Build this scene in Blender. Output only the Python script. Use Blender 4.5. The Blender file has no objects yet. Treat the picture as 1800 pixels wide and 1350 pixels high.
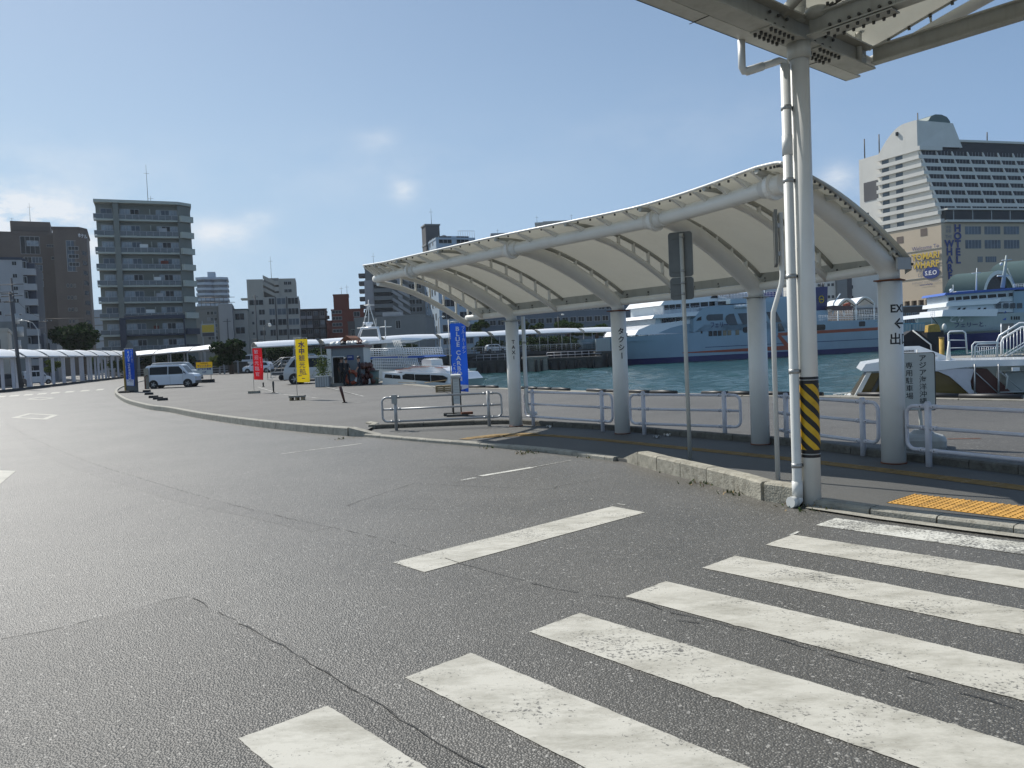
import bpy, bmesh, math, random
from mathutils import Vector, Matrix
from mathutils.geometry import tessellate_polygon
R = math.radians
random.seed(7)
SC = bpy.context.scene
COL = SC.collection

# ------------------------------------------------------------------ camera
FPX, PITCH, ROLL, EYE = 1376.0, -0.0393, -0.0435, 1.69
W0, H0 = 1800.0, 1350.0
_f = Vector((0, math.cos(PITCH), math.sin(PITCH)))
_u = Vector((0, -math.sin(PITCH), math.cos(PITCH)))
_r = Vector((1, 0, 0))
CR = math.cos(ROLL) * _r + math.sin(ROLL) * _u
CU = -math.sin(ROLL) * _r + math.cos(ROLL) * _u
cam_d = bpy.data.cameras.new("camera")
cam = bpy.data.objects.new("camera", cam_d)
COL.objects.link(cam)
M = Matrix((CR, CU, -_f)).transposed().to_4x4()
M.translation = (0, 0, EYE)
cam.matrix_world = M
cam_d.sensor_width = 36.0
cam_d.lens = 36.0 * FPX / W0
cam_d.clip_start = 0.05
cam_d.clip_end = 9000
SC.camera = cam

# ------------------------------------------------------------------ light
SUN_AZ = R(-45)      # from +Y towards -X
SUN_EL = R(47)
SC.view_settings.view_transform = 'Standard'
SC.view_settings.look = 'None'
SC.view_settings.exposure = 0.20
SC.view_settings.gamma = 1.0
sd = bpy.data.lights.new("sun", 'SUN')
sd.energy = 4.8
sd.angle = R(0.53)
sd.color = (1.0, 0.955, 0.88)
so = bpy.data.objects.new("sun", sd)
COL.objects.link(so)
sun_from = Vector((math.sin(SUN_AZ) * math.cos(SUN_EL), math.cos(SUN_AZ) * math.cos(SUN_EL), math.sin(SUN_EL)))
so.rotation_euler = sun_from.to_track_quat('Z', 'Y').to_euler()
so.location = (-20, 20, 40)

world = bpy.data.worlds.new("World")
SC.world = world
world.use_nodes = True
nt = world.node_tree
bg = nt.nodes['Background']
bg.inputs[1].default_value = 0.081
sky = nt.nodes.new('ShaderNodeTexSky')
sky.sky_type = 'NISHITA'
sky.sun_disc = False
sky.sun_elevation = SUN_EL
sky.sun_rotation = SUN_AZ
sky.air_density = 1.0
sky.dust_density = 0.55
sky.ozone_density = 1.6
sky.altitude = 0


def ray(px, py):
    d = (px - W0 / 2) * CR - (py - H0 / 2) * CU + FPX * _f
    return d / d.y


def at(px, py, D):
    d = ray(px, py)
    return Vector((0, 0, EYE)) + d * D


def G(px, py, z=0.0):
    d = ray(px, py)
    t = (z - EYE) / d.z
    return Vector((d.x * t, t, z))


def gz(y):
    return 0.0055 * max(0.0, min(y, 200.0) - 40.0)


def GT(px, py, dz=0.0):
    z = dz
    for _ in range(25):
        p = G(px, py, z)
        z = gz(p.y) + dz
    return G(px, py, z)


# clouds in the sky: soft noise lobes in a few directions
def add_clouds():
    tc = nt.nodes.new('ShaderNodeTexCoord')
    no = nt.nodes.new('ShaderNodeTexNoise')
    no.inputs['Scale'].default_value = 9.0
    no.inputs['Detail'].default_value = 9.0
    no.inputs['Roughness'].default_value = 0.62
    mp = nt.nodes.new('ShaderNodeMapping')
    mp.inputs['Scale'].default_value = (1, 1, 2.2)
    nt.links.new(tc.outputs['Generated'], mp.inputs[0])
    nt.links.new(mp.outputs[0], no.inputs['Vector'])
    total = None
    spots = [(60, 400, .075, .035, 2.6), (-40, 385, .07, .03, 2.2), (711, 331, .016, .016, .8), (662, 246, .022, .011, .45),
             (380, 412, .035, .016, 1.1), (455, 386, .02, .01, .9), (1472, 314, .022, .014, .7),
             (110, 285, .12, .03, .28), (650, 300, .16, .04, .16), (1500, 345, .05, .03, .3), (370, 460, .2, .05, .15),
             (1220, 230, .2, .05, .1)]
    for px, py, sx, sz, amp in spots:
        d = ray(px, py).normalized()
        side = Vector((d.y, -d.x, 0)).normalized()
        up = side.cross(d)
        def dot(v, s):
            n = nt.nodes.new('ShaderNodeVectorMath'); n.operation = 'DOT_PRODUCT'
            nt.links.new(tc.outputs['Generated'], n.inputs[0]); n.inputs[1].default_value = v / s
            q = nt.nodes.new('ShaderNodeMath'); q.operation = 'SUBTRACT'
            nt.links.new(n.outputs['Value'], q.inputs[0]); q.inputs[1].default_value = d.dot(v) / s
            p = nt.nodes.new('ShaderNodeMath'); p.operation = 'POWER'
            nt.links.new(q.outputs[0], p.inputs[0]); p.inputs[1].default_value = 2
            return p
        a = dot(side, sx); b = dot(up, sz); c = dot(d, 1.0)
        s = nt.nodes.new('ShaderNodeMath'); s.operation = 'ADD'
        nt.links.new(a.outputs[0], s.inputs[0]); nt.links.new(b.outputs[0], s.inputs[1])
        s2 = nt.nodes.new('ShaderNodeMath'); s2.operation = 'ADD'
        nt.links.new(s.outputs[0], s2.inputs[0]); nt.links.new(c.outputs[0], s2.inputs[1])
        e = nt.nodes.new('ShaderNodeMath'); e.operation = 'MULTIPLY'
        nt.links.new(s2.outputs[0], e.inputs[0]); e.inputs[1].default_value = -1
        x = nt.nodes.new('ShaderNodeMath'); x.operation = 'EXPONENT'
        nt.links.new(e.outputs[0], x.inputs[0])
        m = nt.nodes.new('ShaderNodeMath'); m.operation = 'MULTIPLY'
        nt.links.new(x.outputs[0], m.inputs[0]); m.inputs[1].default_value = amp
        if total is None:
            total = m
        else:
            t = nt.nodes.new('ShaderNodeMath'); t.operation = 'ADD'
            nt.links.new(total.outputs[0], t.inputs[0]); nt.links.new(m.outputs[0], t.inputs[1])
            total = t
    # noise sharpened
    rp = nt.nodes.new('ShaderNodeMapRange')
    rp.inputs['From Min'].default_value = 0.36; rp.inputs['From Max'].default_value = 0.64
    nt.links.new(no.outputs['Fac'], rp.inputs['Value'])
    mu = nt.nodes.new('ShaderNodeMath'); mu.operation = 'MULTIPLY'; mu.use_clamp = True
    nt.links.new(total.outputs[0], mu.inputs[0]); nt.links.new(rp.outputs[0], mu.inputs[1])
    mx = nt.nodes.new('ShaderNodeMix'); mx.data_type = 'RGBA'
    nt.links.new(mu.outputs[0], mx.inputs['Factor'])
    nt.links.new(sky.outputs[0], mx.inputs['A'])
    mx.inputs['B'].default_value = (8.3, 8.9, 9.6, 1)
    nt.links.new(mx.outputs['Result'], bg.inputs[0])
    # humid coastal air: the low sky pales to light blue instead of yellow
    sx = nt.nodes.new('ShaderNodeSeparateXYZ'); nt.links.new(tc.outputs['Generated'], sx.inputs[0])
    hr = nt.nodes.new('ShaderNodeMapRange'); hr.interpolation_type = 'SMOOTHERSTEP'
    hr.inputs['From Min'].default_value = -.02; hr.inputs['From Max'].default_value = .50
    hr.inputs['To Min'].default_value = .92; hr.inputs['To Max'].default_value = .35
    nt.links.new(sx.outputs[2], hr.inputs['Value'])
    gx = nt.nodes.new('ShaderNodeMapRange'); gx.inputs['From Min'].default_value = -.75; gx.inputs['From Max'].default_value = .65
    nt.links.new(sx.outputs[0], gx.inputs['Value'])
    hc = nt.nodes.new('ShaderNodeMix'); hc.data_type = 'RGBA'
    nt.links.new(gx.outputs[0], hc.inputs['Factor'])
    hc.inputs['A'].default_value = (5.5, 7.4, 9.1, 1); hc.inputs['B'].default_value = (2.9, 4.7, 7.6, 1)
    h2 = nt.nodes.new('ShaderNodeMix'); h2.data_type = 'RGBA'
    nt.links.new(hr.outputs[0], h2.inputs['Factor']); nt.links.new(sky.outputs[0], h2.inputs['A']); nt.links.new(hc.outputs['Result'], h2.inputs['B'])
    nt.links.new(h2.outputs['Result'], mx.inputs['A'])


add_clouds()

# ------------------------------------------------------------------ materials
MATS = {}


def N(t, kind, **kw):
    n = t.nodes.new(kind)
    for k, v in kw.items():
        n.inputs[k].default_value = v
    return n


def mat(name, col, rough=0.6, var=0.10, scale=3.0, metal=0.0, bump=0.0, bscale=40.0, grime=0.0, spec=0.5, coat=0.0, alpha=None, transl=0.0, streak=0.0):
    if name in MATS:
        return MATS[name]
    m = bpy.data.materials.new(name)
    m.use_nodes = True
    t = m.node_tree
    b = t.nodes['Principled BSDF']
    b.inputs['Roughness'].default_value = rough
    b.inputs['Metallic'].default_value = metal
    b.inputs['Specular IOR Level'].default_value = spec
    b.inputs['Coat Weight'].default_value = coat
    tc = t.nodes.new('ShaderNodeTexCoord')
    no = N(t, 'ShaderNodeTexNoise', Scale=scale, Detail=6.0, Roughness=0.6)
    t.links.new(tc.outputs['Object'], no.inputs['Vector'])
    lo = [c * (1 - var) for c in col]
    hi = [min(1, c * (1 + var)) for c in col]
    mx = t.nodes.new('ShaderNodeMix'); mx.data_type = 'RGBA'
    rg = N(t, 'ShaderNodeMapRange'); rg.inputs['From Min'].default_value = .3; rg.inputs['From Max'].default_value = .7
    t.links.new(no.outputs['Fac'], rg.inputs['Value'])
    t.links.new(rg.outputs[0], mx.inputs['Factor'])
    mx.inputs['A'].default_value = (*lo, 1); mx.inputs['B'].default_value = (*hi, 1)
    last = mx.outputs['Result']
    if grime > 0 or streak > 0:
        mp = t.nodes.new('ShaderNodeMapping')
        mp.inputs['Scale'].default_value = (1, 1, 0.12) if streak > 0 else (1, 1, 1)
        n2 = N(t, 'ShaderNodeTexNoise', Scale=scale * 2.3, Detail=8.0, Roughness=0.7)
        t.links.new(tc.outputs['Object'], mp.inputs[0]); t.links.new(mp.outputs[0], n2.inputs['Vector'])
        r2 = N(t, 'ShaderNodeMapRange'); r2.inputs['From Min'].default_value = .5; r2.inputs['From Max'].default_value = .72
        r2.inputs['To Max'].default_value = max(grime, streak)
        t.links.new(n2.outputs['Fac'], r2.inputs['Value'])
        m2 = t.nodes.new('ShaderNodeMix'); m2.data_type = 'RGBA'
        t.links.new(r2.outputs[0], m2.inputs['Factor']); t.links.new(last, m2.inputs['A'])
        m2.inputs['B'].default_value = (col[0] * .4, col[1] * .36, col[2] * .3, 1)
        last = m2.outputs['Result']
    t.links.new(last, b.inputs['Base Color'])
    if bump > 0:
        nb = N(t, 'ShaderNodeTexNoise', Scale=bscale, Detail=4.0)
        t.links.new(tc.outputs['Object'], nb.inputs['Vector'])
        bp = N(t, 'ShaderNodeBump', Strength=bump, Distance=0.02)
        t.links.new(nb.outputs['Fac'], bp.inputs['Height'])
        t.links.new(bp.outputs[0], b.inputs['Normal'])
    if transl > 0:
        tr = t.nodes.new('ShaderNodeBsdfTranslucent')
        tr.inputs[0].default_value = (*col, 1)
        ms = t.nodes.new('ShaderNodeMixShader'); ms.inputs[0].default_value = transl
        out = t.nodes['Material Output']
        t.links.new(b.outputs[0], ms.inputs[1]); t.links.new(tr.outputs[0], ms.inputs[2])
        t.links.new(ms.outputs[0], out.inputs[0])
    MATS[name] = m
    return m


def asphalt(name, lo, hi, stone=(.30, .30, .28), samt=0.55, sc=95.0, rough=0.7, big=0.5, patch=0.35):
    m = bpy.data.materials.new(name); m.use_nodes = True
    t = m.node_tree; b = t.nodes['Principled BSDF']
    tc = t.nodes.new('ShaderNodeTexCoord')
    n1 = N(t, 'ShaderNodeTexNoise', Scale=big, Detail=7.0, Roughness=0.65)
    n2 = N(t, 'ShaderNodeTexNoise', Scale=240.0, Detail=2.0)
    vo = N(t, 'ShaderNodeTexVoronoi', Scale=sc)
    v2 = N(t, 'ShaderNodeTexVoronoi', Scale=sc * .42)
    for n in (n1, n2, vo, v2):
        t.links.new(tc.outputs['Object'], n.inputs['Vector'])
    mx = t.nodes.new('ShaderNodeMix'); mx.data_type = 'RGBA'
    r1 = N(t, 'ShaderNodeMapRange'); r1.inputs['From Min'].default_value = .32; r1.inputs['From Max'].default_value = .68
    t.links.new(n1.outputs['Fac'], r1.inputs['Value']); t.links.new(r1.outputs[0], mx.inputs['Factor'])
    mx.inputs['A'].default_value = (*lo, 1); mx.inputs['B'].default_value = (*hi, 1)

    def stones(v, thr, amt, prev):
        sp = t.nodes.new('ShaderNodeSeparateColor'); t.links.new(v.outputs['Color'], sp.inputs[0])
        g = N(t, 'ShaderNodeMapRange'); g.inputs['From Min'].default_value = thr; g.inputs['From Max'].default_value = thr + .12
        t.links.new(sp.outputs[0], g.inputs['Value'])
        d = N(t, 'ShaderNodeMapRange'); d.inputs['From Min'].default_value = .42; d.inputs['From Max'].default_value = .22
        t.links.new(v.outputs['Distance'], d.inputs['Value'])
        q = t.nodes.new('ShaderNodeMath'); q.operation = 'MULTIPLY'
        t.links.new(g.outputs[0], q.inputs[0]); t.links.new(d.outputs[0], q.inputs[1])
        q2 = t.nodes.new('ShaderNodeMath'); q2.operation = 'MULTIPLY'
        t.links.new(q.outputs[0], q2.inputs[0]); q2.inputs[1].default_value = amt
        m2 = t.nodes.new('ShaderNodeMix'); m2.data_type = 'RGBA'
        t.links.new(q2.outputs[0], m2.inputs['Factor']); t.links.new(prev, m2.inputs['A'])
        m2.inputs['B'].default_value = (*stone, 1)
        return m2.outputs['Result']
    last = stones(vo, .55, samt, mx.outputs['Result'])
    last = stones(v2, .86, samt * 1.2, last)
    # dark pits
    pr = N(t, 'ShaderNodeMapRange'); pr.inputs['From Min'].default_value = .56; pr.inputs['From Max'].default_value = .66
    pr.inputs['To Max'].default_value = .55
    t.links.new(n2.outputs['Fac'], pr.inputs['Value'])
    m3 = t.nodes.new('ShaderNodeMix'); m3.data_type = 'RGBA'
    t.links.new(pr.outputs[0], m3.inputs['Factor']); t.links.new(last, m3.inputs['A'])
    m3.inputs['B'].default_value = (lo[0] * .3, lo[1] * .3, lo[2] * .3, 1)
    last = m3.outputs['Result']
    # oil-dark patches
    n4 = N(t, 'ShaderNodeTexNoise', Scale=0.9, Detail=5.0, Roughness=.7)
    t.links.new(tc.outputs['Object'], n4.inputs['Vector'])
    p4 = N(t, 'ShaderNodeMapRange'); p4.inputs['From Min'].default_value = .60; p4.inputs['From Max'].default_value = .74
    p4.inputs['To Max'].default_value = patch
    t.links.new(n4.outputs['Fac'], p4.inputs['Value'])
    m4 = t.nodes.new('ShaderNodeMix'); m4.data_type = 'RGBA'
    t.links.new(p4.outputs[0], m4.inputs['Factor']); t.links.new(last, m4.inputs['A'])
    m4.inputs['B'].default_value = (lo[0] * .5, lo[1] * .5, lo[2] * .5, 1)
    t.links.new(m4.outputs['Result'], b.inputs['Base Color'])
    b.inputs['Roughness'].default_value = rough
    bp = N(t, 'ShaderNodeBump', Strength=.7, Distance=0.007)
    t.links.new(vo.outputs['Distance'], bp.inputs['Height'])
    t.links.new(bp.outputs[0], b.inputs['Normal'])
    MATS[name] = m
    return m


def paint_mat(name, col, wear=0.5, under=(.07, .07, .068)):
    m = bpy.data.materials.new(name); m.use_nodes = True
    t = m.node_tree; b = t.nodes['Principled BSDF']
    tc = t.nodes.new('ShaderNodeTexCoord')
    n1 = N(t, 'ShaderNodeTexNoise', Scale=1.3, Detail=5.0, Roughness=.7)
    n2 = N(t, 'ShaderNodeTexNoise', Scale=42.0, Detail=5.0, Roughness=.75)
    n3 = N(t, 'ShaderNodeTexNoise', Scale=2.2, Detail=9.0, Roughness=.75)
    mpn = t.nodes.new('ShaderNodeMapping'); mpn.inputs['Rotation'].default_value = (0, 0, R(48)); mpn.inputs['Scale'].default_value = (.8, 2.0, 1)
    t.links.new(tc.outputs['Object'], mpn.inputs[0]); t.links.new(mpn.outputs[0], n3.inputs['Vector'])
    for n in (n1, n2):
        t.links.new(tc.outputs['Object'], n.inputs['Vector'])
    c1 = t.nodes.new('ShaderNodeMix'); c1.data_type = 'RGBA'
    rs = N(t, 'ShaderNodeMapRange'); rs.inputs['From Min'].default_value = .28; rs.inputs['From Max'].default_value = .56
    t.links.new(n3.outputs['Fac'], rs.inputs['Value']); t.links.new(rs.outputs[0], c1.inputs['Factor'])
    c1.inputs['A'].default_value = (col[0] * .56, col[1] * .55, col[2] * .51, 1); c1.inputs['B'].default_value = (*[min(1, c * 1.12) for c in col], 1)
    ad = t.nodes.new('ShaderNodeMath'); ad.operation = 'MULTIPLY_ADD'
    t.links.new(n1.outputs['Fac'], ad.inputs[0]); ad.inputs[1].default_value = .75
    t.links.new(n2.outputs['Fac'], ad.inputs[2])
    r = N(t, 'ShaderNodeMapRange'); r.inputs['From Min'].default_value = 1.06 - wear * .2; r.inputs['From Max'].default_value = 1.12 - wear * .2
    r.inputs['To Max'].default_value = .85
    t.links.new(ad.outputs[0], r.inputs['Value'])
    c2 = t.nodes.new('ShaderNodeMix'); c2.data_type = 'RGBA'
    t.links.new(r.outputs[0], c2.inputs['Factor']); t.links.new(c1.outputs['Result'], c2.inputs['A'])
    c2.inputs['B'].default_value = (*under, 1)
    t.links.new(c2.outputs['Result'], b.inputs['Base Color'])
    b.inputs['Roughness'].default_value = .75
    bp = N(t, 'ShaderNodeBump', Strength=.35, Distance=0.004)
    t.links.new(n2.outputs['Fac'], bp.inputs['Height']); t.links.new(bp.outputs[0], b.inputs['Normal'])
    MATS[name] = m
    return m


asphalt('road_asphalt', (.068, .066, .059), (.102, .098, .088), stone=(.40, .39, .36), samt=.72, sc=92, rough=.5)
asphalt('patch_asphalt', (.050, .049, .043), (.075, .072, .065), stone=(.36, .35, .32), samt=.72, sc=92, rough=.52)
asphalt('yard_asphalt', (.066, .064, .059), (.102, .099, .091), stone=(.30, .29, .27), samt=.6, sc=60, big=.35, patch=.6)
asphalt('walk_asphalt', (.075, .075, .070), (.098, .098, .090), samt=.25, sc=130)
asphalt('track_asphalt', (.060, .058, .052), (.092, .088, .080), stone=(.38, .37, .34), samt=.7, sc=92, rough=.5)
paint_mat('road_paint', (.41, .40, .355), .45)
paint_mat('worn_paint', (.50, .50, .46), .95)
paint_mat('old_paint', (.42, .42, .39), 1.0)
asphalt('crack_fill', (.016, .016, .015), (.04, .04, .037), samt=.2)
mat('kerb_concrete', (.30, .29, .25), .85, .22, 6, bump=.5, bscale=60, grime=.6)
mat('kerb_dirty', (.30, .285, .235), .9, .3, 7, bump=.6, bscale=50, grime=.8)
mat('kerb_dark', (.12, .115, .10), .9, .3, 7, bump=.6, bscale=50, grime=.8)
mat('quay_concrete', (.24, .23, .20), .9, .2, 1.5, bump=.4, bscale=12, grime=.6)
mat('dark_concrete', (.065, .065, .062), .9, .3, .8, grime=.5)
mat('white_steel', (.72, .72, .69), .38, .05, 2, streak=.10, coat=.1)
mat('white_steel_old', (.50, .50, .46), .45, .08, 3, streak=.30)
mat('beam_grey', (.38, .38, .345), .5, .12, 3, streak=.35)
mat('rail_white', (.58, .58, .63), .4, .06, 4, grime=.15)
mat('rail_grey', (.40, .41, .42), .4, .08, 4, grime=.2, metal=.3)
mat('galv', (.36, .37, .37), .45, .12, 6, metal=.6)
mat('dark_metal', (.06, .06, .055), .55, .2, 8)
mat('rust', (.16, .055, .025), .85, .4, 20)
mat('membrane', (.62, .61, .53), .6, .07, .9, transl=.17, spec=.2, streak=.14, bump=.25, bscale=3)
mat('black', (.012, .012, .013), .5, .2, 5)
mat('black_cloth', (.016, .017, .022), .85, .3, 6)
mat('rubber', (.02, .02, .02), .8, .3, 5)
mat('ink', (.015, .015, .017), .6, .1)
mat('white_plain', (.62, .63, .61), .45, .04, 2, grime=.06)
mat('white_gloss', (.78, .80, .82), .22, .03, 2, coat=.4)
mat('ship_white', (.58, .64, .68), .35, .05, .3, streak=.12)
mat('ship_hull', (.27, .38, .46), .35, .06, .2, streak=.10)
mat('ship_blue', (.008, .013, .10), .4, .15, .5)
mat('ship_grey', (.36, .42, .42), .4, .06, .3, streak=.12)
mat('orange_red', (.34, .07, .028), .5, .1, 1)
mat('glass_dark', (.012, .015, .018), .12, .2, .5, spec=.25)
mat('glass_blue', (.045, .065, .08), .12, .3, .4, spec=.35)
mat('glass_curtain', (.24, .28, .31), .15, .45, 1.2, spec=.7)
mat('frame_grey', (.35, .36, .36), .4, .1)
mat('yellow_flag', (.80, .58, .02), .7, .05, transl=.35)
mat('red_flag', (.62, .012, .02), .7, .06, transl=.35)
mat('blue_flag', (.015, .09, .52), .7, .06, transl=.35)
mat('flag_white', (.8, .8, .82), .7, .03, transl=.2)
mat('flag_navy', (.02, .02, .16), .7, .1)
mat('navy_cloth', (.006, .008, .022), .85, .2)
mat('tactile_orange', (.50, .275, .055), .75, .16, 6, grime=.35)
mat('tactile_old', (.22, .145, .05), .8, .2, 5, grime=.5)
mat('warn_yellow', (.60, .36, .01), .45, .15, 8, grime=.25)
mat('sign_back', (.14, .145, .14), .5, .15, 3, metal=.4)
mat('board_white', (.50, .53, .52), .5, .05, 2, grime=.12)
mat('base_plastic', (.34, .35, .34), .6, .12, 3, grime=.3)
mat('wood', (.30, .22, .12), .85, .25, 6, bump=.3)
mat('pile_yellow', (.42, .27, .06), .8, .3, 5)
mat('brown_red', (.075, .024, .018), .35, .15, 1)
mat('amber_glass', (.13, .095, .03), .12, .2, 1, spec=.8)
mat('skin', (.38, .22, .15), .6, .06)
mat('car_white', (.62, .66, .72), .25, .02, coat=.6)
mat('car_silver', (.40, .41, .42), .3, .03, metal=.3, coat=.5)
mat('tyre', (.02, .02, .02), .85, .1)
mat('rim', (.35, .36, .37), .3, .1, metal=.8)
mat('lamp_glass', (.6, .6, .55), .15, .05)
mat('bark', (.10, .07, .05), .9, .3, 8)
mat('awning_blue', (.14, .34, .46), .7, .1)
mat('walk_roof', (.80, .82, .84), .35, .03, .5)
mat('roof_blue', (.03, .10, .40), .4, .1)
mat('roof_green', (.075, .12, .115), .5, .12, .1)


def leaf_mat(name, a, b):
    m = bpy.data.materials.new(name); m.use_nodes = True
    t = m.node_tree; bs = t.nodes['Principled BSDF']
    geo = t.nodes.new('ShaderNodeNewGeometry')
    mx = t.nodes.new('ShaderNodeMix'); mx.data_type = 'RGBA'
    t.links.new(geo.outputs['Random Per Island'], mx.inputs['Factor'])
    mx.inputs['A'].default_value = (*a, 1); mx.inputs['B'].default_value = (*b, 1)
    t.links.new(mx.outputs['Result'], bs.inputs['Base Color'])
    bs.inputs['Roughness'].default_value = .85; bs.inputs['Specular IOR Level'].default_value = .12
    tr = t.nodes.new('ShaderNodeBsdfTranslucent'); t.links.new(mx.outputs['Result'], tr.inputs[0])
    ms = t.nodes.new('ShaderNodeMixShader'); ms.inputs[0].default_value = .2
    t.links.new(bs.outputs[0], ms.inputs[1]); t.links.new(tr.outputs[0], ms.inputs[2])
    t.links.new(ms.outputs[0], t.nodes['Material Output'].inputs[0])
    MATS[name] = m


leaf_mat('leaf_dark', (.006, .020, .005), (.025, .055, .012))
leaf_mat('leaf_mid', (.02, .045, .01), (.06, .10, .025))
leaf_mat('leaf_light', (.05, .09, .02), (.14, .17, .05))


def water_mat():
    m = bpy.data.materials.new('harbour_water'); m.use_nodes = True
    t = m.node_tree; b = t.nodes['Principled BSDF']
    b.inputs['Base Color'].default_value = (.010, .052, .052, 1); b.inputs['Specular IOR Level'].default_value = .5
    b.inputs['Roughness'].default_value = .12
    b.inputs['IOR'].default_value = 1.33
    tc = t.nodes.new('ShaderNodeTexCoord')
    mp = t.nodes.new('ShaderNodeMapping'); mp.inputs['Rotation'].default_value = (0, 0, R(20)); mp.inputs['Scale'].default_value = (.7, 2.2, 1)
    n1 = N(t, 'ShaderNodeTexNoise', Scale=1.3, Detail=6.0, Roughness=.62, Distortion=.4)
    n2 = N(t, 'ShaderNodeTexNoise', Scale=.16, Detail=3.0)
    t.links.new(tc.outputs['Object'], mp.inputs[0])
    for n in (n1, n2):
        t.links.new(mp.outputs[0], n.inputs['Vector'])
    ad = t.nodes.new('ShaderNodeMath'); ad.operation = 'MULTIPLY_ADD'
    t.links.new(n2.outputs['Fac'], ad.inputs[0]); ad.inputs[1].default_value = 1.2; t.links.new(n1.outputs['Fac'], ad.inputs[2])
    bp = N(t, 'ShaderNodeBump', Strength=.8, Distance=.25)
    t.links.new(ad.outputs[0], bp.inputs['Height']); t.links.new(bp.outputs[0], b.inputs['Normal'])
    MATS['harbour_water'] = m


water_mat()

# ------------------------------------------------------------------ mesh helpers


class MB:
    def __init__(s):
        s.v = []; s.f = []; s.m = []; s.mats = []; s.sm = []

    def mi(s, m):
        if m not in s.mats:
            s.mats.append(m)
        return s.mats.index(m)

    def add(s, vs, fs, m, smooth=False):
        o = len(s.v); k = s.mi(m)
        s.v += [Vector(v) for v in vs]
        for f in fs:
            s.f.append([i + o for i in f]); s.m.append(k); s.sm.append(smooth)
        return s

    def box(s, c, d, m, rz=0.0, rx=0.0, ry=0.0):
        x, y, z = d[0] / 2, d[1] / 2, d[2] / 2
        Mx = Matrix.Translation(Vector(c)) @ Matrix.Rotation(rz, 4, 'Z') @ Matrix.Rotation(ry, 4, 'Y') @ Matrix.Rotation(rx, 4, 'X')
        vs = [Mx @ Vector(p) for p in ((-x, -y, -z), (x, -y, -z), (x, y, -z), (-x, y, -z), (-x, -y, z), (x, -y, z), (x, y, z), (-x, y, z))]
        return s.add(vs, [(0, 3, 2, 1), (4, 5, 6, 7), (0, 1, 5, 4), (1, 2, 6, 5), (2, 3, 7, 6), (3, 0, 4, 7)], m)

    def bx(s, x0, x1, y0, y1, z0, z1, m):
        return s.box(((x0 + x1) / 2, (y0 + y1) / 2, (z0 + z1) / 2), (x1 - x0, y1 - y0, z1 - z0), m)

    def tube(s, pts, r, m, seg=10, caps=True, smooth=True):
        pts = [Vector(p) for p in pts]
        rs = r if isinstance(r, (list, tuple)) else [r] * len(pts)
        vs = []; n = len(pts)
        prev = None
        for i, p in enumerate(pts):
            a = pts[max(i - 1, 0)]; b = pts[min(i + 1, n - 1)]
            t = (b - a).normalized()
            if prev is None:
                up = Vector((0, 0, 1)) if abs(t.z) < .9 else Vector((1, 0, 0))
                x = t.cross(up).normalized()
            else:
                x = (prev - t * prev.dot(t)).normalized()
            prev = x
            y = t.cross(x)
            for k in range(seg):
                an = 2 * math.pi * k / seg
                vs.append(p + (x * math.cos(an) + y * math.sin(an)) * rs[i])
        fs = []
        for i in range(n - 1):
            for k in range(seg):
                a = i * seg + k; b = i * seg + (k + 1) % seg
                fs.append((a, b, b + seg, a + seg))
        s.add(vs, fs, m, smooth)
        if caps:
            o = len(s.v) - len(vs)
            k_ = s.mi(m)
            s.f.append([o + k for k in range(seg)][::-1]); s.m.append(k_); s.sm.append(False)
            s.f.append([o + (n - 1) * seg + k for k in range(seg)]); s.m.append(k_); s.sm.append(False)
        return s

    def prism(s, poly, z0, z1, m, mtop=None, zf=None):
        """vertical prism over an xy polygon"""
        P = [Vector((p[0], p[1], 0)) for p in poly]
        n = len(P)
        tri = tessellate_polygon([P])
        zz = (lambda p: zf(p)) if zf else (lambda p: 0)
        vs = [(p.x, p.y, z0 + zz(p)) for p in P] + [(p.x, p.y, z1 + zz(p)) for p in P]
        s.add(vs, [tuple(i + n for i in t) for t in tri], mtop or m)
        o = len(s.v) - 2 * n
        area = sum(P[i].x * P[(i + 1) % n].y - P[(i + 1) % n].x * P[i].y for i in range(n))
        k = s.mi(m)
        for i in range(n):
            j = (i + 1) % n
            f = [o + i, o + j, o + j + n, o + i + n]
            s.f.append(f if area > 0 else f[::-1]); s.m.append(k); s.sm.append(False)
        for t in tri:
            s.f.append([o + i for i in t][::-1]); s.m.append(k); s.sm.append(False)
        return s

    def extr(s, poly, axis_o, ax, ay, az, t0, t1, m, mside=None):
        """polygon in the plane (axis_o, ax, ay) extruded along az from t0 to t1"""
        P2 = [Vector((p[0], p[1], 0)) for p in poly]
        n = len(P2)
        tri = tessellate_polygon([P2])
        o_ = Vector(axis_o); ax = Vector(ax); ay = Vector(ay); az = Vector(az)
        A = [o_ + ax * p.x + ay * p.y + az * t0 for p in P2]
        B = [o_ + ax * p.x + ay * p.y + az * t1 for p in P2]
        fs = [tuple(t) for t in tri] + [tuple(i + n for i in reversed(t)) for t in tri]
        s.add(A + B, fs, m)
        fs2 = [(i, (i + 1) % n, (i + 1) % n + n, i + n) for i in range(n)]
        s.add(A + B, fs2, mside or m)
        return s

    def grid(s, fn, nu, nv, m, smooth=True, close_u=False):
        vs = [fn(i / nu, j / nv) for i in range(nu + 1) for j in range(nv + 1)]
        fs = [(i * (nv + 1) + j, (i + 1) * (nv + 1) + j, (i + 1) * (nv + 1) + j + 1, i * (nv + 1) + j + 1) for i in range(nu) for j in range(nv)]
        return s.add(vs, fs, m, smooth)

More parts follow.
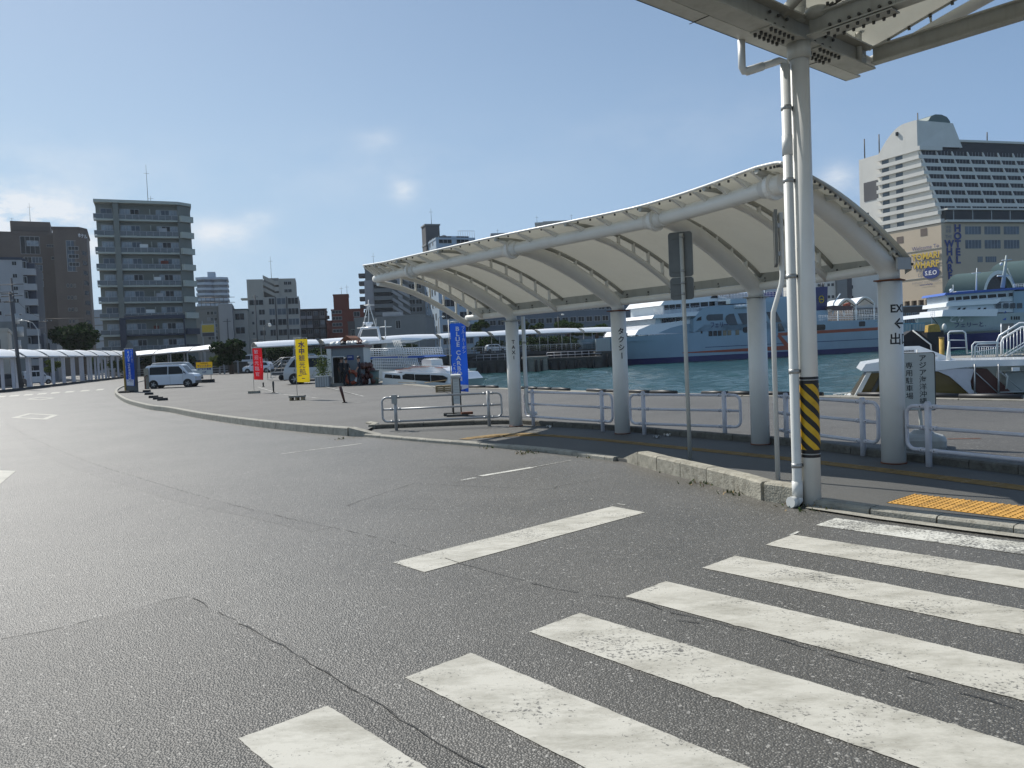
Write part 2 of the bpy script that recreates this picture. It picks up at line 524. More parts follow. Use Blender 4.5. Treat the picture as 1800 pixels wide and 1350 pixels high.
    def ball(s, c, r, m, seg=10, rings=6):
        rx, ry, rz = r if isinstance(r, (tuple, list)) else (r, r, r)
        c = Vector(c)
        return s.grid(lambda a, b: c + Vector((rx * math.cos(2 * math.pi * a) * math.sin(math.pi * b), ry * math.sin(2 * math.pi * a) * math.sin(math.pi * b), rz * math.cos(math.pi * b))), seg, rings, m)

    def split(s, name, parent=None, world=False):
        """one object for every loose piece"""
        up = list(range(len(s.v)))
        def find(i):
            while up[i] != i: up[i] = up[up[i]]; i = up[i]
            return i
        for f in s.f:
            for i in f[1:]: up[find(i)] = find(f[0])
        groups = {}
        for k, f in enumerate(s.f): groups.setdefault(find(f[0]), []).append(k)
        for fl in groups.values():
            p = MB(); p.mats = list(s.mats); ids = {}
            for k in fl:
                q = []
                for i in s.f[k]:
                    if i not in ids: ids[i] = len(p.v); p.v.append(s.v[i])
                    q.append(ids[i])
                p.f.append(q); p.m.append(s.m[k]); p.sm.append(s.sm[k])
            p.build(name, parent, world)

    def build(s, name, parent=None, world=False, fix=True, solid=0.0):
        me = bpy.data.meshes.new(name)
        off = Vector((0, 0, 0))
        rot = None
        if world and parent is not None:
            root = parent
            while root.parent:
                root = root.parent
            off = root.location
            if abs(root.rotation_euler.z) > 1e-9:
                rot = Matrix.Rotation(-root.rotation_euler.z, 3, 'Z')
        vv = [v - off for v in s.v]
        if rot:
            vv = [rot @ v for v in vv]
        me.from_pydata([tuple(v) for v in vv], [], s.f)
        for m in s.mats:
            me.materials.append(MATS[m])
        me.polygons.foreach_set('material_index', s.m)
        me.polygons.foreach_set('use_smooth', s.sm)
        if fix:
            bm = bmesh.new(); bm.from_mesh(me)
            bmesh.ops.remove_doubles(bm, verts=bm.verts, dist=1e-5)
            bmesh.ops.recalc_face_normals(bm, faces=bm.faces)
            bm.to_mesh(me); bm.free()
        me.update()
        o = bpy.data.objects.new(name, me)
        COL.objects.link(o)
        if parent:
            o.parent = parent
        if solid:
            md = o.modifiers.new('s', 'SOLIDIFY'); md.thickness = solid
        return o


def tag(o, label=None, cat=None, group=None, kind=None):
    if label: o['label'] = label
    if cat: o['category'] = cat
    if group: o['group'] = group
    if kind: o['kind'] = kind
    return o


def thing(name, label, cat, loc=(0, 0, 0), rz=0.0, group=None):
    o = bpy.data.objects.new(name, None)
    o.empty_display_size = .3
    COL.objects.link(o)
    o.location = loc; o.rotation_euler = (0, 0, rz)
    return tag(o, label, cat, group)


def struct(mb, name):
    return tag(mb.build(name), kind='structure')


def copy_tree(o, parent=None):
    c = o.copy(); COL.objects.link(c)
    if parent: c.parent = parent
    for ch in list(o.children):
        copy_tree(ch, c)
    return c


def spline(pts, step=0.4):
    P = [Vector((p[0], p[1], p[2] if len(p) > 2 else 0)) for p in pts]
    out = []
    for i in range(len(P) - 1):
        a = P[max(i - 1, 0)]; b = P[i]; c = P[i + 1]; d = P[min(i + 2, len(P) - 1)]
        n = max(1, int((c - b).length / step))
        for k in range(n):
            t = k / n
            out.append(.5 * ((2 * b) + (c - a) * t + (2 * a - 5 * b + 4 * c - d) * t * t + (3 * b - a - 3 * c + d) * t ** 3))
    out.append(P[-1])
    return out


def ribbon(mb, pts, width, z, m, side=0.0, zf=None):
    """flat strip along a polyline; side: -1 left edge on line, 0 centred, 1 right"""
    L = []; Rr = []
    n = len(pts)
    for i, p in enumerate(pts):
        t = (pts[min(i + 1, n - 1)] - pts[max(i - 1, 0)]); t.z = 0; t.normalize()
        nn = Vector((-t.y, t.x, 0))
        zz = z + (zf(p) if zf else 0)
        a = p + nn * width * (.5 - side * .5); b = p - nn * width * (.5 + side * .5)
        L.append((a.x, a.y, zz)); Rr.append((b.x, b.y, zz))
    vs = L + Rr
    mb.add(vs, [(i, i + n, i + n + 1, i + 1) for i in range(n - 1)], m)


def stones(mb, pts, width, z0, z1, m, length=.6, gap=.008, side=0, zf=None, jit=.0):
    """kerb stones laid along a polyline"""
    # resample by arc length
    acc = [0]
    for a, b in zip(pts, pts[1:]):
        acc.append(acc[-1] + (b - a).length)

    def P(s):
        s = max(0, min(s, acc[-1]))
        for i in range(len(pts) - 1):
            if s <= acc[i + 1] or i == len(pts) - 2:
                t = (s - acc[i]) / max(1e-6, acc[i + 1] - acc[i])
                return pts[i].lerp(pts[i + 1], t)
    s = 0
    while s < acc[-1] - .05:
        e = min(s + length, acc[-1])
        a = P(s + gap / 2); b = P(e - gap / 2)
        t = (b - a); t.z = 0; t.normalize(); nn = Vector((-t.y, t.x, 0))
        o1 = nn * width * (.5 - side * .5); o2 = -nn * width * (.5 + side * .5)
        q = []
        dz = random.uniform(-jit, jit)
        bev = min(.02, width * .15)
        for zz, k in ((z0, 0), (z1 - bev + dz, 0), (z1 + dz, bev)):
            for p, o in ((a, o1), (b, o1), (b, o2), (a, o2)):
                h = zf(p) if zf else 0
                oo = o * (1 - k / o.length) if o.length > 1e-6 else o
                q.append((p.x + oo.x, p.y + oo.y, zz + h))
        fs = []
        for l in (0, 4):
            for i in range(4):
                j = (i + 1) % 4
                fs.append((l + i, l + j, l + 4 + j, l + 4 + i))
        fs.append((8, 9, 10, 11))
        mb.add(q, fs, m)
        s = e


def glyphs(s, bold=0.0, cut=False):
    c = bpy.data.curves.new('glyph', 'FONT'); c.body = s; c.size = 1.0
    c.align_x = 'CENTER'; c.offset = bold; c.resolution_u = 3
    o = bpy.data.objects.new('glyph', c); COL.objects.link(o)
    me = o.to_mesh()
    vs = [v.co.copy() for v in me.vertices]; fs = [tuple(p.vertices) for p in me.polygons]
    if cut:
        bm = bmesh.new(); bm.from_mesh(me)
        for ax_ in (0, 1):
            for k in range(-6, 30):
                co = [0, 0, 0]; co[ax_] = k * .09 - .5; no_ = [0, 0, 0]; no_[ax_] = 1
                bmesh.ops.bisect_plane(bm, geom=bm.verts[:] + bm.edges[:] + bm.faces[:], plane_co=co, plane_no=no_)
        bm.verts.index_update(); vs = [v.co.copy() for v in bm.verts]; fs = [tuple(v.index for v in f.verts) for f in bm.faces]; bm.free()
    o.to_mesh_clear(); bpy.data.objects.remove(o); bpy.data.curves.remove(c)
    return vs, fs


GC = {}


def lettering(mb, lines, size, m, fn, vertical=False, pitch=1.1, bold=.012, sx=1.0, cut=False):
    """put text through fn(x, y)->Vector ; vertical stacks single characters downwards"""
    y = 0
    for ch in (lines if not isinstance(lines, str) else ([*lines] if vertical else [lines])):
        if ch == ' ':
            y -= size * pitch * .55; continue
        if ch[0] in '観海洋沖縄駐専車場歓臨迎船㈱客様那覇貸務': bold = min(bold, .004)
        key = (ch, bold, cut)
        if key not in GC:
            GC[key] = glyphs(ch, bold, cut)
        vs, fs = GC[key]
        if vs:
            if vertical and ch in 'ー―-':
                cx = sum(v.x for v in vs) / len(vs); cy = sum(v.y for v in vs) / len(vs)
                vs = [Vector((-(v.y - cy), (v.x - cx) + .35, 0)) for v in vs]
            mb.add([fn(v.x * size * sx, v.y * size + y) for v in vs], fs, m)
        y -= size * pitch
    return mb


def cyl_wrap(c, rad, ang, z0):
    """text wrapped on a vertical column; ang is the outward direction of the text centre"""
    def f(x, y):
        a = ang + x / rad
        return Vector((c[0] + rad * math.cos(a), c[1] + rad * math.sin(a), z0 + y))
    return f


def plane_fn(o, ax, up=Vector((0, 0, 1))):
    o = Vector(o); ax = Vector(ax)
    return lambda x, y: o + ax * x + up * y


# ------------------------------------------------------------------ the ground, water, yard, sidewalk
QUAY = [(60, -48), (30, -8), (14.2, 14.6), (11.66, 17.9), (9.3, 21.0), (7.2, 23.3), (4.0, 27.4), (0.6, 33.4), (-1.2, 36.5), (-2.9, 37.9), (-5.6, 44.5), (-9.0, 53.5), (-13.5, 66), (-19, 88), (-24, 108), (-36, 118), (-44, 124), (-30, 136), (-2, 156), (26, 171.5), (60, 187), (100, 206), (260, 240), (900, 420)]
mb = MB()
for (ya, yb) in ((-60, 40), (40, 200), (200, 6000)):
    # clip land polygon to the band by bisecting
    bm = bmesh.new()
    poly = [(-3000, -60), (60, -60)] + QUAY[0:] + [(5000, 1500), (5000, 6000), (-3000, 6000)]
    P = [Vector((p[0], p[1], 0)) for p in poly]
    vv = [bm.verts.new(p) for p in P]
    for t in tessellate_polygon([P]):
        try:
            bm.faces.new([vv[i] for i in t])
        except ValueError:
            pass
    for yc, sgn in ((ya, -1), (yb, 1)):
        g = bm.verts[:] + bm.edges[:] + bm.faces[:]
        bmesh.ops.bisect_plane(bm, geom=g, plane_co=(0, yc, 0), plane_no=(0, sgn, 0), clear_outer=True)
    bm.verts.ensure_lookup_table()
    idx = {v: i for i, v in enumerate(bm.verts)}
    mb.add([(v.co.x, v.co.y, gz(v.co.y)) for v in bm.verts], [[idx[v] for v in f.verts] for f in bm.faces], 'road_asphalt')
    bm.free()
ground = struct(mb, 'ground')

mb = MB()
QW = [Vector((p[0], p[1], 0)) for p in QUAY]
for a, b in zip(QW, QW[1:]):
    na = 1
    mb.add([(a.x, a.y, -3), (b.x, b.y, -3), (b.x, b.y, gz(b.y) - .002), (a.x, a.y, gz(a.y) - .002)], [(0, 1, 2, 3)], 'dark_concrete')
struct(mb, 'quay_wall')

mb = MB()
mb.add([(-60, -60, -1.75), (1500, -60, -1.75), (1500, 700, -1.75), (-60, 700, -1.75)], [(0, 1, 2, 3)], 'harbour_water')
_wr = random.Random(5); _wv = []
for _k in range(26):
    _a = R(_wr.gauss(75, 32)); _l = _wr.uniform(1.1, 5.5); _wv.append((math.cos(_a) * 6.283 / _l, math.sin(_a) * 6.283 / _l, _wr.uniform(0, 6.28), .0075 * _l ** .8))
def wave(x, y): return sum(h * math.sin(kx * x + ky * y + p) for kx, ky, p, h in _wv)
NXW, NYW = 260, 300
gx_ = [-26 + 190 * (i / NXW) ** 1.35 for i in range(NXW + 1)]; gy_ = [10 + 205 * (j / NYW) ** 1.5 for j in range(NYW + 1)]
mb.add([(x, y, -1.5 + wave(x, y)) for x in gx_ for y in gy_], [(i * (NYW + 1) + j, (i + 1) * (NYW + 1) + j, (i + 1) * (NYW + 1) + j + 1, i * (NYW + 1) + j + 1) for i in range(NXW) for j in range(NYW)], 'harbour_water', True)
struct(mb, 'water')

# front kerb of the yard (road side), from the sidewalk ramp round the bend
KERB = [G(655, 764), G(640, 767), G(617, 766), G(560, 761), G(500, 755), G(450, 749), G(400, 742), G(350, 734), G(300, 724), G(268, 720), G(240, 713), G(222, 707), G(211, 701)]
KERB += [GT(205, 694), GT(206, 688), GT(216, 682), GT(235, 676), GT(252, 671.5), GT(275, 667)]
KERB = [Vector((p.x, p.y, 0)) for p in KERB]
REAR = [(-3.32, 18.5), (-.15, 18.32), (.72, 17.36), (2.08, 15.77), (2.75, 14.75), (3.75, 13.3), (4.35, 12.4), (5.1, 10.6), (5.85, 8.96), (6.6, 7.2), (7.8, 4.2), (9.2, .5), (11, -6)]
REAR = spline(REAR, .5)
kz = lambda p: gz(p.y)
yard_poly = [p for p in spline([KERB[1]] + KERB[2:], .6)]
far_pts = [GT(275, 667, .1), GT(300, 662, .1), Vector((-41, 107, 0)), Vector((-33, 116.5, 0))]
quay_in = [Vector((p[0], p[1], 0)) for p in QUAY[1:15]][::-1]
yp = yard_poly + far_pts[1:] + [Vector((-24.4, 108.2, 0))] + quay_in[1:] + [Vector((11, -6, 0))] + REAR[::-1][1:]
mb = MB()
bm = bmesh.new()
P = [Vector((p.x, p.y, 0)) for p in yp]
vv = [bm.verts.new(p) for p in P]
for t in tessellate_polygon([P]):
    try: bm.faces.new([vv[i] for i in t])
    except ValueError: pass
bmesh.ops.bisect_plane(bm, geom=bm.verts[:] + bm.edges[:] + bm.faces[:], plane_co=(0, 40, 0), plane_no=(0, 1, 0))
idx = {v: i for i, v in enumerate(bm.verts)}
mb.add([(v.co.x, v.co.y, gz(v.co.y) + .10) for v in bm.verts], [[idx[v] for v in f.verts] for f in bm.faces], 'yard_asphalt')
bm.free()
struct(mb, 'yard_pavement')
mb = MB()
Q2 = [Vector((p[0], p[1], 0)) for p in QUAY[1:15]]
stones(mb, Q2, .55, -.35, .135, 'quay_concrete', 3.0, .03, side=0, zf=kz)
struct(mb, 'quay_kerb')
# dark fender timbers along the quay edge
mb_ft = thing('quay_fender', 'black timber and rubber fender beams lying along the quay edge', 'fender', (5, 26, .1))
acc = 0
Qs = spline([(p[0], p[1]) for p in QUAY[2:10]], 1.0)
k = 0
while k + 3 < len(Qs):
    n = random.choice((3, 4))
    seg = Qs[k:k + n + 1]
    m1 = MB()
    for a, b in zip(seg, seg[1:]):
        d = (b - a).normalized()
        m1.tube([a - d * .02 + Vector((0, 0, .175)), (a + b) / 2 + Vector((0, 0, .18)), b + d * .02 + Vector((0, 0, .175))], [.06, .075, .06], 'black', 8)
    m1.build('fender_beam', mb_ft, world=True)
    k += n + 1

mb = MB()
KS = spline([(p.x, p.y) for p in KERB[2:]], .4)
stones(mb, KS, .18, -.05, .19, 'kerb_concrete', .6, .012, side=0, zf=kz)
# drain holes in the kerb face
struct(mb, 'yard_kerb')
mb = MB()
for px, py in ((548, 756), (398, 736), (310, 720), (256, 712)):
    p = G(px, py, .05); 
    j = min(range(len(KS)), key=lambda i: (KS[i] - Vector((p.x, p.y, 0))).length)
    t = (KS[min(j + 1, len(KS) - 1)] - KS[max(0, j - 1)]).normalized()
    c = KS[j] - Vector((-t.y, t.x, 0)) * .085
    s_ = 1 if (c.length < KS[j].length) else -1
    c = KS[j] + (Vector((0, 0, 0)) - KS[j]).normalized() * .092
    mb.box((c.x, c.y, .075), (.14, .03, .11), 'black', rz=math.atan2(t.y, t.x))
struct(mb, 'kerb_drain_hole')
# sloping end block of that kerb
mb = MB()
a = KERB[2]; b = G(662, 768); n = Vector((.09, .13, 0))
mb.add([(a.x - .02, a.y - .1, -.02), (b.x, b.y, -.02), (b.x + .1, b.y + .16, -.02), (a.x + .06, a.y + .12, -.02),
        (a.x - .02, a.y - .1, .19), (b.x, b.y, .05), (b.x + .1, b.y + .16, .05), (a.x + .06, a.y + .12, .19)],
       [(4, 5, 6, 7), (0, 1, 5, 4), (1, 2, 6, 5), (2, 3, 7, 6), (3, 0, 4, 7)], 'kerb_concrete')
struct(mb, 'kerb_ramp_block')

# sidewalk
FRONT = [(-3.35, 17.3), (-2.15, 15.98), (-.79, 14.59), (.44, 13.31), (1.53, 11.75), (1.93, 10.9), (2.55, 9.05), (2.72, 8.3), (3.03, 7.9), (3.44, 7.32), (3.92, 6.75), (4.22, 6.42), (5.3, 5.0), (7.0, 2.4), (8.2, .2), (10, -6)]
FRONT = spline(FRONT, .4)
mb = MB()
mb.prism([(p.x, p.y) for p in FRONT] + [(p.x, p.y) for p in REAR[::-1]], -.1, .045, 'walk_asphalt')
struct(mb, 'sidewalk')
mb = MB()
fr = [p for p in FRONT]
iL = [i for i, p in enumerate(fr) if p.y > 11.6]; iR = [i for i, p in enumerate(fr) if p.y < 7.95]
stones(mb, [fr[i] for i in iL], .14, -.05, .065, 'kerb_concrete', .8, .01, zf=None, jit=.004)
struct(mb, 'sidewalk_kerb')
mb = MB()
stones(mb, [fr[i] + Vector((.05, .04, 0)) for i in iR], .20, -.05, .072, 'kerb_concrete', .6, .012, jit=.002)
ribbon(mb, [fr[i] + Vector((-.10, -.085, 0)) for i in iR], .12, .018, 'kerb_concrete')
struct(mb, 'sidewalk_kerb_near')
mb = MB()
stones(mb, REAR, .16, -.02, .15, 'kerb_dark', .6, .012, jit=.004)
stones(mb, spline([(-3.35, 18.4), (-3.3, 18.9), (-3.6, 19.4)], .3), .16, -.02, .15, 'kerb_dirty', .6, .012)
struct(mb, 'rear_kerb')
# big kerb blocks
BL = spline([(1.80, 11.35), (1.97, 10.75), (2.28, 9.85), (2.56, 9.02), (2.70, 8.35), (2.93, 8.02)], .2)
mb = MB()
stones(mb, BL[1:], .19, -.03, .20, 'kerb_dirty', .6, .014, jit=.003)
a = BL[0]; b = BL[1]
d = (BL[2] - BL[0]).normalized(); n = Vector((-d.y, d.x, 0)) * .095
e = a - d * .35
mb.add([tuple(e - n) [:2] + (-.03,), tuple(e + n)[:2] + (-.03,), tuple(b + n)[:2] + (-.03,), tuple(b - n)[:2] + (-.03,),
        tuple(e - n)[:2] + (.05,), tuple(e + n)[:2] + (.05,), tuple(b + n)[:2] + (.20,), tuple(b - n)[:2] + (.20,)],
       [(4, 5, 6, 7), (0, 1, 5, 4), (1, 2, 6, 5), (2, 3, 7, 6), (3, 0, 4, 7)], 'kerb_dirty')
struct(mb, 'island_kerb')

# tactile paving
mb = MB()
TL = spline([(-.95, 15.45), (.1, 15.55), (.63, 15.35), (1.7, 14.0), (2.78, 12.42), (3.65, 11.15), (4.34, 9.98), (5.32, 8.1), (6.3, 6.1), (7.6, 3.2), (9.5, -2)], .3)
ribbon(mb, TL, .28, .0495, 'tactile_old')
k = 0
for a, b in zip(TL[::1], TL[1::1]):
    d = (b - a).normalized(); n = Vector((-d.y, d.x, 0))
    for o in (-.10, -.035, .035, .10):
        mb.box((a + b) / 2 + n * o + Vector((0, 0, .052)), ((b - a).length - .05, .022, .005), 'tactile_old', rz=math.atan2(d.y, d.x))
tw = spline([(-1.0, 15.25), (-.35, 15.85), (.5, 15.75)], .3)
ribbon(mb, tw, .26, .0535, 'tactile_old')
struct(mb, 'sidewalk_tactile_strip')
mb = MB()
po = Vector((3.66, 7.70, 0)); pa = Vector((.625, -.78, 0)); pb = Vector((.70, .715, 0)) * 1.0
pb = Vector((.78, .625, 0))
mb.add([tuple((po)[:2]) + (.050,), tuple((po + pa * 3)[:2]) + (.050,), tuple((po + pa * 3 + pb * .58)[:2]) + (.050,), tuple((po + pb * .58)[:2]) + (.050,)], [(0, 1, 2, 3)], 'tactile_orange')
for i in range(52):
    for j in range(10):
        if j == 5: pass
        c = po + pa * (.029 + i * .058) + pb * (.03 + j * .058)
        r0, r1 = .020, .012
        vs = [(c.x + r0 * math.cos(q * math.pi / 3), c.y + r0 * math.sin(q * math.pi / 3), .0502) for q in range(6)] + [(c.x + r1 * math.cos(q * math.pi / 3), c.y + r1 * math.sin(q * math.pi / 3), .0590) for q in range(6)]
        mb.add(vs, [(q, (q + 1) % 6, (q + 1) % 6 + 6, q + 6) for q in range(6)] + [(6, 7, 8, 9, 10, 11)], 'tactile_orange')
for i in range(11):   # tile joints
    c = po + pa * (.29 * i)
    ribbon(mb, [c, c + pb * .58], .006, .0515, 'black')
ribbon(mb, [po + pb * .29, po + pb * .29 + pa * 3], .006, .0517, 'black')
struct(mb, 'sidewalk_tactile_pad')

# road markings
mb = MB()
wd = Vector((math.cos(.727), math.sin(.727), 0)); sdv = Vector((math.sin(.727), -math.cos(.727), 0))
o0 = Vector((-1.308, 3.478, 0))


def quad(mb, p, a, b, z, m):
    c = [p, p + a, p + a + b, p + b]; out = []
    for i in range(4):
        e = c[(i + 1) % 4] - c[i]; n = max(2, int(e.length / .025)); nn = Vector((-e.y, e.x, 0)).normalized(); w = 0
        for k in range(n):
            w = w * .45 + random.gauss(0, .0016) - (.010 if random.random() < .02 else 0)
            out.append(c[i] + e * (k / n) - nn * w)
    for tr in tessellate_polygon([out]):
        mb.add([(out[i].x, out[i].y, z) for i in tr], [(0, 1, 2)], m)


for i in range(-2, 7):
    p = o0 + wd * (.9 * i)
    L = 4.2
    m1 = MB()
    wdt = .45
    if i == 6:
        quad(m1, p + sdv * -.02, wd * .38, sdv * L, .004, 'worn_paint')
    else:
        quad(m1, p, wd * wdt, sdv * L, .004, 'road_paint')
    mb.add(m1.v, m1.f, m1.mats[0])
struct(mb, 'road_marking')
mb = MB()
s = [G(691, 989.3), G(745.8, 1006.4), G(1134.4, 901.2), G(1076.4, 890.5)]
mb.add([(p.x, p.y, .004) for p in s], [(0, 1, 2, 3)], 'road_paint')
struct(mb, 'road_marking')
mb = MB()


def line_px(p0, p1, w, m='old_paint'):
    ribbon(mb, [G(*p0), G(*p1)], w, .004, m)


line_px((495, 798), (635, 780), .06, 'worn_paint'); line_px((810, 845), (835, 840), .08); line_px((845, 837), (935, 822), .10, 'worn_paint')
line_px((935, 822), (1005, 809), .04); line_px((1085, 886), (1100, 888), .03); line_px((1035, 878), (1042, 878), .06)
line_px((1390, 941), (1404, 935), .03, 'worn_paint')
struct(mb, 'road_marking')
mb = MB()


def diamond(pts, w):
    c = sum((Vector(p) for p in pts), Vector((0, 0, 0))) / 4
    inn = [Vector(p).lerp(c, w) for p in pts]
    o = [Vector(p) for p in pts]
    z = .004
    vs = [(p.x, p.y, z) for p in o] + [(p.x, p.y, z) for p in inn]
    mb.add(vs, [(i, (i + 1) % 4, (i + 1) % 4 + 4, i + 4) for i in range(4)], 'road_paint')


def diaT(px):
    return [G(*p) for p in px]


diamond(diaT([(20, 734.5), (82, 737.5), (103, 729.5), (50, 726.5)]), .30)
z_ = [GT(45, 702), GT(72, 703.5), GT(97, 699.5), GT(68, 698)]
c = sum(z_, Vector((0, 0, 0))) / 4
for i in range(4):
    j = (i + 1) % 4
    q = [z_[i], z_[j], z_[j].lerp(c, .3), z_[i].lerp(c, .3)]
    mb.add([(p.x, p.y, gz(p.y) + .006) for p in q], [(0, 1, 2, 3)], 'road_paint')
q = [G(-40, 826), G(28, 828), G(-2, 853), G(-90, 870)]
mb.add([(p.x, p.y, .004) for p in q], [(0, 1, 2, 3)], 'road_paint')
struct(mb, 'road_marking')
mb = MB()
for x0, x1 in ((-20, 8), (15, 32), (40, 56), (64, 80), (88, 103), (113, 128), (140, 155), (168, 180)):
    f0 = lambda x: 698.5 - x * .072
    a = GT(x0, f0(x0)); b = GT(x1, f0(x1)); c = GT(x1 + 4, f0(x1) - 2.2); d = GT(x0 + 4, f0(x0) - 2.2)
    mb.add([(p.x, p.y, gz(p.y) + .006) for p in (a, b, c, d)], [(0, 1, 2, 3)], 'road_paint')
for x0, x1 in ((20, 60), (75, 115), (130, 165), (178, 205)):
    f0 = lambda x: 686 - x * .115
    a = GT(x0, f0(x0)); b = GT(x1, f0(x1)); c = GT(x1 + 1, f0(x1) - 1.1); d = GT(x0 + 1, f0(x0) - 1.1)
    mb.add([(p.x, p.y, gz(p.y) + .006) for p in (a, b, c, d)], [(0, 1, 2, 3)], 'worn_paint')
struct(mb, 'road_marking')

mb = MB()
pp = [G(*q) for q in [(-250, 1150), (0, 1123), (80, 1110), (190, 1083), (290, 1055), (330, 1048), (380, 1075), (470, 1122), (560, 1175), (650, 1230), (740, 1290), (820, 1335), (900, 1385), (900, 1600), (-250, 1600)]]
mb.add([(p.x, p.y, .0018) for p in pp], [tuple(t) for t in tessellate_polygon([pp])], 'patch_asphalt')
struct(mb, 'road_patch')
# cracks and paving seams
mb = MB()


def crack(pxs, w=.012, jit=.012, z=.0055, name=None, m='crack_fill'):
    w *= .62
    P = spline([G(*p) for p in pxs], .09)
    out = []
    for i, p in enumerate(P):
        out.append(p + Vector((random.uniform(-jit, jit), random.uniform(-jit, jit), 0)))
    n = len(out)
    L = []; Q = []
    for i, p in enumerate(out):
        t = (out[min(i + 1, n - 1)] - out[max(0, i - 1)]).normalized(); nn = Vector((-t.y, t.x, 0))
        ww = w * random.uniform(.35, 1.25)
        L.append((p.x + nn.x * ww / 2, p.y + nn.y * ww / 2, z)); Q.append((p.x - nn.x * ww / 2, p.y - nn.y * ww / 2, z))
    mb.add(L + Q, [(i, i + n, i + n + 1, i + 1) for i in range(n - 1) if random.random() > .16], m)


crack([(290, 1055), (330, 1048), (380, 1075), (470, 1122), (560, 1175), (650, 1230), (740, 1290), (820, 1335), (880, 1365)], .016)
crack([(0, 1123), (80, 1110), (190, 1083)], .012)
crack([(10, 745), (60, 772), (150, 810), (260, 845), (380, 880), (500, 910), (640, 940), (760, 972)], .012)
crack([(780, 982), (870, 1008), (990, 1038), (1110, 1055), (1160, 1072), (1250, 1092), (1400, 1135), (1560, 1180), (1800, 1252)], .014)
crack([(1150, 1068), (1165, 1080), (1185, 1090), (1230, 1095)], .016)
crack([(610, 889), (660, 872), (728, 850)], .016); crack([(728, 850), (850, 856), (960, 860), (990, 853), (1060, 843)], .014)
crack([(610, 889), (700, 893), (770, 897)], .008)
struct(mb, 'road_crack')
# darker wheel-worn bands
mb = MB()
ribbon(mb, spline([G(*p) for p in [(8, 720), (20, 750), (55, 780), (120, 812), (230, 848), (340, 880), (460, 905), (570, 930)]], .6), .30, .0015, 'track_asphalt')
ribbon(mb, spline([G(*p) for p in [(150, 690), (150, 700), (190, 716), (260, 733), (330, 745)]], .6), .4, .0015, 'track_asphalt')
struct(mb, 'road_wear')

# ------------------------------------------------------------------ taxi shelter
def V(*a):
    return Vector(a)


CB = [V(.05, 17.6, 0), V(2.1, 15.12, 0), V(3.98, 12.62, 0), V(4.93, 10.15, 0)]
CT = [V(-1.94, 16.05, 3.44), V(.10, 13.60, 3.46), V(2.16, 11.3, 3.49), V(3.17, 9.25, 3.49)]
ax0 = (CB[0] - CB[1]).normalized(); axN = (CB[3] - CB[2]).normalized()
CB0 = CB[0] + ax0 * 1.62; CT0 = CT[0] + ax0 * 1.38
CT0.z = 3.42
CBx = CB[3] + axN * .17; CTx = CT[3] + axN * .42
SB = [CB0] + CB + [CBx]; ST = [CT0] + CT + [CTx]
sh = thing('taxi_shelter', 'long white steel taxi shelter with arched cream membrane roof beside the road', 'shelter', (2.2, 14.0, .045))
ZB = 2.50  # rib springing height


def cr(L, t):
    """Catmull-Rom through list L at parameter t"""
    t = max(0, min(len(L) - 1 - 1e-6, t)); i = int(t); u = t - i
    a = L[max(i - 1, 0)]; b = L[i]; c = L[i + 1]; d = L[min(i + 2, len(L) - 1)]
    return .5 * ((2 * b) + (c - a) * u + (2 * a - 5 * b + 4 * c - d) * u * u + (3 * b - a - 3 * c + d) * u ** 3)


def rib_pt(t, s, up=0.0):
    """t along the shelter (index), s from rear (0) to tube (1)"""
    b = cr(SB, t); q = cr(ST, t)
    h = b.lerp(q, s); z = ZB + (q.z - ZB) * math.sin(min(s, 1.45) * math.pi / 2 * .92) / math.sin(math.pi / 2 * .92) if s < 1.0 else q.z
    if s >= 1:
        z = q.z + (s - 1) * .22
    return Vector((h.x, h.y, z + up))


def mem_pt(t, v):
    """membrane: v 0 rear edge .. 1 front edge"""
    s = -.06 + v * 1.20
    tt = t
    b = cr(SB, tt); q = cr(ST, tt)
    h = b.lerp(q, s)
    ss = max(0, min(1, v))
    K = ((0, .01), (.8, .045), (3, .04), (4, -.08), (5, -.11)); k_ = next(i for i in range(4) if t <= K[i + 1][0])
    dk = K[k_][1] + (K[k_ + 1][1] - K[k_][1]) * (t - K[k_][0]) / (K[k_ + 1][0] - K[k_][0])
    z = 2.80 - .09 * max(0, t - 3) + (.92 - dk * max(0, v) ** 3) * math.sin(ss * math.pi / 2 * 1.04) ** .92
    # slight scallop between ribs
    fr = (t - math.floor(t))
    z -= .035 * math.sin(math.pi * ((t * 2) % 1)) * math.sin(math.pi * v)
    return Vector((h.x, h.y, z))


for i in range(4):
    c = CB[i]
    col_ = MB()
    col_.tube([(c.x, c.y, .03), (c.x, c.y, 2.40)], .148, 'white_steel', 28)
    cl = col_.build('column', sh, world=True)
    m1 = MB()
    m1.box((c.x, c.y, 2.415), (.315, .315, .016), 'rust' if i in (1, 3) else 'beam_grey', rz=.9)
    m1.tube([(c.x, c.y, .046), (c.x, c.y, .06)], .158, 'rust', 24)
    m1.split('collar', cl, world=True)
    # rib
    t = i + 1
    pts = [Vector((c.x, c.y, 2.42)), Vector((c.x, c.y, 2.52))] + [rib_pt(t, s, .06) for s in (.06, .13, .22, .33, .45, .58, .72, .86, 1.0)]
    m1 = MB(); m1.tube(pts, [.125, .128] + [.128] * 6 + [.12, .115, .11], 'white_steel', 20)
    m1.build('arch_rib', sh, world=True)
    # chord above the rib with studs
    m1 = MB()
    up = [mem_pt(t, v) - V(0, 0, .045) for v in [k / 14 for k in range(0, 15)]]
    m1.tube(up, .034, 'beam_grey', 6)
    for v in (.14, .27, .40, .53, .66, .80):
        a = mem_pt(t, v); s = -.06 + v * 1.20
        m1.tube([rib_pt(t, s, .12), a - V(0, 0, .03)], .036, 'white_steel', 6)
    m1.build('rib_chord', sh, world=True)
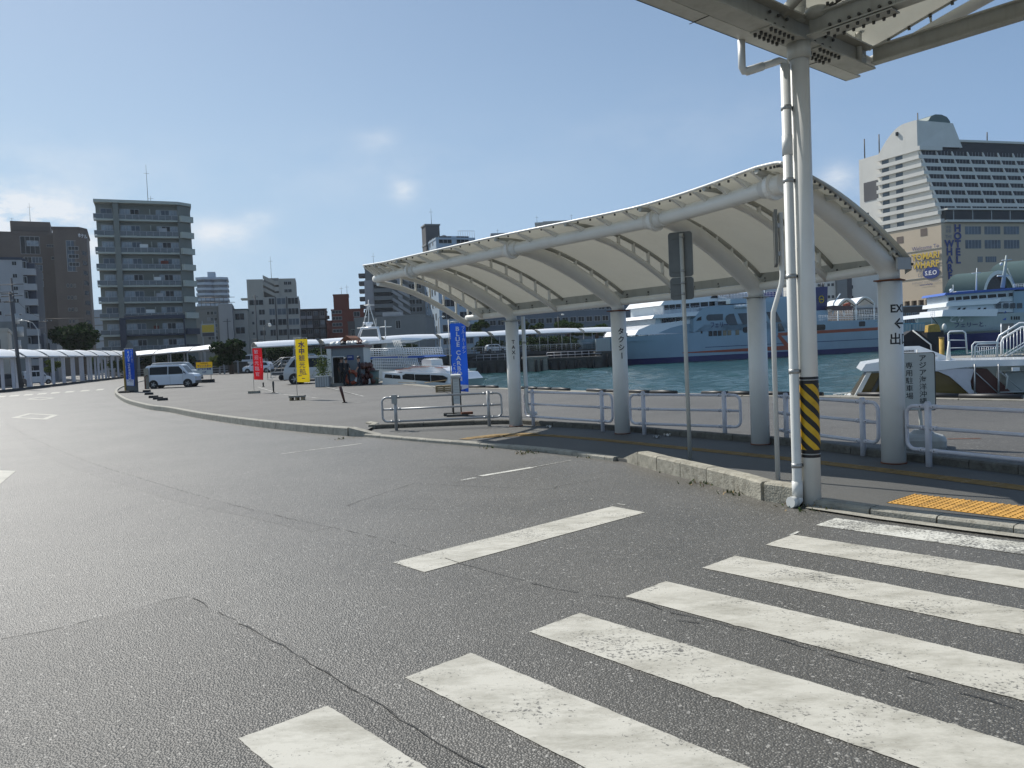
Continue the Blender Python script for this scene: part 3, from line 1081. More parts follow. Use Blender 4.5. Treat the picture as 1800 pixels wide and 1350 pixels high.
# intermediate light ribs
for t in (.5, 1.5, 2.5, 3.5):
    m1 = MB()
    lo = [rib_pt(t, s, .05) for s in (0, .12, .25, .38, .5, .62, .75, .88, 1.0)]
    m1.tube(lo, .05, 'white_steel', 10)
    upc = [mem_pt(t, v) - V(0, 0, .03) for v in [k / 14 for k in range(0, 15)]]
    m1.tube(upc, .032, 'beam_grey', 6)
    for v in (.12, .24, .36, .48, .60, .72):
        s = -.06 + v * 1.20
        m1.tube([rib_pt(t, s, .05), mem_pt(t, v) - V(0, 0, .03)], .032, 'white_steel', 6)
    m1.build('light_rib', sh, world=True)
# end rib on the far side
m1 = MB()
lo = [rib_pt(0, s, -.08) for s in (0, .12, .25, .38, .5, .62, .75, .88, 1.0)]
m1.tube(lo, .065, 'white_steel', 12)
for v in (.05, .17, .29, .42, .55, .68):
    m1.tube([rib_pt(0, -.06 + v * 1.20, -.03), mem_pt(0, v) - V(0, 0, .02)], .03, 'white_steel', 6)
m1.build('end_rib', sh, world=True)
# front tube
m1 = MB()
ft = [cr(ST, t) + V(0, 0, .02) for t in [k / 8 for k in range(0, 33)]]
ext = ft[0] + (ft[0] - ft[2]).normalized() * .12
m1.tube([ext] + ft, [.07] + [.10] * len(ft), 'white_steel', 16)
front_tube = m1.build('front_tube', sh, world=True)
for i in range(4):
    m1 = MB(); c = CT[i] + V(0, 0, .02)
    a = (ST[min(i + 2, 5)] - ST[i]).normalized()
    m1.tube([c - a * .03, c + a * .03], .165, 'white_steel', 24, smooth=False)
    m1.tube([c - a * .045, c + a * .045], .04, 'galv', 10)
    m1.tube([c - a * .16, c + a * .16], .118, 'white_steel', 18)
    m1.build('node_disc', front_tube, world=True)
# fins from tube to membrane edge
k = 0
for j in range(0, 25):
    t = .05 + j * (4.0 - .1) / 22
    if t > 4.0: break
    a = cr(ST, t) + V(0, 0, .10); b = mem_pt(t, 1.0) - V(0, 0, .03)
    ax_ = (cr(ST, min(t + .05, 4.99)) - cr(ST, max(0, t - .05))).normalized() * .022
    dn = (a - b); dn.z = 0; dn.normalize()
    m1 = MB()
    q = [a + dn * .11 + V(0, 0, -.02), a - dn * .06 + V(0, 0, -.05), b - dn * .02, b + dn * .07]
    vs = [p - ax_ for p in q] + [p + ax_ for p in q]
    m1.add(vs, [(0, 1, 2, 3), (7, 6, 5, 4), (0, 4, 5, 1), (1, 5, 6, 2), (2, 6, 7, 3), (3, 7, 4, 0)], 'white_steel')
    m1.build('edge_fin', sh, world=True)
# rear eave beam
m1 = MB()
rb = [cr(SB, t) for t in [k / 6 for k in range(0, 25)]]
rb = [Vector((p.x, p.y, 2.58)) for p in rb]
m1.tube([rb[0] + (rb[0] - rb[1]).normalized() * .05] + rb, .065, 'white_steel', 12)
eave = m1.build('eave_tube', sh, world=True)
m1 = MB()
P0 = [mem_pt(t, 0) for t in [k / 6 for k in range(0, 31)]]
for a, b in zip(P0, P0[1:]):
    d = (b - a).normalized()
    vs = [a + V(0, 0, .006), b + V(0, 0, .006), b - V(0, 0, .14), a - V(0, 0, .14)]
    n = Vector((-d.y, d.x, 0)) * .012
    m1.add([p - n for p in vs] + [p + n for p in vs], [(0, 1, 2, 3), (7, 6, 5, 4), (0, 4, 5, 1), (3, 2, 6, 7)], 'beam_grey')
m1.build('eave_plate', sh, world=True)
m1 = MB()
for k in range(0, 27):
    t = k / 6 + .04
    b = mem_pt(t, 0); a = cr(SB, t); a = Vector((a.x, a.y, 2.60))
    m1.tube([a, b - V(0, 0, .12)], .014, 'galv', 6)
    c = b - V(0, 0, .08)
    m1.box((c.x, c.y, c.z), (.03, .05, .03), 'dark_metal', rz=.9)
m1.split('eave_bolt', sh, world=True)
# membrane
m1 = MB()
T0 = -.02; T1 = 4.9
m1.grid(lambda a, b: mem_pt(max(0.0, T0 + (T1 - T0) * a), b), 60, 18, 'membrane')
m1.build('membrane_roof', sh, world=True)
# edge clamp strip and bolts
m1 = MB()
fe = [mem_pt(t, 1.0) + V(0, 0, .0) for t in [k * 4.9 / 60 for k in range(61)]]
m1.tube(fe, .018, 'white_steel', 6)
ge = [mem_pt(4.9, v) for v in [k / 20 for k in range(21)]]
m1.tube(ge, .022, 'beam_grey', 6)
m1.tube([mem_pt(0, v) for v in [k / 20 for k in range(21)]], .018, 'beam_grey', 6)
m1.build('edge_strip', sh, world=True)
m1 = MB()
for k in range(0, 62):
    p = mem_pt(k * 4.9 / 61, .985) - V(0, 0, .03)
    m1.box(tuple(p), (.02, .02, .028), 'dark_metal', rz=.7)
for k in range(0, 26):
    p = mem_pt(4.88, k / 25) - V(0, 0, .035)
    m1.box(tuple(p), (.02, .02, .028), 'dark_metal', rz=.3)
m1.split('edge_bolt', sh, world=True)
# near end brackets between last rib and membrane end
for v in (.10, .22, .34, .46, .58, .70, .82):
    m1 = MB()
    s = -.06 + v * 1.20
    a = rib_pt(4, s, .14); b = mem_pt(4.88, v) - V(0, 0, .03)
    m1.tube([a, b], .022, 'white_steel_old', 6)
    c = a.lerp(b, .5)
    m1.add([a + V(0, 0, .04), b, b - V(0, 0, .02), a - V(0, 0, .08)], [(0, 1, 2, 3)], 'white_steel_old')
    m1.build('end_bracket', sh, world=True)
m1 = MB(); p = mem_pt(4.9, 0)
p = at(1588, 463, 9.9); m1.box((p.x, p.y, p.z), (.22, .03, .15), 'frame_grey', rz=.35)
m1.build('end_plate', sh, world=True)
# rain pipe beside first column
m1 = MB(); c = CB[0] + V(.26, -.02, 0)
m1.tube([c + V(0, 0, 2.5), c + V(.0, 0, .55), c + V(.03, 0, .35), c + V(.14, -.02, .30), c + V(.22, -.03, .33)], .045, 'white_plain', 12)
dp = m1.build('downpipe', sh, world=True)
m1 = MB()
for z in (.9, 1.9):
    m1.tube([c + V(0, 0, z), c + V(0, 0, z + .04)], .05, 'galv', 12)
m1.split('pipe_clamp', dp, world=True)
# lettering on the columns


def ang_to_cam(c, off=0.0):
    return math.atan2(-c[1], -c[0]) + off


def col_text(i, chars, z, size, off, sx=1.0, pitch=1.05, bold=.02):
    c = CB[i]
    m1 = MB()
    # text must read left to right when seen from outside
    f0 = cyl_wrap((c.x, c.y), .1495, ang_to_cam(c, off), z)
    lettering(m1, chars, size, 'ink', lambda x, y: f0(x, y), vertical=True, pitch=pitch, bold=bold, sx=sx, cut=True)
    m1.build('lettering', sh, world=True)


col_text(0, 'TAXI', 1.90, .11, .12)
col_text(1, 'タクシー', 1.97, .135, .30, pitch=1.15)
col_text(3, ['EXIT'], 2.00, .14, .95, bold=.025)
col_text(3, ['←'], 1.79, .21, .85, bold=.012)
col_text(3, ['出口'], 1.60, .16, .92, bold=.018)

# ------------------------------------------------------------------ guard rails


def guard_rail(a, b, label, m, loops=(1, 1), zs=(.80, .53, .25), h=.85):
    a = Vector((a[0], a[1], 0)); b = Vector((b[0], b[1], 0))
    d = (b - a).normalized(); c = (a + b) / 2
    root = thing('guard_rail', label, 'guard rail', (c.x, c.y, .045), group='pipe guard rails along the back of the sidewalk')
    n = Vector((-d.y, d.x, 0))
    for p in (a, b):
        m1 = MB(); m1.tube([(p.x, p.y, .03), (p.x, p.y, h)], .039, m, 14)
        m1.tube([(p.x, p.y, h), (p.x, p.y, h + .012)], .030, m, 14)
        m1.build('post', root, world=True)
    ov = .30
    off = -n * 0.0
    m1 = MB()
    for z in zs[1:2]:
        m1.tube([a - d * (ov if loops[0] else 0) + V(0, 0, z), b + d * (ov if loops[1] else 0) + V(0, 0, z)], .023, m, 10)
    top, bot = zs[0], zs[2]
    def loop(p, dd):
        r = .11
        out = [p + V(0, 0, top)]
        for k in range(0, 6):
            an = math.pi / 2 * k / 5
            out.append(p + dd * (ov - r + r * math.sin(an)) + V(0, 0, top - r + r * math.cos(an)))
        for k in range(0, 6):
            an = math.pi / 2 * k / 5
            out.append(p + dd * (ov - r + r * math.cos(an)) + V(0, 0, bot + r - r * math.sin(an)))
        out.append(p + V(0, 0, bot))
        return out
    L1 = loop(a, -d) if loops[0] else None
    L2 = loop(b, d) if loops[1] else None
    m1.tube([a + V(0, 0, top), b + V(0, 0, top)], .025, m, 10)
    m1.tube([a + V(0, 0, bot), b + V(0, 0, bot)], .025, m, 10)
    for L in (L1, L2):
        if L: m1.tube(L, .025, m, 10)
    m1.build('rail', root, world=True)
    m1 = MB()
    for p in (a, b):
        for z in zs:
            for sgn in (-1, 1):
                q = p + d * sgn * .09 + V(0, 0, z)
                m1.tube([q - d * .03, q + d * .03], .030, m, 10)
                m1.box(tuple(q - n * .024), (.014, .012, .014), 'dark_metal', rz=math.atan2(d.y, d.x))
    m1.split('rail_sleeve', root, world=True)
    return root


g1 = guard_rail((-2.68, 17.82), (-.56, 17.86), 'pale grey pipe guard rail with a grey box tied to its post', 'rail_grey')
guard_rail((.44, 17.5), (1.78, 15.65), 'lavender white pipe guard rail between the TAXI column and the next column', 'rail_white')
guard_rail((2.46, 14.75), (3.68, 13.62), 'lavender white pipe guard rail crossed by the bus stop sign pole', 'rail_white')
guard_rail((4.38, 12.55), (4.87, 10.9), 'lavender white pipe guard rail behind the striped column', 'rail_white')
guard_rail((5.17, 9.74), (6.55, 6.9), 'lavender white pipe guard rail in front of the parking sign board', 'rail_white')
m1 = MB(); m1.box((-2.69, 17.78, .76), (.12, .08, .2), 'base_plastic'); m1.build('tied_box', g1, world=True)

# ------------------------------------------------------------------ upper canopy over the crossing
NP = V(3.02, 7.97, 0)
dA = V(.767, .642, 0).normalized(); eA = V(.655, -.756, 0).normalized()
uc = thing('entrance_canopy', 'tall white steel canopy column with steel beams and a membrane roof overhead', 'canopy', (3.02, 7.97, .0))
m1 = MB(); m1.tube([NP + V(0, 0, -.02), NP + V(0, 0, 4.52)], .094, 'white_steel', 30)
ucol = m1.build('column', uc, world=True)
m1 = MB(); m1.tube([NP + V(0, 0, 4.50), NP + V(0, 0, 4.66)], .115, 'white_steel_old', 30)
m1.tube([NP + V(0, 0, 5.0), NP + V(0, 0, 5.25)], .08, 'white_steel_old', 20)
m1.split('column_head', ucol, world=True)
# warning wrap: black base with yellow diagonal stripes
m1 = MB()
m1.grid(lambda a, b: NP + V(.0965 * math.cos(a * 2 * math.pi), .0965 * math.sin(a * 2 * math.pi), .50 + b * .82), 40, 1, 'black')
wrap = m1.build('warning_wrap', ucol, world=True)
m1 = MB()
zlo, zhi = .58, 1.25
ns = 9
pit = .150
for k in range(-8, 14):
    for j in range(40):
        a0 = j / 40 * 2 * math.pi; a1 = (j + 1) / 40 * 2 * math.pi
        # stripe falls towards increasing angle seen from outside
        za0 = zlo + k * pit + (a0) * .0965 * 1.0 * (pit * 4 / (2 * math.pi * .0965)); za1 = zlo + k * pit + (a1) * .0965 * (pit * 4 / (2 * math.pi * .0965))
        q = [(a0, za0), (a1, za1), (a1, za1 + pit * .52), (a0, za0 + pit * .52)]
        q = [(a, max(zlo, min(zhi, z))) for a, z in q]
        if abs(q[0][1] - q[3][1]) < 1e-4 and abs(q[1][1] - q[2][1]) < 1e-4: continue
        m1.add([NP + V(.0985 * math.cos(-a), .0985 * math.sin(-a), z) for a, z in q], [(0, 1, 2, 3)], 'warn_yellow')
m1.build('warning_stripe', wrap, world=True)
m1 = MB()
for z in (.535, 1.29):
    m1.tube([NP + V(0, 0, z - .006), NP + V(0, 0, z + .006)], .0985, 'galv', 30)
m1.split('wrap_band', wrap, world=True)
# rain pipe of the column
PP = NP + V(-.155, -.03, 0)
gd = G(1303, 72, 4.66); ez = 1.69 + ray(1303, 128).z * gd.y
pe = V(PP.x - .02, PP.y, 4.50)
m1 = MB()
dd_ = (pe - V(gd.x, gd.y, ez)).normalized()
m1.tube([V(gd.x, gd.y, 4.67), V(gd.x, gd.y, ez + .05), V(gd.x, gd.y, ez + .01) + dd_ * .02, V(gd.x, gd.y, ez) + dd_ * .07, pe - dd_ * .04, pe + V(.01, 0, -.02), pe + V(.02, 0, -.12)], .036, 'white_plain', 14)
m1.tube([V(gd.x, gd.y, ez) + dd_ * .05, V(gd.x, gd.y, ez) + dd_ * .24], .042, 'white_plain', 14)
m1.tube([PP + V(0, 0, 4.45), PP + V(0, 0, .12), PP + V(0, -.01, .07), PP + V(-.03, -.03, .05), PP + V(-.07, -.05, .055)], [.048] * 2 + [.05, .05, .05], 'white_plain', 18)
m1.tube([PP + V(0, 0, .26), PP + V(0, 0, .10)], .054, 'white_plain', 18)
m1.tube([PP + V(0, 0, 3.75), PP + V(0, 0, 3.55)], .052, 'white_plain', 18)
m1.tube([PP + V(-.04, -.035, .055), PP + V(-.10, -.07, .06)], .056, 'white_plain', 18)
udp = m1.build('downpipe', uc, world=True)
for z in (.40, 1.36, 2.32, 3.28, 4.0):
    m1 = MB(); m1.tube([PP + V(0, 0, z), PP + V(0, 0, z + .045)], .053, 'galv', 18)
    m1.box(tuple(PP + V(.055, .01, z + .022)), (.06, .03, .03), 'dark_metal')
    m1.build('pipe_band', udp, world=True)


def ibeam(mb, a, b, hh=.25, ww=.2, m='beam_grey', tf=.016):
    d = (b - a).normalized(); side = d.cross(V(0, 0, 1)).normalized(); up = side.cross(d)
    def slab(cu, cs, hu, hs):
        q = []
        for p in (a, b):
            for su, ss in ((-1, -1), (-1, 1), (1, 1), (1, -1)):
                q.append(p + up * (cu + su * hu) + side * (cs + ss * hs))
        mb.add(q, [(0, 1, 2, 3), (7, 6, 5, 4), (0, 4, 5, 1), (1, 5, 6, 2), (2, 6, 7, 3), (3, 7, 4, 0)], m)
    slab(-hh / 2 + tf / 2, 0, tf / 2, ww / 2); slab(hh / 2 - tf / 2, 0, tf / 2, ww / 2); slab(0, 0, hh / 2 - tf, .006)
    return mb


zb = 4.78
A0 = NP + V(0, 0, zb) - dA * 4.4; A1 = NP + V(0, 0, zb) + dA * 1.42
m1 = MB(); ibeam(m1, A0, A1, .24, .22); bA = m1.build('cross_beam', uc, world=True)
m1 = MB(); ibeam(m1, NP + V(0, 0, zb) + eA * .12, NP + V(0, 0, zb) + eA * 7.5, .20, .14); m1.build('long_beam', uc, world=True)
E1 = A1 - dA * .08
m1 = MB(); ibeam(m1, E1 + eA * .12, E1 + eA * 7.5, .18, .12); m1.build('edge_beam', uc, world=True)
B0 = NP + V(0, 0, zb) - dA * 3.4
m1 = MB(); ibeam(m1, B0 + eA * .12, B0 + eA * 7.5, .225, .14); m1.build('edge_beam', uc, world=True)
# splice plates and bolts near the node
m1 = MB()
bt = MB()
for s, e in ((-.68, -.22), (.22, .68)):
    c = NP + dA * (s + e) / 2 + V(0, 0, zb - .127)
    m1.box(tuple(c), (e - s, .24, .012), 'beam_grey', rz=math.atan2(dA.y, dA.x))
    for k in range(6):
        for w in (-.085, -.02, .085):
            p = NP + dA * (s + .04 + k * (e - s - .08) / 5) + eA * w + V(0, 0, zb - .135)
            bt.tube([p, p - V(0, 0, .032)], [.017, .014], 'dark_metal', 6)
            if w in (-.085, .085):
                p2 = NP + dA * (s + .04 + k * (e - s - .08) / 5) + eA * (.02 if w > 0 else -.02) + V(0, 0, zb - .05 + (.1 if k % 2 else 0))
                bt.tube([p2, p2 + eA * (.02 if w > 0 else -.02)], .016, 'dark_metal', 6)
s, e = .30, .95
c = NP + eA * (s + e) / 2 + V(0, 0, zb - .124)
m1.box(tuple(c), (e - s, .17, .012), 'beam_grey', rz=math.atan2(eA.y, eA.x))
c = NP + eA * (s + e) / 2 + V(0, 0, zb)
m1.box(tuple(c), (e - s, .03, .17), 'beam_grey', rz=math.atan2(eA.y, eA.x))
for k in range(7):
    for w in (-.06, .06):
        p = NP + eA * (s + .04 + k * (e - s - .08) / 6) + dA * w + V(0, 0, zb - .128)
        bt.tube([p, p - V(0, 0, .028)], [.016, .013], 'dark_metal', 6)
        p = NP + eA * (s + .04 + k * (e - s - .08) / 6) + dA * .018 * (1 if w > 0 else -1) + V(0, 0, zb + w * .8)
        bt.tube([p, p + dA * (.022 if w > 0 else -.022)], .015, 'dark_metal', 6)
        p = NP + eA * (s + .04 + k * (e - s - .08) / 6) + dA * w + V(0, 0, zb + .125)
        bt.tube([p, p + V(0, 0, .03)], .015, 'dark_metal', 6)
m1.build('splice_plate', uc, world=True)
bt.split('bolt', uc, world=True)
# fascia and gutter on the outer side
gn = -eA
m1 = MB()
a = A0 + gn * .12; b = A1 + gn * .12 + dA * .12
for p0, p1, w, z in ((a, b, .17, -.118), ):
    q = [p0 + V(0, 0, z), p1 + V(0, 0, z), p1 + gn * w + V(0, 0, z), p0 + gn * w + V(0, 0, z)]
    m1.add(q + [v + V(0, 0, .02) for v in q], [(0, 1, 2, 3), (7, 6, 5, 4), (0, 4, 5, 1), (1, 5, 6, 2), (2, 6, 7, 3), (3, 7, 4, 0)], 'white_steel_old')
q = [a + gn * .17 + V(0, 0, -.118), b + gn * .17 + V(0, 0, -.118), b + gn * .21 + V(0, 0, .12), a + gn * .21 + V(0, 0, .12)]
m1.add(q + [v + eA * .012 for v in q], [(0, 1, 2, 3), (7, 6, 5, 4), (0, 4, 5, 1), (1, 5, 6, 2), (2, 6, 7, 3), (3, 7, 4, 0)], 'white_steel_old')
for k in range(3):
    c = a + (b - a) * (k + .55) / 3
    m1.box(tuple(c + gn * .1 + V(0, 0, -.121)), (.006, .22, .006), 'dark_metal', rz=math.atan2(dA.y, dA.x))
m1.build('gutter', uc, world=True)
# arching edge tube and membrane


def vault(bq):
    return .55 * math.sin(math.pi * max(0, min(bq, 6.4)) / 6.4)


ET = E1 + dA * .30
m1 = MB()
tp = [ET + eA * q + V(0, 0, .04 + vault(q)) for q in [-.05 + .3 * k for k in range(24)]]
m1.tube([tp[0] - dA * .32] + [tp[0] - dA * .02] + tp[1:], .062, 'white_steel', 18)
m1.ball(tuple(tp[0]), .065, 'white_steel', 14, 8)
m1.build('edge_tube', uc, world=True)


def um(a, b):
    """a 0..1 from edge tube across to the road side ; b 0..1 along"""
    q = -.05 + b * 6.6
    off = .30 - a * 5.6
    z = .20 + vault(q) + .0 + .16 * math.sin(math.pi * min(1, a * 1.0)) 
    return E1 + dA * off + eA * q + V(0, 0, z)


m1 = MB(); m1.grid(um, 28, 28, 'membrane')
m1.build('membrane_roof', uc, world=True)
m1 = MB()
m1.tube([um(0.002, k / 30) - V(0, 0, .012) for k in range(31)], .014, 'beam_grey', 6)
m1.tube([um(k / 30, 0.0) - V(0, 0, .012) for k in range(31)], .016, 'beam_grey', 6)
for k in range(1, 30):
    p = um(.004, k / 30) - V(0, 0, .03); m1.box(tuple(p), (.028, .028, .04), 'dark_metal', rz=.9)
    if k % 2:
        m1.tube([p, ET + eA * (-.05 + k / 30 * 6.6) + V(0, 0, .08 + vault(-.05 + k / 30 * 6.6))], .012, 'white_steel_old', 6)
m1.build('edge_strip', uc, world=True)
# ridge rib and struts above the beams
m1 = MB()
m1.tube([NP + V(0, 0, zb + .1), NP + V(0, 0, zb + .42)], .07, 'white_steel_old', 18)
pz = E1 - dA * .12 + eA * .02
m1.tube([pz + V(0, 0, -.1), pz + V(0, 0, .30)], .035, 'white_steel_old', 12)
m1.split('post', uc, world=True)
m1 = MB()
for st in (NP + dA * .45, NP - dA * .3):
    pts = [Vector((st.x, st.y, zb + .10)) + eA * q + V(0, 0, .30 * math.sin(math.pi / 2 * min(1, q / 1.2)) + vault(q) * .8) for q in (0, .3, .6, .9, 1.2, 2.0, 3.2, 4.6, 6.2)]
    m1.tube(pts, .055, 'beam_grey', 10)
m1.split('vault_rib', uc, world=True)
m1 = MB()
m1.tube([NP + dA * .1 + eA * .15 + V(0, 0, zb + .13), NP + dA * .1 + eA * 1.9 + V(0, 0, zb + .62)], .009, 'dark_metal', 6)
m1.tube([NP + dA * .1 + eA * .12 + V(0, 0, zb + .12), NP + dA * .1 + eA * .32 + V(0, 0, zb + .19)], .024, 'dark_metal', 8)
m1.ball(tuple(NP + eA * .2 + V(0, 0, zb + .12)), (.13, .13, .06), 'beam_grey')
m1.build('tie_rod', uc, world=True)

# ------------------------------------------------------------------ sign poles
bp = thing('stop_sign_pole', 'grey pole carrying two stacked rounded sign panels seen from behind', 'sign pole', (2.54, 11.32, .045))
m1 = MB(); m1.tube([(2.54, 11.32, .0), (2.52, 11.32, 3.30)], .030, 'white_steel_old', 16); m1.build('pole', bp, world=True)


def rrect(w, h, r, n=5):
    out = []
    for cx, cy, a0 in ((w / 2 - r, h / 2 - r, 0), (-w / 2 + r, h / 2 - r, 90), (-w / 2 + r, -h / 2 + r, 180), (w / 2 - r, -h / 2 + r, 270)):
        for k in range(n + 1):
            a = R(a0 + 90 * k / n)
            out.append((cx + r * math.cos(a), cy + r * math.sin(a)))
    return out


sa = V(.92, -.38, 0).normalized(); sn = V(-.38, -.92, 0).normalized()
for z0, z1, w, dx in ((2.69, 3.33, .34, -.03), (2.36, 2.675, .33, -.025)):
    m1 = MB()
    o_ = V(2.525, 11.32, (z0 + z1) / 2) + sa * dx
    m1.extr(rrect(w, z1 - z0, .04), o_ - sn * .035, sa, V(0, 0, 1), sn, -.02, .0, 'sign_back')
    pn = m1.build('sign_panel', bp, world=True)
    m1 = MB()
    m1.extr(rrect(w + .012, z1 - z0 + .012, .045), o_ - sn * .058, sa, V(0, 0, 1), sn, -.003, .0, 'white_plain')
    m1.build('panel_face', pn, world=True)
    m1 = MB()
    for z in (z0 + .08, z1 - .08):
        c = V(2.525, 11.32, z)
        m1.tube([c - V(0, 0, .015), c + V(0, 0, .015)], .036, 'galv', 12)
        m1.box(tuple(c - sn * .03 + sa * -.08), (.18, .02, .03), 'sign_back', rz=math.atan2(sa.y, sa.x))
    m1.build('bracket', pn, world=True)
tp_ = thing('bent_sign_pole', 'thin white pole bent near its top, holding an edge-on sign behind the striped column', 'sign pole', (3.12, 9.28, .0))
b0 = V(3.12, 9.28, 0)
q = [b0, V(3.12, 9.28, 1.95), V(3.125, 9.28, 2.04), V(3.16, 9.27, 2.16), V(3.22, 9.26, 2.36), V(3.235, 9.26, 2.46), V(3.235, 9.26, 3.2)]
m1 = MB(); m1.tube(q, .0285, 'white_plain', 16); m1.build('pole', tp_, world=True)
m1 = MB(); m1.box((3.185, 9.30, 2.90), (.035, .50, .62), 'sign_back', rz=R(-17)); m1.build('sign_panel', tp_, world=True)
m1 = MB(); m1.box((3.21, 9.26, 2.72), (.07, .05, .05), 'galv'); m1.box((3.21, 9.26, 3.05), (.07, .05, .05), 'galv'); m1.build('bracket', tp_, world=True)

# parking board on its weighted base
pk = thing('parking_board', 'white upright board with black vertical writing on a grey weighted base by the right column', 'sign board', (5.78, 11.05, .1))
ba = V(.88, -.47, 0).normalized(); bnn = V(-.47, -.88, 0).normalized()
c = V(5.78, 11.05, 0)
m1 = MB()
m1.extr(rrect(.46, .80, .03), c + V(-.07, 0, 1.04) , ba, V(.0, 0, 1), bnn, -.02, .0, 'board_white')
pb_ = m1.build('board', pk, world=True)
m1 = MB()
m1.extr(rrect(.485, .82, .03), c + V(-.07, 0, 1.04) - bnn * .0225, ba, V(0, 0, 1), bnn, -.02, .0, 'dark_metal')
m1.build('board_frame', pk, world=True)
m1 = MB()
lettering(m1, 'アジア海洋沖縄㈱', .098, 'ink', plane_fn(c + V(-.07, 0, 1.335) + bnn * .003 + ba * .085, ba), vertical=True, pitch=1.03, bold=.015)
lettering(m1, '専用駐車場', .098, 'ink', plane_fn(c + V(-.07, 0, 1.235) + bnn * .003 - ba * .085, ba), vertical=True, pitch=1.10, bold=.02)
m1.build('lettering', pb_, world=True)
m1 = MB(); m1.tube([c + V(0, 0, .22), c + V(-.03, 0, .66)], .024, 'white_steel_old', 12); m1.build('post', pk, world=True)
m1 = MB()
base_m = m1
def rr3(w, h, z):
    return [c + ba * p[0] + bnn * p[1] + V(0, 0, z) for p in rrect(w, h, .07)]
ringz = [(.58, .48, .10), (.60, .50, .14), (.60, .50, .22), (.52, .42, .27), (.30, .26, .31), (.2, .2, .36)]
vs = []; 
for w, h, z in ringz: vs += rr3(w, h, z - .0)
nn_ = len(rr3(.5, .4, 0))
fs = [(i * nn_ + k, i * nn_ + (k + 1) % nn_, (i + 1) * nn_ + (k + 1) % nn_, (i + 1) * nn_ + k) for i in range(len(ringz) - 1) for k in range(nn_)]
fs += [tuple(range(nn_))[::-1], tuple((len(ringz) - 1) * nn_ + k for k in range(nn_))]
m1.add(vs, fs, 'base_plastic')
m1.tube([c + V(0, 0, .34), c + V(0, 0, .40)], .035, 'dark_metal', 12)
m1.build('weighted_base', pk, world=True)

# narrow info board near the blue banner
ib = thing('info_stand', 'narrow white stand board with black edges next to the near blue banner', 'sign board', (-1.47, 20.6, .1))
m1 = MB()
for sx in (-.10, .10):
    m1.tube([(-1.47 + sx, 20.6, .10), (-1.47 + sx, 20.6, 1.1)], .018, 'dark_metal', 8)
m1.box((-1.47, 20.6, .13), (.55, .4, .05), 'dark_metal')
m1.box((-1.22, 20.55, .17), (.3, .22, .06), 'rust', rz=.2)
m1.build('frame', ib, world=True)
m1 = MB(); m1.box((-1.47, 20.585, .78), (.17, .03, .72), 'board_white'); m1.build('board', ib, world=True)
m1 = MB(); m1.box((-1.47, 20.585, 1.17), (.26, .16, .05), 'board_white', rx=.2); m1.box((-1.47, 20.58, 1.13), (.24, .12, .06), 'frame_grey', rx=.2); m1.build('cap', ib, world=True)
m1 = MB()
for k in range(7):
    m1.box((-1.47, 20.567, 1.02 - k * .075), (.10 + .02 * (k % 2), .002, .012), 'frame_grey')
m1.build('notice', ib, world=True)


# ------------------------------------------------------------------ banners
def cloth(mb, o, ax, w, h, m, wave=.05, seed=0, taper=0.0, nrm=None):
    n = nrm or Vector((-ax.y, ax.x, 0))
    def f(a, b):
        x = a * w; z = -b * h
        k = wave * a * math.sin(3.1 * b * 2 + seed + 2.2 * a) * (.3 + b)
        sw = -taper * b * b * a
        return Vector(o) + ax * (x + sw) + n * k + V(0, 0, z - .04 * a * b)
    mb.grid(f, 10, 26, m)
    return f


def banner(name, label, base, top, w, h, ax, cm, group=None, taper=0, seed=0, zpole=None, basekind=0):
    base = Vector(base); g = base.z
    rt = thing(name, label, 'banner flag', base, group=group)
    m1 = MB(); m1.tube([base + V(0, 0, .05), base + V(0, 0, top + .05)], .013, 'galv', 8)
    m1.build('pole', rt, world=True)
    m1 = MB()
    m1.tube([base + V(0, 0, top), base + ax * w + V(0, 0, top)], .009, 'white_plain', 6)
    m1.build('crossbar', rt, world=True)
    m1 = MB()
    f = cloth(m1, base + ax * .03 + V(0, 0, top - .05), ax, w - .03, h, cm, seed=seed, taper=taper)
    fl = m1.build('flag', rt, world=True)
    m1 = MB()
    for k in range(4):
        m1.box(tuple(base + ax * (.05 + k * (w - .08) / 3) + V(0, 0, top - .02)), (.025, .012, .07), 'white_plain')
    for k in range(1, 4):
        m1.box(tuple(base + ax * .02 + V(0, 0, top - k * h / 4)), (.05, .012, .03), 'white_plain')
    m1.split('loop', fl, world=True)
    return rt, fl, f


def on_cloth(f, w, h, off):
    ax_n = Vector((0, -1, 0))
    def g(x, y):
        a = max(0, min(1, x / w)); b = max(0, min(1, -y / h))
        p = f(a, b)
        dx = x - a * w
        return p + V(0, off, 0)
    return g


AXB = V(.97, -.24, 0).normalized()
# near blue banner
pb0 = V(-1.62, 20.9, .10)
rt, fl, f = banner('banner_flag', 'tall blue banner with white capitals beside the narrow white stand', pb0, 2.50, .46, 1.80, V(1, -.12, 0).normalized(), 'blue_flag', 'banner flags standing on the yard', taper=-.0, seed=1.2)
gg = on_cloth(f, .46, 1.80, -.015)
m1 = MB(); lettering(m1, 'BLUE CARBON', .155, 'flag_white', lambda x, y: gg(.215 + x * 1.25, -.20 + y), vertical=True, pitch=.89, bold=.035, cut=True)
lettering(m1, 'ブルーカーボン', .105, 'flag_white', lambda x, y: gg(.385 + x, -.17 + y), vertical=True, pitch=.98, bold=.01, cut=True)
lettering(m1, 'CRUISE', .105, 'flag_white', lambda x, y: gg(.085 + x, -1.13 + y), vertical=True, pitch=.98, bold=.02, cut=True)
m1.build('lettering', fl, world=True)
m1 = MB()
m1.grid(lambda a, b: gg(.12 + a * .335, -1.62 - b * .18 * (1 - a * .6)) + V(0, .005, 0), 6, 6, 'flag_white'); m1.build('white_foot', fl, world=True)
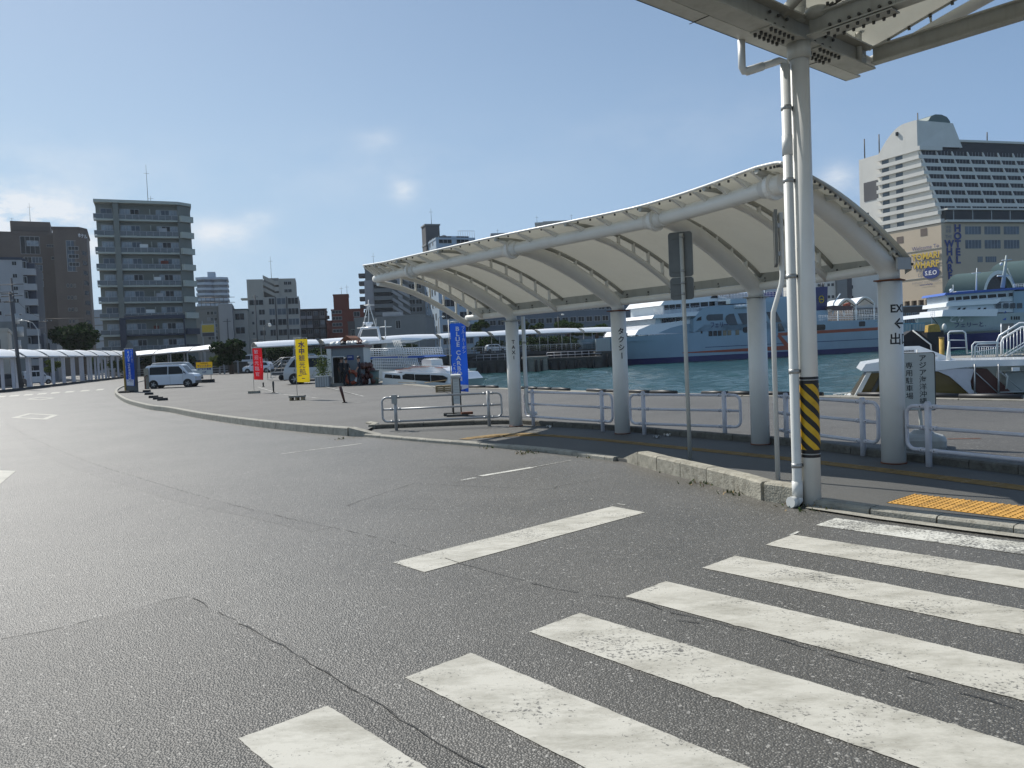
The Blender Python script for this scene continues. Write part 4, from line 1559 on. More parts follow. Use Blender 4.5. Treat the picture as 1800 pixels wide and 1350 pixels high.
m1 = MB(); lettering(m1, ['T', 'TOUR'], .15, 'flag_navy', lambda x, y: gg(.25 + x * .6, -1.735 + y * .6) + V(0, -.004, 0), vertical=True, pitch=.7, bold=.02, cut=True); m1.build('small_lettering', fl, world=True)
m1 = MB(); m1.box(tuple(pb0 + V(0, 0, .04)), (.45, .4, .08), 'dark_concrete'); m1.build('base', rt, world=True)
# yellow banner
py0 = GT(523, 703.5, .10)
rt, fl, f = banner('banner_flag', 'yellow banner with dark blue Japanese writing and small fish', py0, 2.62, .56, 1.80, V(1, -.05, 0).normalized(), 'yellow_flag', 'banner flags standing on the yard', seed=.4)
gg = on_cloth(f, .56, 1.80, -.03)
m1 = MB(); lettering(m1, '水中観光船', .275, 'flag_navy', lambda x, y: gg(.28 + x * 1.05, -.33 + y), vertical=True, pitch=1.03, bold=.03, cut=True)
m1.build('lettering', fl, world=True)
m1 = MB()
for fx, fy, s in ((.14, -1.53, 1), (.38, -1.46, 1), (.28, -1.64, 1)):
    m1.add([gg(fx + s * q[0], fy + q[1]) for q in ((-.07, 0), (-.02, .022), (.04, .01), (.08, .025), (.075, -.02), (.04, -.006), (-.02, -.02))], [(0, 1, 2, 3, 4, 5, 6)], 'flag_navy')
m1.build('fish_print', fl, world=True)
m1 = MB(); m1.box(tuple(py0 + V(0, 0, .165)), (.62, .42, .07), 'quay_concrete')
for sx in (-.24, 0, .24): m1.box(tuple(py0 + V(sx, 0, .065)), (.09, .38, .13), 'wood')
m1.build('base', rt, world=True)
# red banner
pr0 = GT(447, 691.5, .10)
rt, fl, f = banner('banner_flag', 'red banner with white Japanese writing in the middle of the yard', pr0, 2.50, .56, 1.70, V(1, -.06, 0).normalized(), 'red_flag', 'banner flags standing on the yard', seed=2.0)
gg = on_cloth(f, .56, 1.70, -.03)
m1 = MB(); lettering(m1, '歓迎光臨官', .25, 'flag_white', lambda x, y: gg(.22 + x, -.29 + y), vertical=True, pitch=1.20, bold=.035, cut=True)
lettering(m1, 'WELCOME', .085, 'flag_white', lambda x, y: gg(.46 + x, -.55 + y), vertical=True, pitch=1.0, bold=.02, cut=True)
m1.build('lettering', fl, world=True)
m1 = MB(); m1.box(tuple(pr0 + V(0, 0, .07)), (.55, .4, .14), 'kerb_dirty'); m1.build('base', rt, world=True)
# far blue banner on the kerb
pf0 = GT(223, 690, .10)
rt, fl, f = banner('banner_flag', 'blue banner seen from its back, in front of a pointed grey sign board', pf0, 2.95, .60, 2.45, V(1, -.06, 0).normalized(), 'blue_flag', 'banner flags standing on the yard', seed=2.6, taper=.0)
gg = on_cloth(f, .60, 2.45, -.03)
m1 = MB(); lettering(m1, 'BLUE CARBON', .2, 'flag_white', lambda x, y: gg(.26 - x * 1.2, -.25 + y), vertical=True, pitch=.92, bold=.035, cut=True)
lettering(m1, 'ブルーカーボン', .12, 'flag_white', lambda x, y: gg(.50 - x, -.15 + y), vertical=True, pitch=1.0, bold=.02, cut=True)
m1.build('lettering', fl, world=True)
m1 = MB(); m1.grid(lambda a, b: gg(.02 + a * .54, -2.02 - b * .40), 6, 6, 'flag_white'); m1.build('white_foot', fl, world=True)
m1 = MB(); lettering(m1, ['ツアー'], .2, 'flag_navy', lambda x, y: gg(.28 - x * .7, -2.2 + y) + V(0, -.01, 0), bold=.03, cut=True); m1.build('small_lettering', fl, world=True)
m1 = MB(); m1.box(tuple(pf0 + V(0, 0, .09)), (.75, .45, .07), 'rubber'); m1.box(tuple(pf0 + V(.1, -.5, .06)), (.75, .4, .09), 'rubber'); m1.build('base', rt, world=True)
ps = thing('rounded_sign_board', 'grey sign with a pointed top standing right behind the far blue banner', 'sign board', pf0 + V(.12, .5, 0))
m1 = MB()
m1.extr([(-.42, 0), (.42, 0), (.42, 2.6), (.34, 2.95), (.18, 3.25), (0, 3.5), (-.18, 3.25), (-.34, 2.95), (-.42, 2.6)], pf0 + V(.12, .5, .0), V(1, 0, 0), V(0, 0, 1), V(0, -1, 0), -.04, 0, 'sign_back')
m1.build('board', ps, world=True)
m1 = MB(); m1.box(tuple(pf0 + V(-.32, .49, 1.45)), (.08, .12, 2.7), 'pile_yellow'); m1.build('side_stripe', ps, world=True)

# ------------------------------------------------------------------ buildings
mat('apt_wall', (.175, .19, .172), .8, .08, .3, streak=.15)
mat('apt_slab', (.40, .425, .38), .8, .06, .3)
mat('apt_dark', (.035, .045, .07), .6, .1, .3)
mat('rail_glass', (.11, .13, .14), .25, .2, .6)
mat('brown_wall', (.125, .098, .082), .8, .12, .2)
mat('brown_wall2', (.10, .082, .072), .8, .12, .2)
mat('pale_wall', (.36, .365, .375), .8, .07, .2, streak=.15)
mat('grey_wall', (.20, .21, .21), .8, .08, .2, streak=.2)
mat('beige_wall', (.40, .385, .345), .85, .07, .2, streak=.2)
mat('darkgrey_wall', (.09, .09, .095), .85, .12, .2)
mat('red_wall', (.15, .038, .024), .85, .12, .2)
mat('blue_wall', (.32, .40, .48), .75, .06, .2, streak=.08)
mat('kiosk_front_shaded', (.16, .19, .21), .6, .08, 1, streak=.2)  # kiosk front only: its shade is put into the darker base colour
mat('office_wall', (.12, .145, .175), .8, .08, .2)
mat('hotel_white', (.60, .585, .54), .75, .05, .2, streak=.1)
mat('hotel_cream', (.48, .40, .30), .8, .04, .2)
mat('far_wall_hazed', (.36, .43, .50), .8, .06, .1)  # distant white walls: bluish haze is put into the base colour
mat('sign_blue', (.008, .03, .17), .5, .1)
mat('sign_yellow', (.55, .38, .04), .5, .08)
mat('sign_grey', (.18, .19, .22), .6, .1)
mat('winglass_day', (.07, .095, .12), .12, .5, .25, spec=.4)

WIN = {}


def win_mesh(w, h, kind):
    key = (round(w, 2), round(h, 2), kind)
    if key in WIN: return WIN[key]
    m1 = MB()
    fr = 'frame_grey'; gl = 'glass_blue'
    if kind == 'curtain': gl = 'glass_curtain'
    if kind == 'dark': gl = 'glass_dark'
    if kind == 'day': gl = 'winglass_day'
    t = min(.09, w * .06 + .02)
    m1.bx(-w / 2, w / 2, -.03, .05, 0, h, gl)
    for x0, x1, z0, z1 in ((-w / 2 - t, -w / 2, -t, h + t), (w / 2, w / 2 + t, -t, h + t), (-w / 2, w / 2, -t, 0), (-w / 2, w / 2, h, h + t)):
        m1.bx(x0, x1, -.07, .05, z0, z1, fr)
    nm = 1 if w < 2.2 else (3 if w > 3.4 else 2)
    for k in range(1, nm + 1):
        x = -w / 2 + w * k / (nm + 1)
        m1.bx(x - t / 2.4, x + t / 2.4, -.055, .05, 0, h, fr)
    o = m1.build('window')
    WIN[key] = o.data
    bpy.data.objects.remove(o)
    return WIN[key]


class Bld:
    def __init__(s, name, label, cat, pl, pr, ptop, D, depth, yaw, wall, pym=None, group=None, base=None):
        pym = pym or (ptop + 600) / 2
        rl = ray(pl, pym); rr = ray(pr, pym)
        A = V(rl.x * D, D, 0)
        c, sn = math.cos(R(yaw)), math.sin(R(yaw))
        s.w = (rr.x * A.y - A.x) / (c - rr.x * sn)
        s.base = gz(D) if base is None else base
        s.h = EYE + ray((pl + pr) / 2, ptop).z * (D + s.w * sn * .5) - s.base
        s.root = thing(name, label, cat, (A.x, A.y, s.base), R(yaw), group)
        s.depth = depth; s.wall = wall; s.D = D; s.yaw = yaw
        s.s = D / FPX    # metres per photo pixel

    def x(s, px, py=560):
        """local x of a photo column on the front face"""
        r_ = ray(px, py); c, sn = math.cos(R(s.yaw)), math.sin(R(s.yaw))
        A = s.root.location
        return (r_.x * A.y - A.x) / (c - r_.x * sn)

    def z(s, py, px=None, x=0):
        px = px or 0
        c, sn = math.cos(R(s.yaw)), math.sin(R(s.yaw))
        A = s.root.location
        if px is None or px == 0:
            p = A + V(c, sn, 0) * x
            px = 900 + FPX * p.x / p.y
        else:
            x = s.x(px, py); p = A + V(c, sn, 0) * x
        return EYE + ray(px, py).z * p.y - s.base

    def box(s, x0, x1, y0, y1, z0, z1, m=None, name='wall'):
        m1 = MB(); m1.bx(x0, x1, y0, y1, z0, z1, m or s.wall)
        return m1.build(name, s.root)

    def win(s, x, z, w, h, face='front', kind='day', y=0.0):
        o = bpy.data.objects.new('window', win_mesh(w, h, kind)); COL.objects.link(o); o.parent = s.root
        if face == 'front': o.location = (x, y, z)
        elif face == 'left': o.location = (y, x, z); o.rotation_euler = (0, 0, R(-90))
        elif face == 'right': o.location = (s.w + y, x, z); o.rotation_euler = (0, 0, R(90))
        return o

    def grid(s, x0, x1, z0, z1, nx, nz, fw, fh, face='front', kind='day', y=0.0, skip=0.0):
        for i in range(nx):
            for j in range(nz):
                if random.random() < skip: continue
                cw = (x1 - x0) / nx; ch = (z1 - z0) / nz
                k = kind
                if kind == 'mix': k = random.choice(('day', 'curtain', 'dark', 'day'))
                s.win(x0 + cw * (i + .5), z0 + ch * j + ch * (1 - fh) * .55, cw * fw, ch * fh, face, k, y)

    def parapet(s, x0, x1, y0, y1, z, h=.7, m=None, name='roof'):
        m1 = MB(); m = m or s.wall
        m1.bx(x0 - .1, x1 + .1, y0 - .1, y0 + .2, z, z + h, m); m1.bx(x0 - .1, x1 + .1, y1 - .2, y1 + .1, z, z + h, m)
        m1.bx(x0 - .1, x0 + .2, y0 + .2, y1 - .2, z, z + h, m); m1.bx(x1 - .2, x1 + .1, y0 + .2, y1 - .2, z, z + h, m)
        m1.bx(x0 + .2, x1 - .2, y0 + .2, y1 - .2, z - .1, z + .12, m)
        return m1.build(name, s.root)

    def mast(s, x, y, z, h, name='antenna', r=.07):
        m1 = MB(); m1.tube([(x, y, z), (x, y, z + h)], [r, r * .4], 'dark_metal', 6)
        m1.tube([(x - .5, y, z + h * .8), (x + .5, y, z + h * .8)], r * .4, 'dark_metal', 5)
        return m1.build(name, s.root)

    def balcony(s, x0, x1, z, d=1.3, y=0.0, slab=None, rail='bars', rh=1.05, name='balcony'):
        m1 = MB()
        m1.bx(x0, x1, y - d, y, z - .16, z + .04, slab or 'apt_slab')
        m1.bx(x0, x1, y - d, y - d + .05, z + .04, z + .16, slab or 'apt_slab')
        if rail == 'wall':
            m1.bx(x0, x1, y - d, y - d + .12, z + .16, z + rh, slab or 'apt_slab')
        else:
            m1.bx(x0, x1, y - d + .01, y - d + .04, z + .22, z + rh - .04, 'rail_glass')
            m1.bx(x0, x1, y - d - .01, y - d + .06, z + rh - .03, z + rh + .03, 'frame_grey')
            n = max(2, int((x1 - x0) / 1.1))
            for k in range(n + 1):
                xx = x0 + (x1 - x0) * k / n
                m1.bx(xx - .03, xx + .03, y - d - .015, y - d + .05, z + .1, z + rh, 'frame_grey')
        return m1.build(name, s.root)


# main apartment block on the left
B = Bld('apartment_building', 'tall grey green apartment block with balconies on every floor and dark blue lower floors', 'building', 174, 341, 355, 147, 15, 24, 'apt_wall', pym=480)
w, h = B.w, B.h
fl = h / 10.55
B.box(0, w - 2.3, 1.4, 14.8, 0, h - .3)
m1 = MB(); m1.prism([(w - 2.3, 1.4), (w - 2.3, .1), (w, 1.6), (w, 15), (w - 2.3, 15)], 0, h - .35, 'apt_wall'); m1.build('corner_wall', B.root)
m1 = MB(); m1.bx(-.2, w - 2.2, -.3, 15, h - .3, h + .25, 'apt_slab'); m1.prism([(w - 2.2, -.3), (w + .25, 1.4), (w + .25, 15), (w - 2.2, 15)], h - .3, h + .25, 'apt_slab'); m1.build('roof', B.root)
xp = [B.x(p, 480) for p in (176, 205, 215, 319)]
for a, b in ((xp[1], xp[2]), (xp[3] - .1, w - 2.25)):
    B.box(a, b, .0, 1.4, fl * 3.5, h - .35, 'apt_wall', 'pier')
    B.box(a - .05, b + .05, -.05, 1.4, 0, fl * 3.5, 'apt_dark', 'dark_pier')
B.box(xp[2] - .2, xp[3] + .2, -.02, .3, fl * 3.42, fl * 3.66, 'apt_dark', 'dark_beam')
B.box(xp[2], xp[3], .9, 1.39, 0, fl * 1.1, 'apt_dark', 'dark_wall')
for k in range(10):
    z = k * fl + .45 * fl
    B.balcony(-.35, xp[1], z, 1.25, 1.38)
    if k > 0:
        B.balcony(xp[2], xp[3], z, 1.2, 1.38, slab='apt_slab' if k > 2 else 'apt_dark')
    B.win((xp[0] + xp[1]) / 2 + .2, z + .15, 1.9, 2.05, kind='curtain' if k % 3 else 'day', y=1.38)
    x0, x1 = xp[2], xp[3]
    W_ = x1 - x0
    for fx, ww, kd in ((.10, 1.7, 'curtain'), (.26, 1.5, 'dark' if k % 4 == 1 else 'day'), (.66, .7, 'curtain'), (.78, 1.4, 'dark' if k % 3 else 'day'), (.92, 1.3, 'curtain')):
        B.win(x0 + W_ * fx, z + .15, ww, 2.05, kind=kd, y=1.38)
    for fx in (.52,):
        B.box(x0 + W_ * fx - .06, x0 + W_ * fx + .06, .25, 1.38, z + .05, z + 2.2, 'apt_slab', 'partition')
    if k > 0:
        for fx in (.2, .44, .84):
            if random.random() < .6: B.box(x0 + W_ * fx, x0 + W_ * fx + .8, .75, 1.05, z + .1, z + .75, 'apt_slab', 'air_conditioner')
        if random.random() < .5:
            xx = x0 + W_ * random.uniform(.1, .8); B.box(xx, xx + random.uniform(.6, 1.6), .5, .55, z + 1.0, z + 1.75, random.choice(('white_plain', 'blue_wall', 'red_wall', 'pale_wall')), 'laundry')
    # angled corner balconies
    m1 = MB(); m1.prism([(w - 2.1, .15), (w + .1, 1.55), (w + .5, 1.2), (w - 1.7, -.25)], z - .1, z + 1.05, 'apt_slab' if k > 2 else 'apt_dark'); m1.build('corner_balcony', B.root)
B.mast(w * .55, 6, h, 8.5); B.mast(w * .58, 6.5, h, 2.5)

# brown twin towers
B = Bld('office_tower', 'broad brown office building with a rooftop block and glazed upper corner', 'building', -60, 97, 411, 205, 25, 28, 'brown_wall', pym=480)
w, h = B.w, B.h
B.box(0, w, 0, 25, 0, h)
B.parapet(0, w, 0, 25, h, .6)
xa, xb = B.x(17, 400), B.x(88, 400)
m1 = MB(); m1.bx(xa, xb, 2, 14, h + .1, B.z(387, 50), 'brown_wall'); m1.bx(xa + .5, xb - .5, 1.9, 2, h + 1.2, h + 2.4, 'brown_wall2'); m1.build('rooftop_block', B.root)
xa, xb = B.x(37, 440), B.x(70, 440)
B.win((xa + xb) / 2, B.z(446, 50), xb - xa, B.z(416, 50) - B.z(446, 50), kind='dark')
B.win((xa + xb) / 2 + .6, B.z(432, 50), (xb - xa) * .6, 1.3, kind='curtain', y=-.08)
for k in range(4):
    B.win(B.x(66, 470), B.z(462 + k * 14, 66), 2.2, 1.5, kind='day')
    B.win(B.x(50, 470), B.z(462 + k * 14, 50), 1.6, 1.5, kind='dark')
for k in range(3): B.win(B.x(84 + k * 4, 432), B.z(434, 88), .45, .6, kind='dark')
B.win(B.x(93, 455), B.z(456, 93), .6, .7, kind='dark')
for k in range(4): B.win(B.x(70, 500), B.z(520 + k * 22, 70), .9, 1.1, kind='dark')
B.mast(B.x(52, 400), 5, B.z(387, 50), 5.5); B.mast(B.x(19, 400), 5, B.z(387, 20), 1.5)
B = Bld('office_tower', 'narrow brown tower with a tall corner glazing and rows of slot windows', 'building', 97, 156, 403, 203, 20, 26, 'brown_wall2', pym=480)
w, h = B.w, B.h
m1 = MB(); m1.prism([(0, 0), (w * .80, -.5), (w, 2.2), (w, 20), (0, 20)], 0, h, 'brown_wall'); m1.build('wall', B.root)
m1 = MB(); m1.prism([(-.2, -.2), (w * .80, -.7), (w + .2, 2.1), (w + .2, 20.2), (-.2, 20.2)], h, h + .6, 'brown_wall2'); m1.build('roof', B.root)
B.win(B.x(129, 440), B.z(477, 129), 3.0, B.z(424, 129) - B.z(477, 129), kind='day', y=-.35)
for k in range(3): B.win(B.x(129, 440), B.z(440 + k * 14, 129), 2.2, .9, kind='dark', y=-.45)
for r in range(5):
    for k in range(5):
        B.win(B.x(122 + k * 6, 540), B.z(505 + r * 21, 125), .42, .8, kind='dark', y=-.3)
for r in range(9):
    m1 = MB(); m1.box((w * .9, .92, h - 6 - r * 2.6), (1.9, .1, 1.1), 'glass_dark', rz=math.atan2(2.7, w * .2)); m1.build('side_window', B.root)
m1 = MB()
lettering(m1, ['ホテル'], 1.2, 'flag_white', plane_fn(V(w * .88, .35, h - 2.0), V(.55, .83, 0)), bold=.03); m1.build('lettering', B.root)

# white building with dark side at far left
B = Bld('apartment_building', 'pale grey apartment block with navy side wall and stacked corner balconies', 'building', -90, 43, 456, 118, 14, 26, 'pale_wall', pym=520)
w, h = B.w, B.h
B.box(0, w, 0, 14, 0, h); B.parapet(0, w, 0, 14, h, .4, 'apt_dark')
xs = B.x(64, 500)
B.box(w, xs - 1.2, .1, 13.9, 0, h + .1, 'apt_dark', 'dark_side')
for k in range(int(h / 2.35)):
    z = h - 2.2 - k * 2.35
    m1 = MB(); m1.bx(xs - 1.7, xs, -.25, 1.1, z - .15, z + .85, 'pale_wall'); m1.build('balcony', B.root)
    B.win(xs - 1.6, z + .95, .7, 1.0, kind='dark', y=.08)
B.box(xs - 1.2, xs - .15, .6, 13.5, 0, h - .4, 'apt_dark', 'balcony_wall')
for r in range(4):
    B.win(B.x(26, 480), B.z(466 + r * 22, 26), .55, .55, kind='dark')
    B.win(B.x(-2, 540), B.z(488 + r * 22, 2), .6, .6, kind='dark')
B.box(0, w + .1, -.12, 0, 0, B.z(565, 20), 'grey_wall', 'lower_band')
# low buildings behind the left walkway
B = Bld('low_house', 'small cream two storey house at the far left edge behind the covered walkway', 'building', -50, 14, 583, 92, 8, 30, 'beige_wall', pym=600)
B.box(0, B.w, 0, 10, 0, B.h); B.parapet(0, B.w, 0, 10, B.h, .4); B.grid(1.0, B.w - .6, 1, B.h - .3, 4, 2, .35, .45, kind='dark')
B = Bld('low_house', 'low pale building with flat roof between the utility poles and the dark tree', 'building', 14, 100, 592, 128, 12, 26, 'pale_wall', pym=610)
B.box(0, B.w, 0, 12, 0, B.h); B.parapet(0, B.w, 0, 12, B.h, .5); B.grid(.8, B.w - .8, .5, B.h - .4, 6, 2, .5, .5, kind='mix')
B.box(B.w * .3, B.w * .55, 1, 8, B.h, B.h + 2.2, 'grey_wall', 'rooftop_block')
B = Bld('low_house', 'white block with horizontal lines seen between the brown tower and the tall apartment block', 'building', 156, 190, 547, 260, 14, 0, 'far_wall_hazed', pym=580)
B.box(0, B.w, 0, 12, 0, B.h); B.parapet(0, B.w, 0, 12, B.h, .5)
for k in range(5): B.box(-.05, B.w + .05, -.1, 0, B.h - 2.2 - k * 2.6, B.h - 1.9 - k * 2.6, 'grey_wall', 'band')

# far white condominium
B = Bld('condominium', 'distant white high rise with curved rows of balconies rising behind the apartment block', 'building', 347, 400, 488, 430, 22, 18, 'far_wall_hazed', pym=520)
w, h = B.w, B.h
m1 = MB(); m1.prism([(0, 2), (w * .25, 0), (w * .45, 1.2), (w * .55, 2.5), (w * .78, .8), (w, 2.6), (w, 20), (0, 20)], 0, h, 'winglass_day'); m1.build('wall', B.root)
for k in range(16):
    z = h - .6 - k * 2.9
    m1 = MB(); m1.prism([(-.6, 1.2), (w * .25, -1), (w * .45, .2), (w * .55, 1.6), (w * .78, -.2), (w + .6, 1.8), (w + .6, 20.5), (-.6, 20.5)], z - .3, z + .95, 'far_wall_hazed'); m1.build('balcony', B.root)
B.box(w * .36, w * .62, 3, 12, h, h + 3.5, 'far_wall_hazed', 'rooftop_block')

# grey block with advertising board
B = Bld('office_building', 'grey low office with a yellow and white advertising board, right of the apartment block', 'building', 344, 410, 541, 178, 14, 17, 'grey_wall', pym=570)
w, h = B.w, B.h
B.box(0, w, 0, 14, 0, h); B.parapet(0, w, 0, 14, h, .4)
B.box(B.x(385, 560), w, -.5, 10, 0, B.z(534, 395), 'pale_wall', 'stair_tower')
B.grid(B.x(364, 570), B.x(383, 570), B.z(600, 370), h - .5, 3, 5, .62, .5, kind='mix')
m1 = MB()
for k in range(6):
    xx = B.x(352 + k * 8, 530)
    m1.tube([(xx, 3, h + .3), (xx, 3, h + 2.6)], .06, 'dark_metal', 5)
m1.tube([(B.x(350, 530), 3, h + 2.6), (B.x(412, 530), 3, h + 2.6)], .06, 'dark_metal', 5); m1.tube([(B.x(350, 530), 3, h + 1.4), (B.x(412, 530), 3, h + 1.4)], .06, 'dark_metal', 5)
m1.build('roof_frame', B.root)
ad_ = thing('advertising_board', 'white framed billboard with a yellow upper panel in front of the grey office', 'billboard', at(366, 590, 150) * 1.0)
ad_.location.z = gz(150)
c = at(366, 580, 150)
m1 = MB(); m1.bx(c.x - 1.35, c.x + 1.35, 150, 150.25, at(366, 592, 150).z, at(366, 569, 150).z, 'frame_grey'); fb = m1.build('board', ad_, world=True)
m1 = MB(); m1.bx(c.x - 1.15, c.x + 1.15, 149.93, 150, at(366, 584, 150).z, at(366, 571, 150).z, 'sign_yellow'); m1.build('yellow_panel', ad_, world=True)
m1 = MB(); m1.bx(c.x - 1.15, c.x + 1.15, 149.93, 150, at(366, 591, 150).z, at(366, 585, 150).z, 'darkgrey_wall'); m1.build('lower_panel', ad_, world=True)
m1 = MB()
for sx in (-1.2, 1.2): m1.tube([(c.x + sx, 150.3, gz(150)), (c.x + sx, 150.3, c.z + 1.8)], .08, 'frame_grey', 6)
m1.build('post', ad_, world=True)
B = Bld('office_building', 'pale four storey building with wide window bands beside the stair building', 'building', 410, 436, 545, 185, 14, 15, 'beige_wall', pym=570)
w, h = B.w, B.h
B.box(0, w, 0, 14, 0, h); B.parapet(0, w, 0, 14, h, .3, 'roof_green'); B.grid(.3, w - .5, .8, h, 1, 4, .78, .45, kind='dark')

# beige building with outside staircase
B = Bld('office_building', 'beige concrete building with a zigzag outside staircase and stepped top', 'building', 437, 527, 522, 190, 18, 14, 'beige_wall', pym=560)
w, h = B.w, B.h
x1, x2, x3 = B.x(473, 560), B.x(490, 510), B.x(463, 510)
B.box(0, w, 0, 18, 0, h)
ht = B.z(491, 450)
B.box(0, x3, 0, 12, h, ht, None, 'upper_block'); 
hr = B.z(489, 505)
B.box(x2, B.x(520, 510), .6, 12, h, hr, None, 'upper_block')
B.box(x3, x2, 3, 12, h, hr + .4, 'grey_wall', 'stair_wall')
for k in range(3):
    z = h + k * (hr - h) / 3
    m1 = MB(); dz = (hr - h) / 3
    m1.add([(x3, .4, z + dz), (x2 - 1, .4, z + .1), (x2 - 1, .4, z + 1.0), (x3, .4, z + dz + .9), (x3, .7, z + dz), (x2 - 1, .7, z + .1), (x2 - 1, .7, z + 1.0), (x3, .7, z + dz + .9)], [(0, 1, 2, 3), (7, 6, 5, 4), (0, 4, 5, 1), (1, 5, 6, 2), (2, 6, 7, 3), (3, 7, 4, 0)], 'beige_wall')
    m1.bx(x2 - 1, x2, .2, 3, z - .1, z + .95, 'beige_wall')
    m1.build('stair_flight', B.root)
for r in range(2):
    for c_ in range(2): B.win(B.x(502 + c_ * 7, 500), B.z(500 + r * 13.5, 505), .75, .75, kind='dark', y=.55)
fh = (h - .3) / 6.6
for r in range(6):
    z = h - fh * (r + 1)
    for a, b in ((474, 484), (488, 504), (507, 526)):
        B.win((B.x(a, 560) + B.x(b, 560)) / 2, z + .75, (B.x(b, 560) - B.x(a, 560)) * .93, 1.45, kind='mix' if False else random.choice(('dark', 'day', 'dark')))
    B.win(B.x(461, 560), z + .9, 1.3, 1.2, kind='dark') if r > 0 else B.win(B.x(452, 560), z + .7, 3.2, 1.2, kind='dark')
    if r in (1, 2, 3): B.win(B.x(445, 560), z + 1.1, .45, .6, kind='dark')
m1 = MB()
for p in (486, 505.5): m1.tube([(B.x(p, 560), -.12, 0), (B.x(p, 560), -.12, h)], .12, 'darkgrey_wall', 6)
m1.split('drain_pipe', B.root)
m1 = MB()
for zz in (h - .4, h - 4.2): m1.bx(-1.6, 0, .5, 4, zz, zz + .35, 'beige_wall')
m1.build('eave_slab', B.root)
B.mast(B.x(476, 500), 5, hr, 6)

# dark block of flats
B = Bld('apartment_building', 'dark grey block of flats with cluttered balconies next to the red brick building', 'building', 528, 573, 545, 205, 14, 11, 'darkgrey_wall', pym=570)
w, h = B.w, B.h
B.box(0, w, 0, 14, 0, h); B.parapet(0, w, 0, 14, h, .35)
B.box(-.3, w + .5, -.6, 0, h, h + .3, 'darkgrey_wall', 'cornice')
for r in range(6):
    z = h - (r + 1) * h / 6.2
    for c_ in range(4):
        B.win(w * (c_ + .5) / 4, z + .6, w / 4 * .6, 1.3, kind=random.choice(('dark', 'curtain', 'day')))
        m1 = MB(); m1.bx(w * c_ / 4 + .1, w * (c_ + 1) / 4 - .1, -.9, 0, z - .1, z + .02, 'grey_wall'); m1.bx(w * c_ / 4 + .1, w * (c_ + 1) / 4 - .1, -.9, -.84, z, z + .8, random.choice(('grey_wall', 'darkgrey_wall', 'pale_wall'))); m1.build('balcony', B.root)
    m1 = MB(); m1.bx(w, w + .9, 1, 3.5, z, z + .8, 'darkgrey_wall'); m1.build('side_balcony', B.root)

# red brick building
B = Bld('office_building', 'stepped red brick building with a raised tower', 'building', 583, 640, 545, 200, 16, 11, 'red_wall', pym=560)
w, h = B.w, B.h
B.box(0, w, 0, 16, 0, h); B.parapet(0, w, 0, 16, h, .3)
B.box(B.x(586, 530), B.x(613, 530), .2, 9, h, B.z(519, 600), None, 'tower'); B.parapet(B.x(586, 530), B.x(613, 530), .2, 9, B.z(519, 600), .3, name='tower_roof')
B.box(B.x(574, 570), 0, .5, 14, 0, B.z(563, 580), None, 'wing')
for r in range(4):
    B.win(B.x(592, 550), B.z(551 + r * 11, 592), 2.3, .7, kind='dark')
    B.win(B.x(627, 550), B.z(556 + r * 11, 627), 1.4, 1.1, kind='dark')
B.mast(B.x(600, 520), 4, B.z(519, 600), 2.6); B.mast(B.x(610, 520), 4, B.z(519, 600), 3)
B = Bld('low_house', 'small dark grey box building in front of the red brick building', 'building', 612, 640, 567, 170, 8, 9, 'darkgrey_wall', pym=580)
B.box(0, B.w, 0, 8, 0, B.h); B.parapet(0, B.w, 0, 8, B.h, .3); B.grid(.3, B.w - .3, 1, B.h - .5, 2, 2, .5, .4, kind='dark')

# big grey apartments behind the left end of the shelter
B = Bld('apartment_building', 'large grey apartment block with repeated stairways seen under the left end of the shelter roof', 'building', 638, 748, 472, 210, 20, 7, 'grey_wall', pym=520)
w, h = B.w, B.h
B.box(.8, w, 0, 20, 0, h); B.parapet(.8, w, 0, 20, h, .4)
m1 = MB(); m1.bx(B.x(641, 510), B.x(657, 510), -.4, 0, B.z(545, 650), B.z(493, 650), 'pale_wall'); m1.build('pale_panel', B.root)
nf = 12
for r in range(nf):
    z = h - (r + 1) * h / nf
    m1 = MB(); m1.bx(-.9, .9, -.3, 3.2, z, z + 1.0, 'darkgrey_wall'); m1.build('side_balcony', B.root)
    m1 = MB(); m1.bx(B.x(658, 520), B.x(690, 520), -1.1, 0, z - .1, z + .95, 'grey_wall'); m1.build('balcony', B.root)
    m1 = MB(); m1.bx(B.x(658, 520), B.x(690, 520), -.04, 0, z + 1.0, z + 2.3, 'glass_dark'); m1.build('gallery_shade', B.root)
    for p in (697, 710):
        m1 = MB(); xx = B.x(p, 520)
        dz = h / nf
        m1.add([(xx - 1.6, -.9, z + dz), (xx + 1.6, -.9, z), (xx + 1.6, -.9, z + .9), (xx - 1.6, -.9, z + dz + .9), (xx - 1.6, -.6, z + dz), (xx + 1.6, -.6, z), (xx + 1.6, -.6, z + .9), (xx - 1.6, -.6, z + dz + .9)], [(0, 1, 2, 3), (7, 6, 5, 4), (0, 4, 5, 1), (1, 5, 6, 2), (2, 6, 7, 3), (3, 7, 4, 0)], 'pale_wall'); m1.build('stair_flight', B.root)
    for p in (724, 736): B.win(B.x(p, 520), z + .7, 1.5, 1.2, kind='dark')
    if r > 4: 
        for p in (643, 650): B.win(B.x(p, 520), z + .7, .8, .9, kind='dark')
B.mast(B.x(656, 480), 5, h, 5)
B = Bld('warehouse', 'low plain grey box building behind the moored white boats', 'building', 624, 748, 558, 165, 14, -2, 'grey_wall', pym=575)
B.box(0, B.w, 0, 14, 0, B.h); B.parapet(0, B.w, 0, 14, B.h, .3)
B.win(B.x(700, 570), B.z(577, 700), .9, 1.6, kind='dark'); B.box(B.x(669, 550), B.x(699, 550), 2, 6, B.h, B.z(548, 680), 'pale_wall', 'rooftop_block')

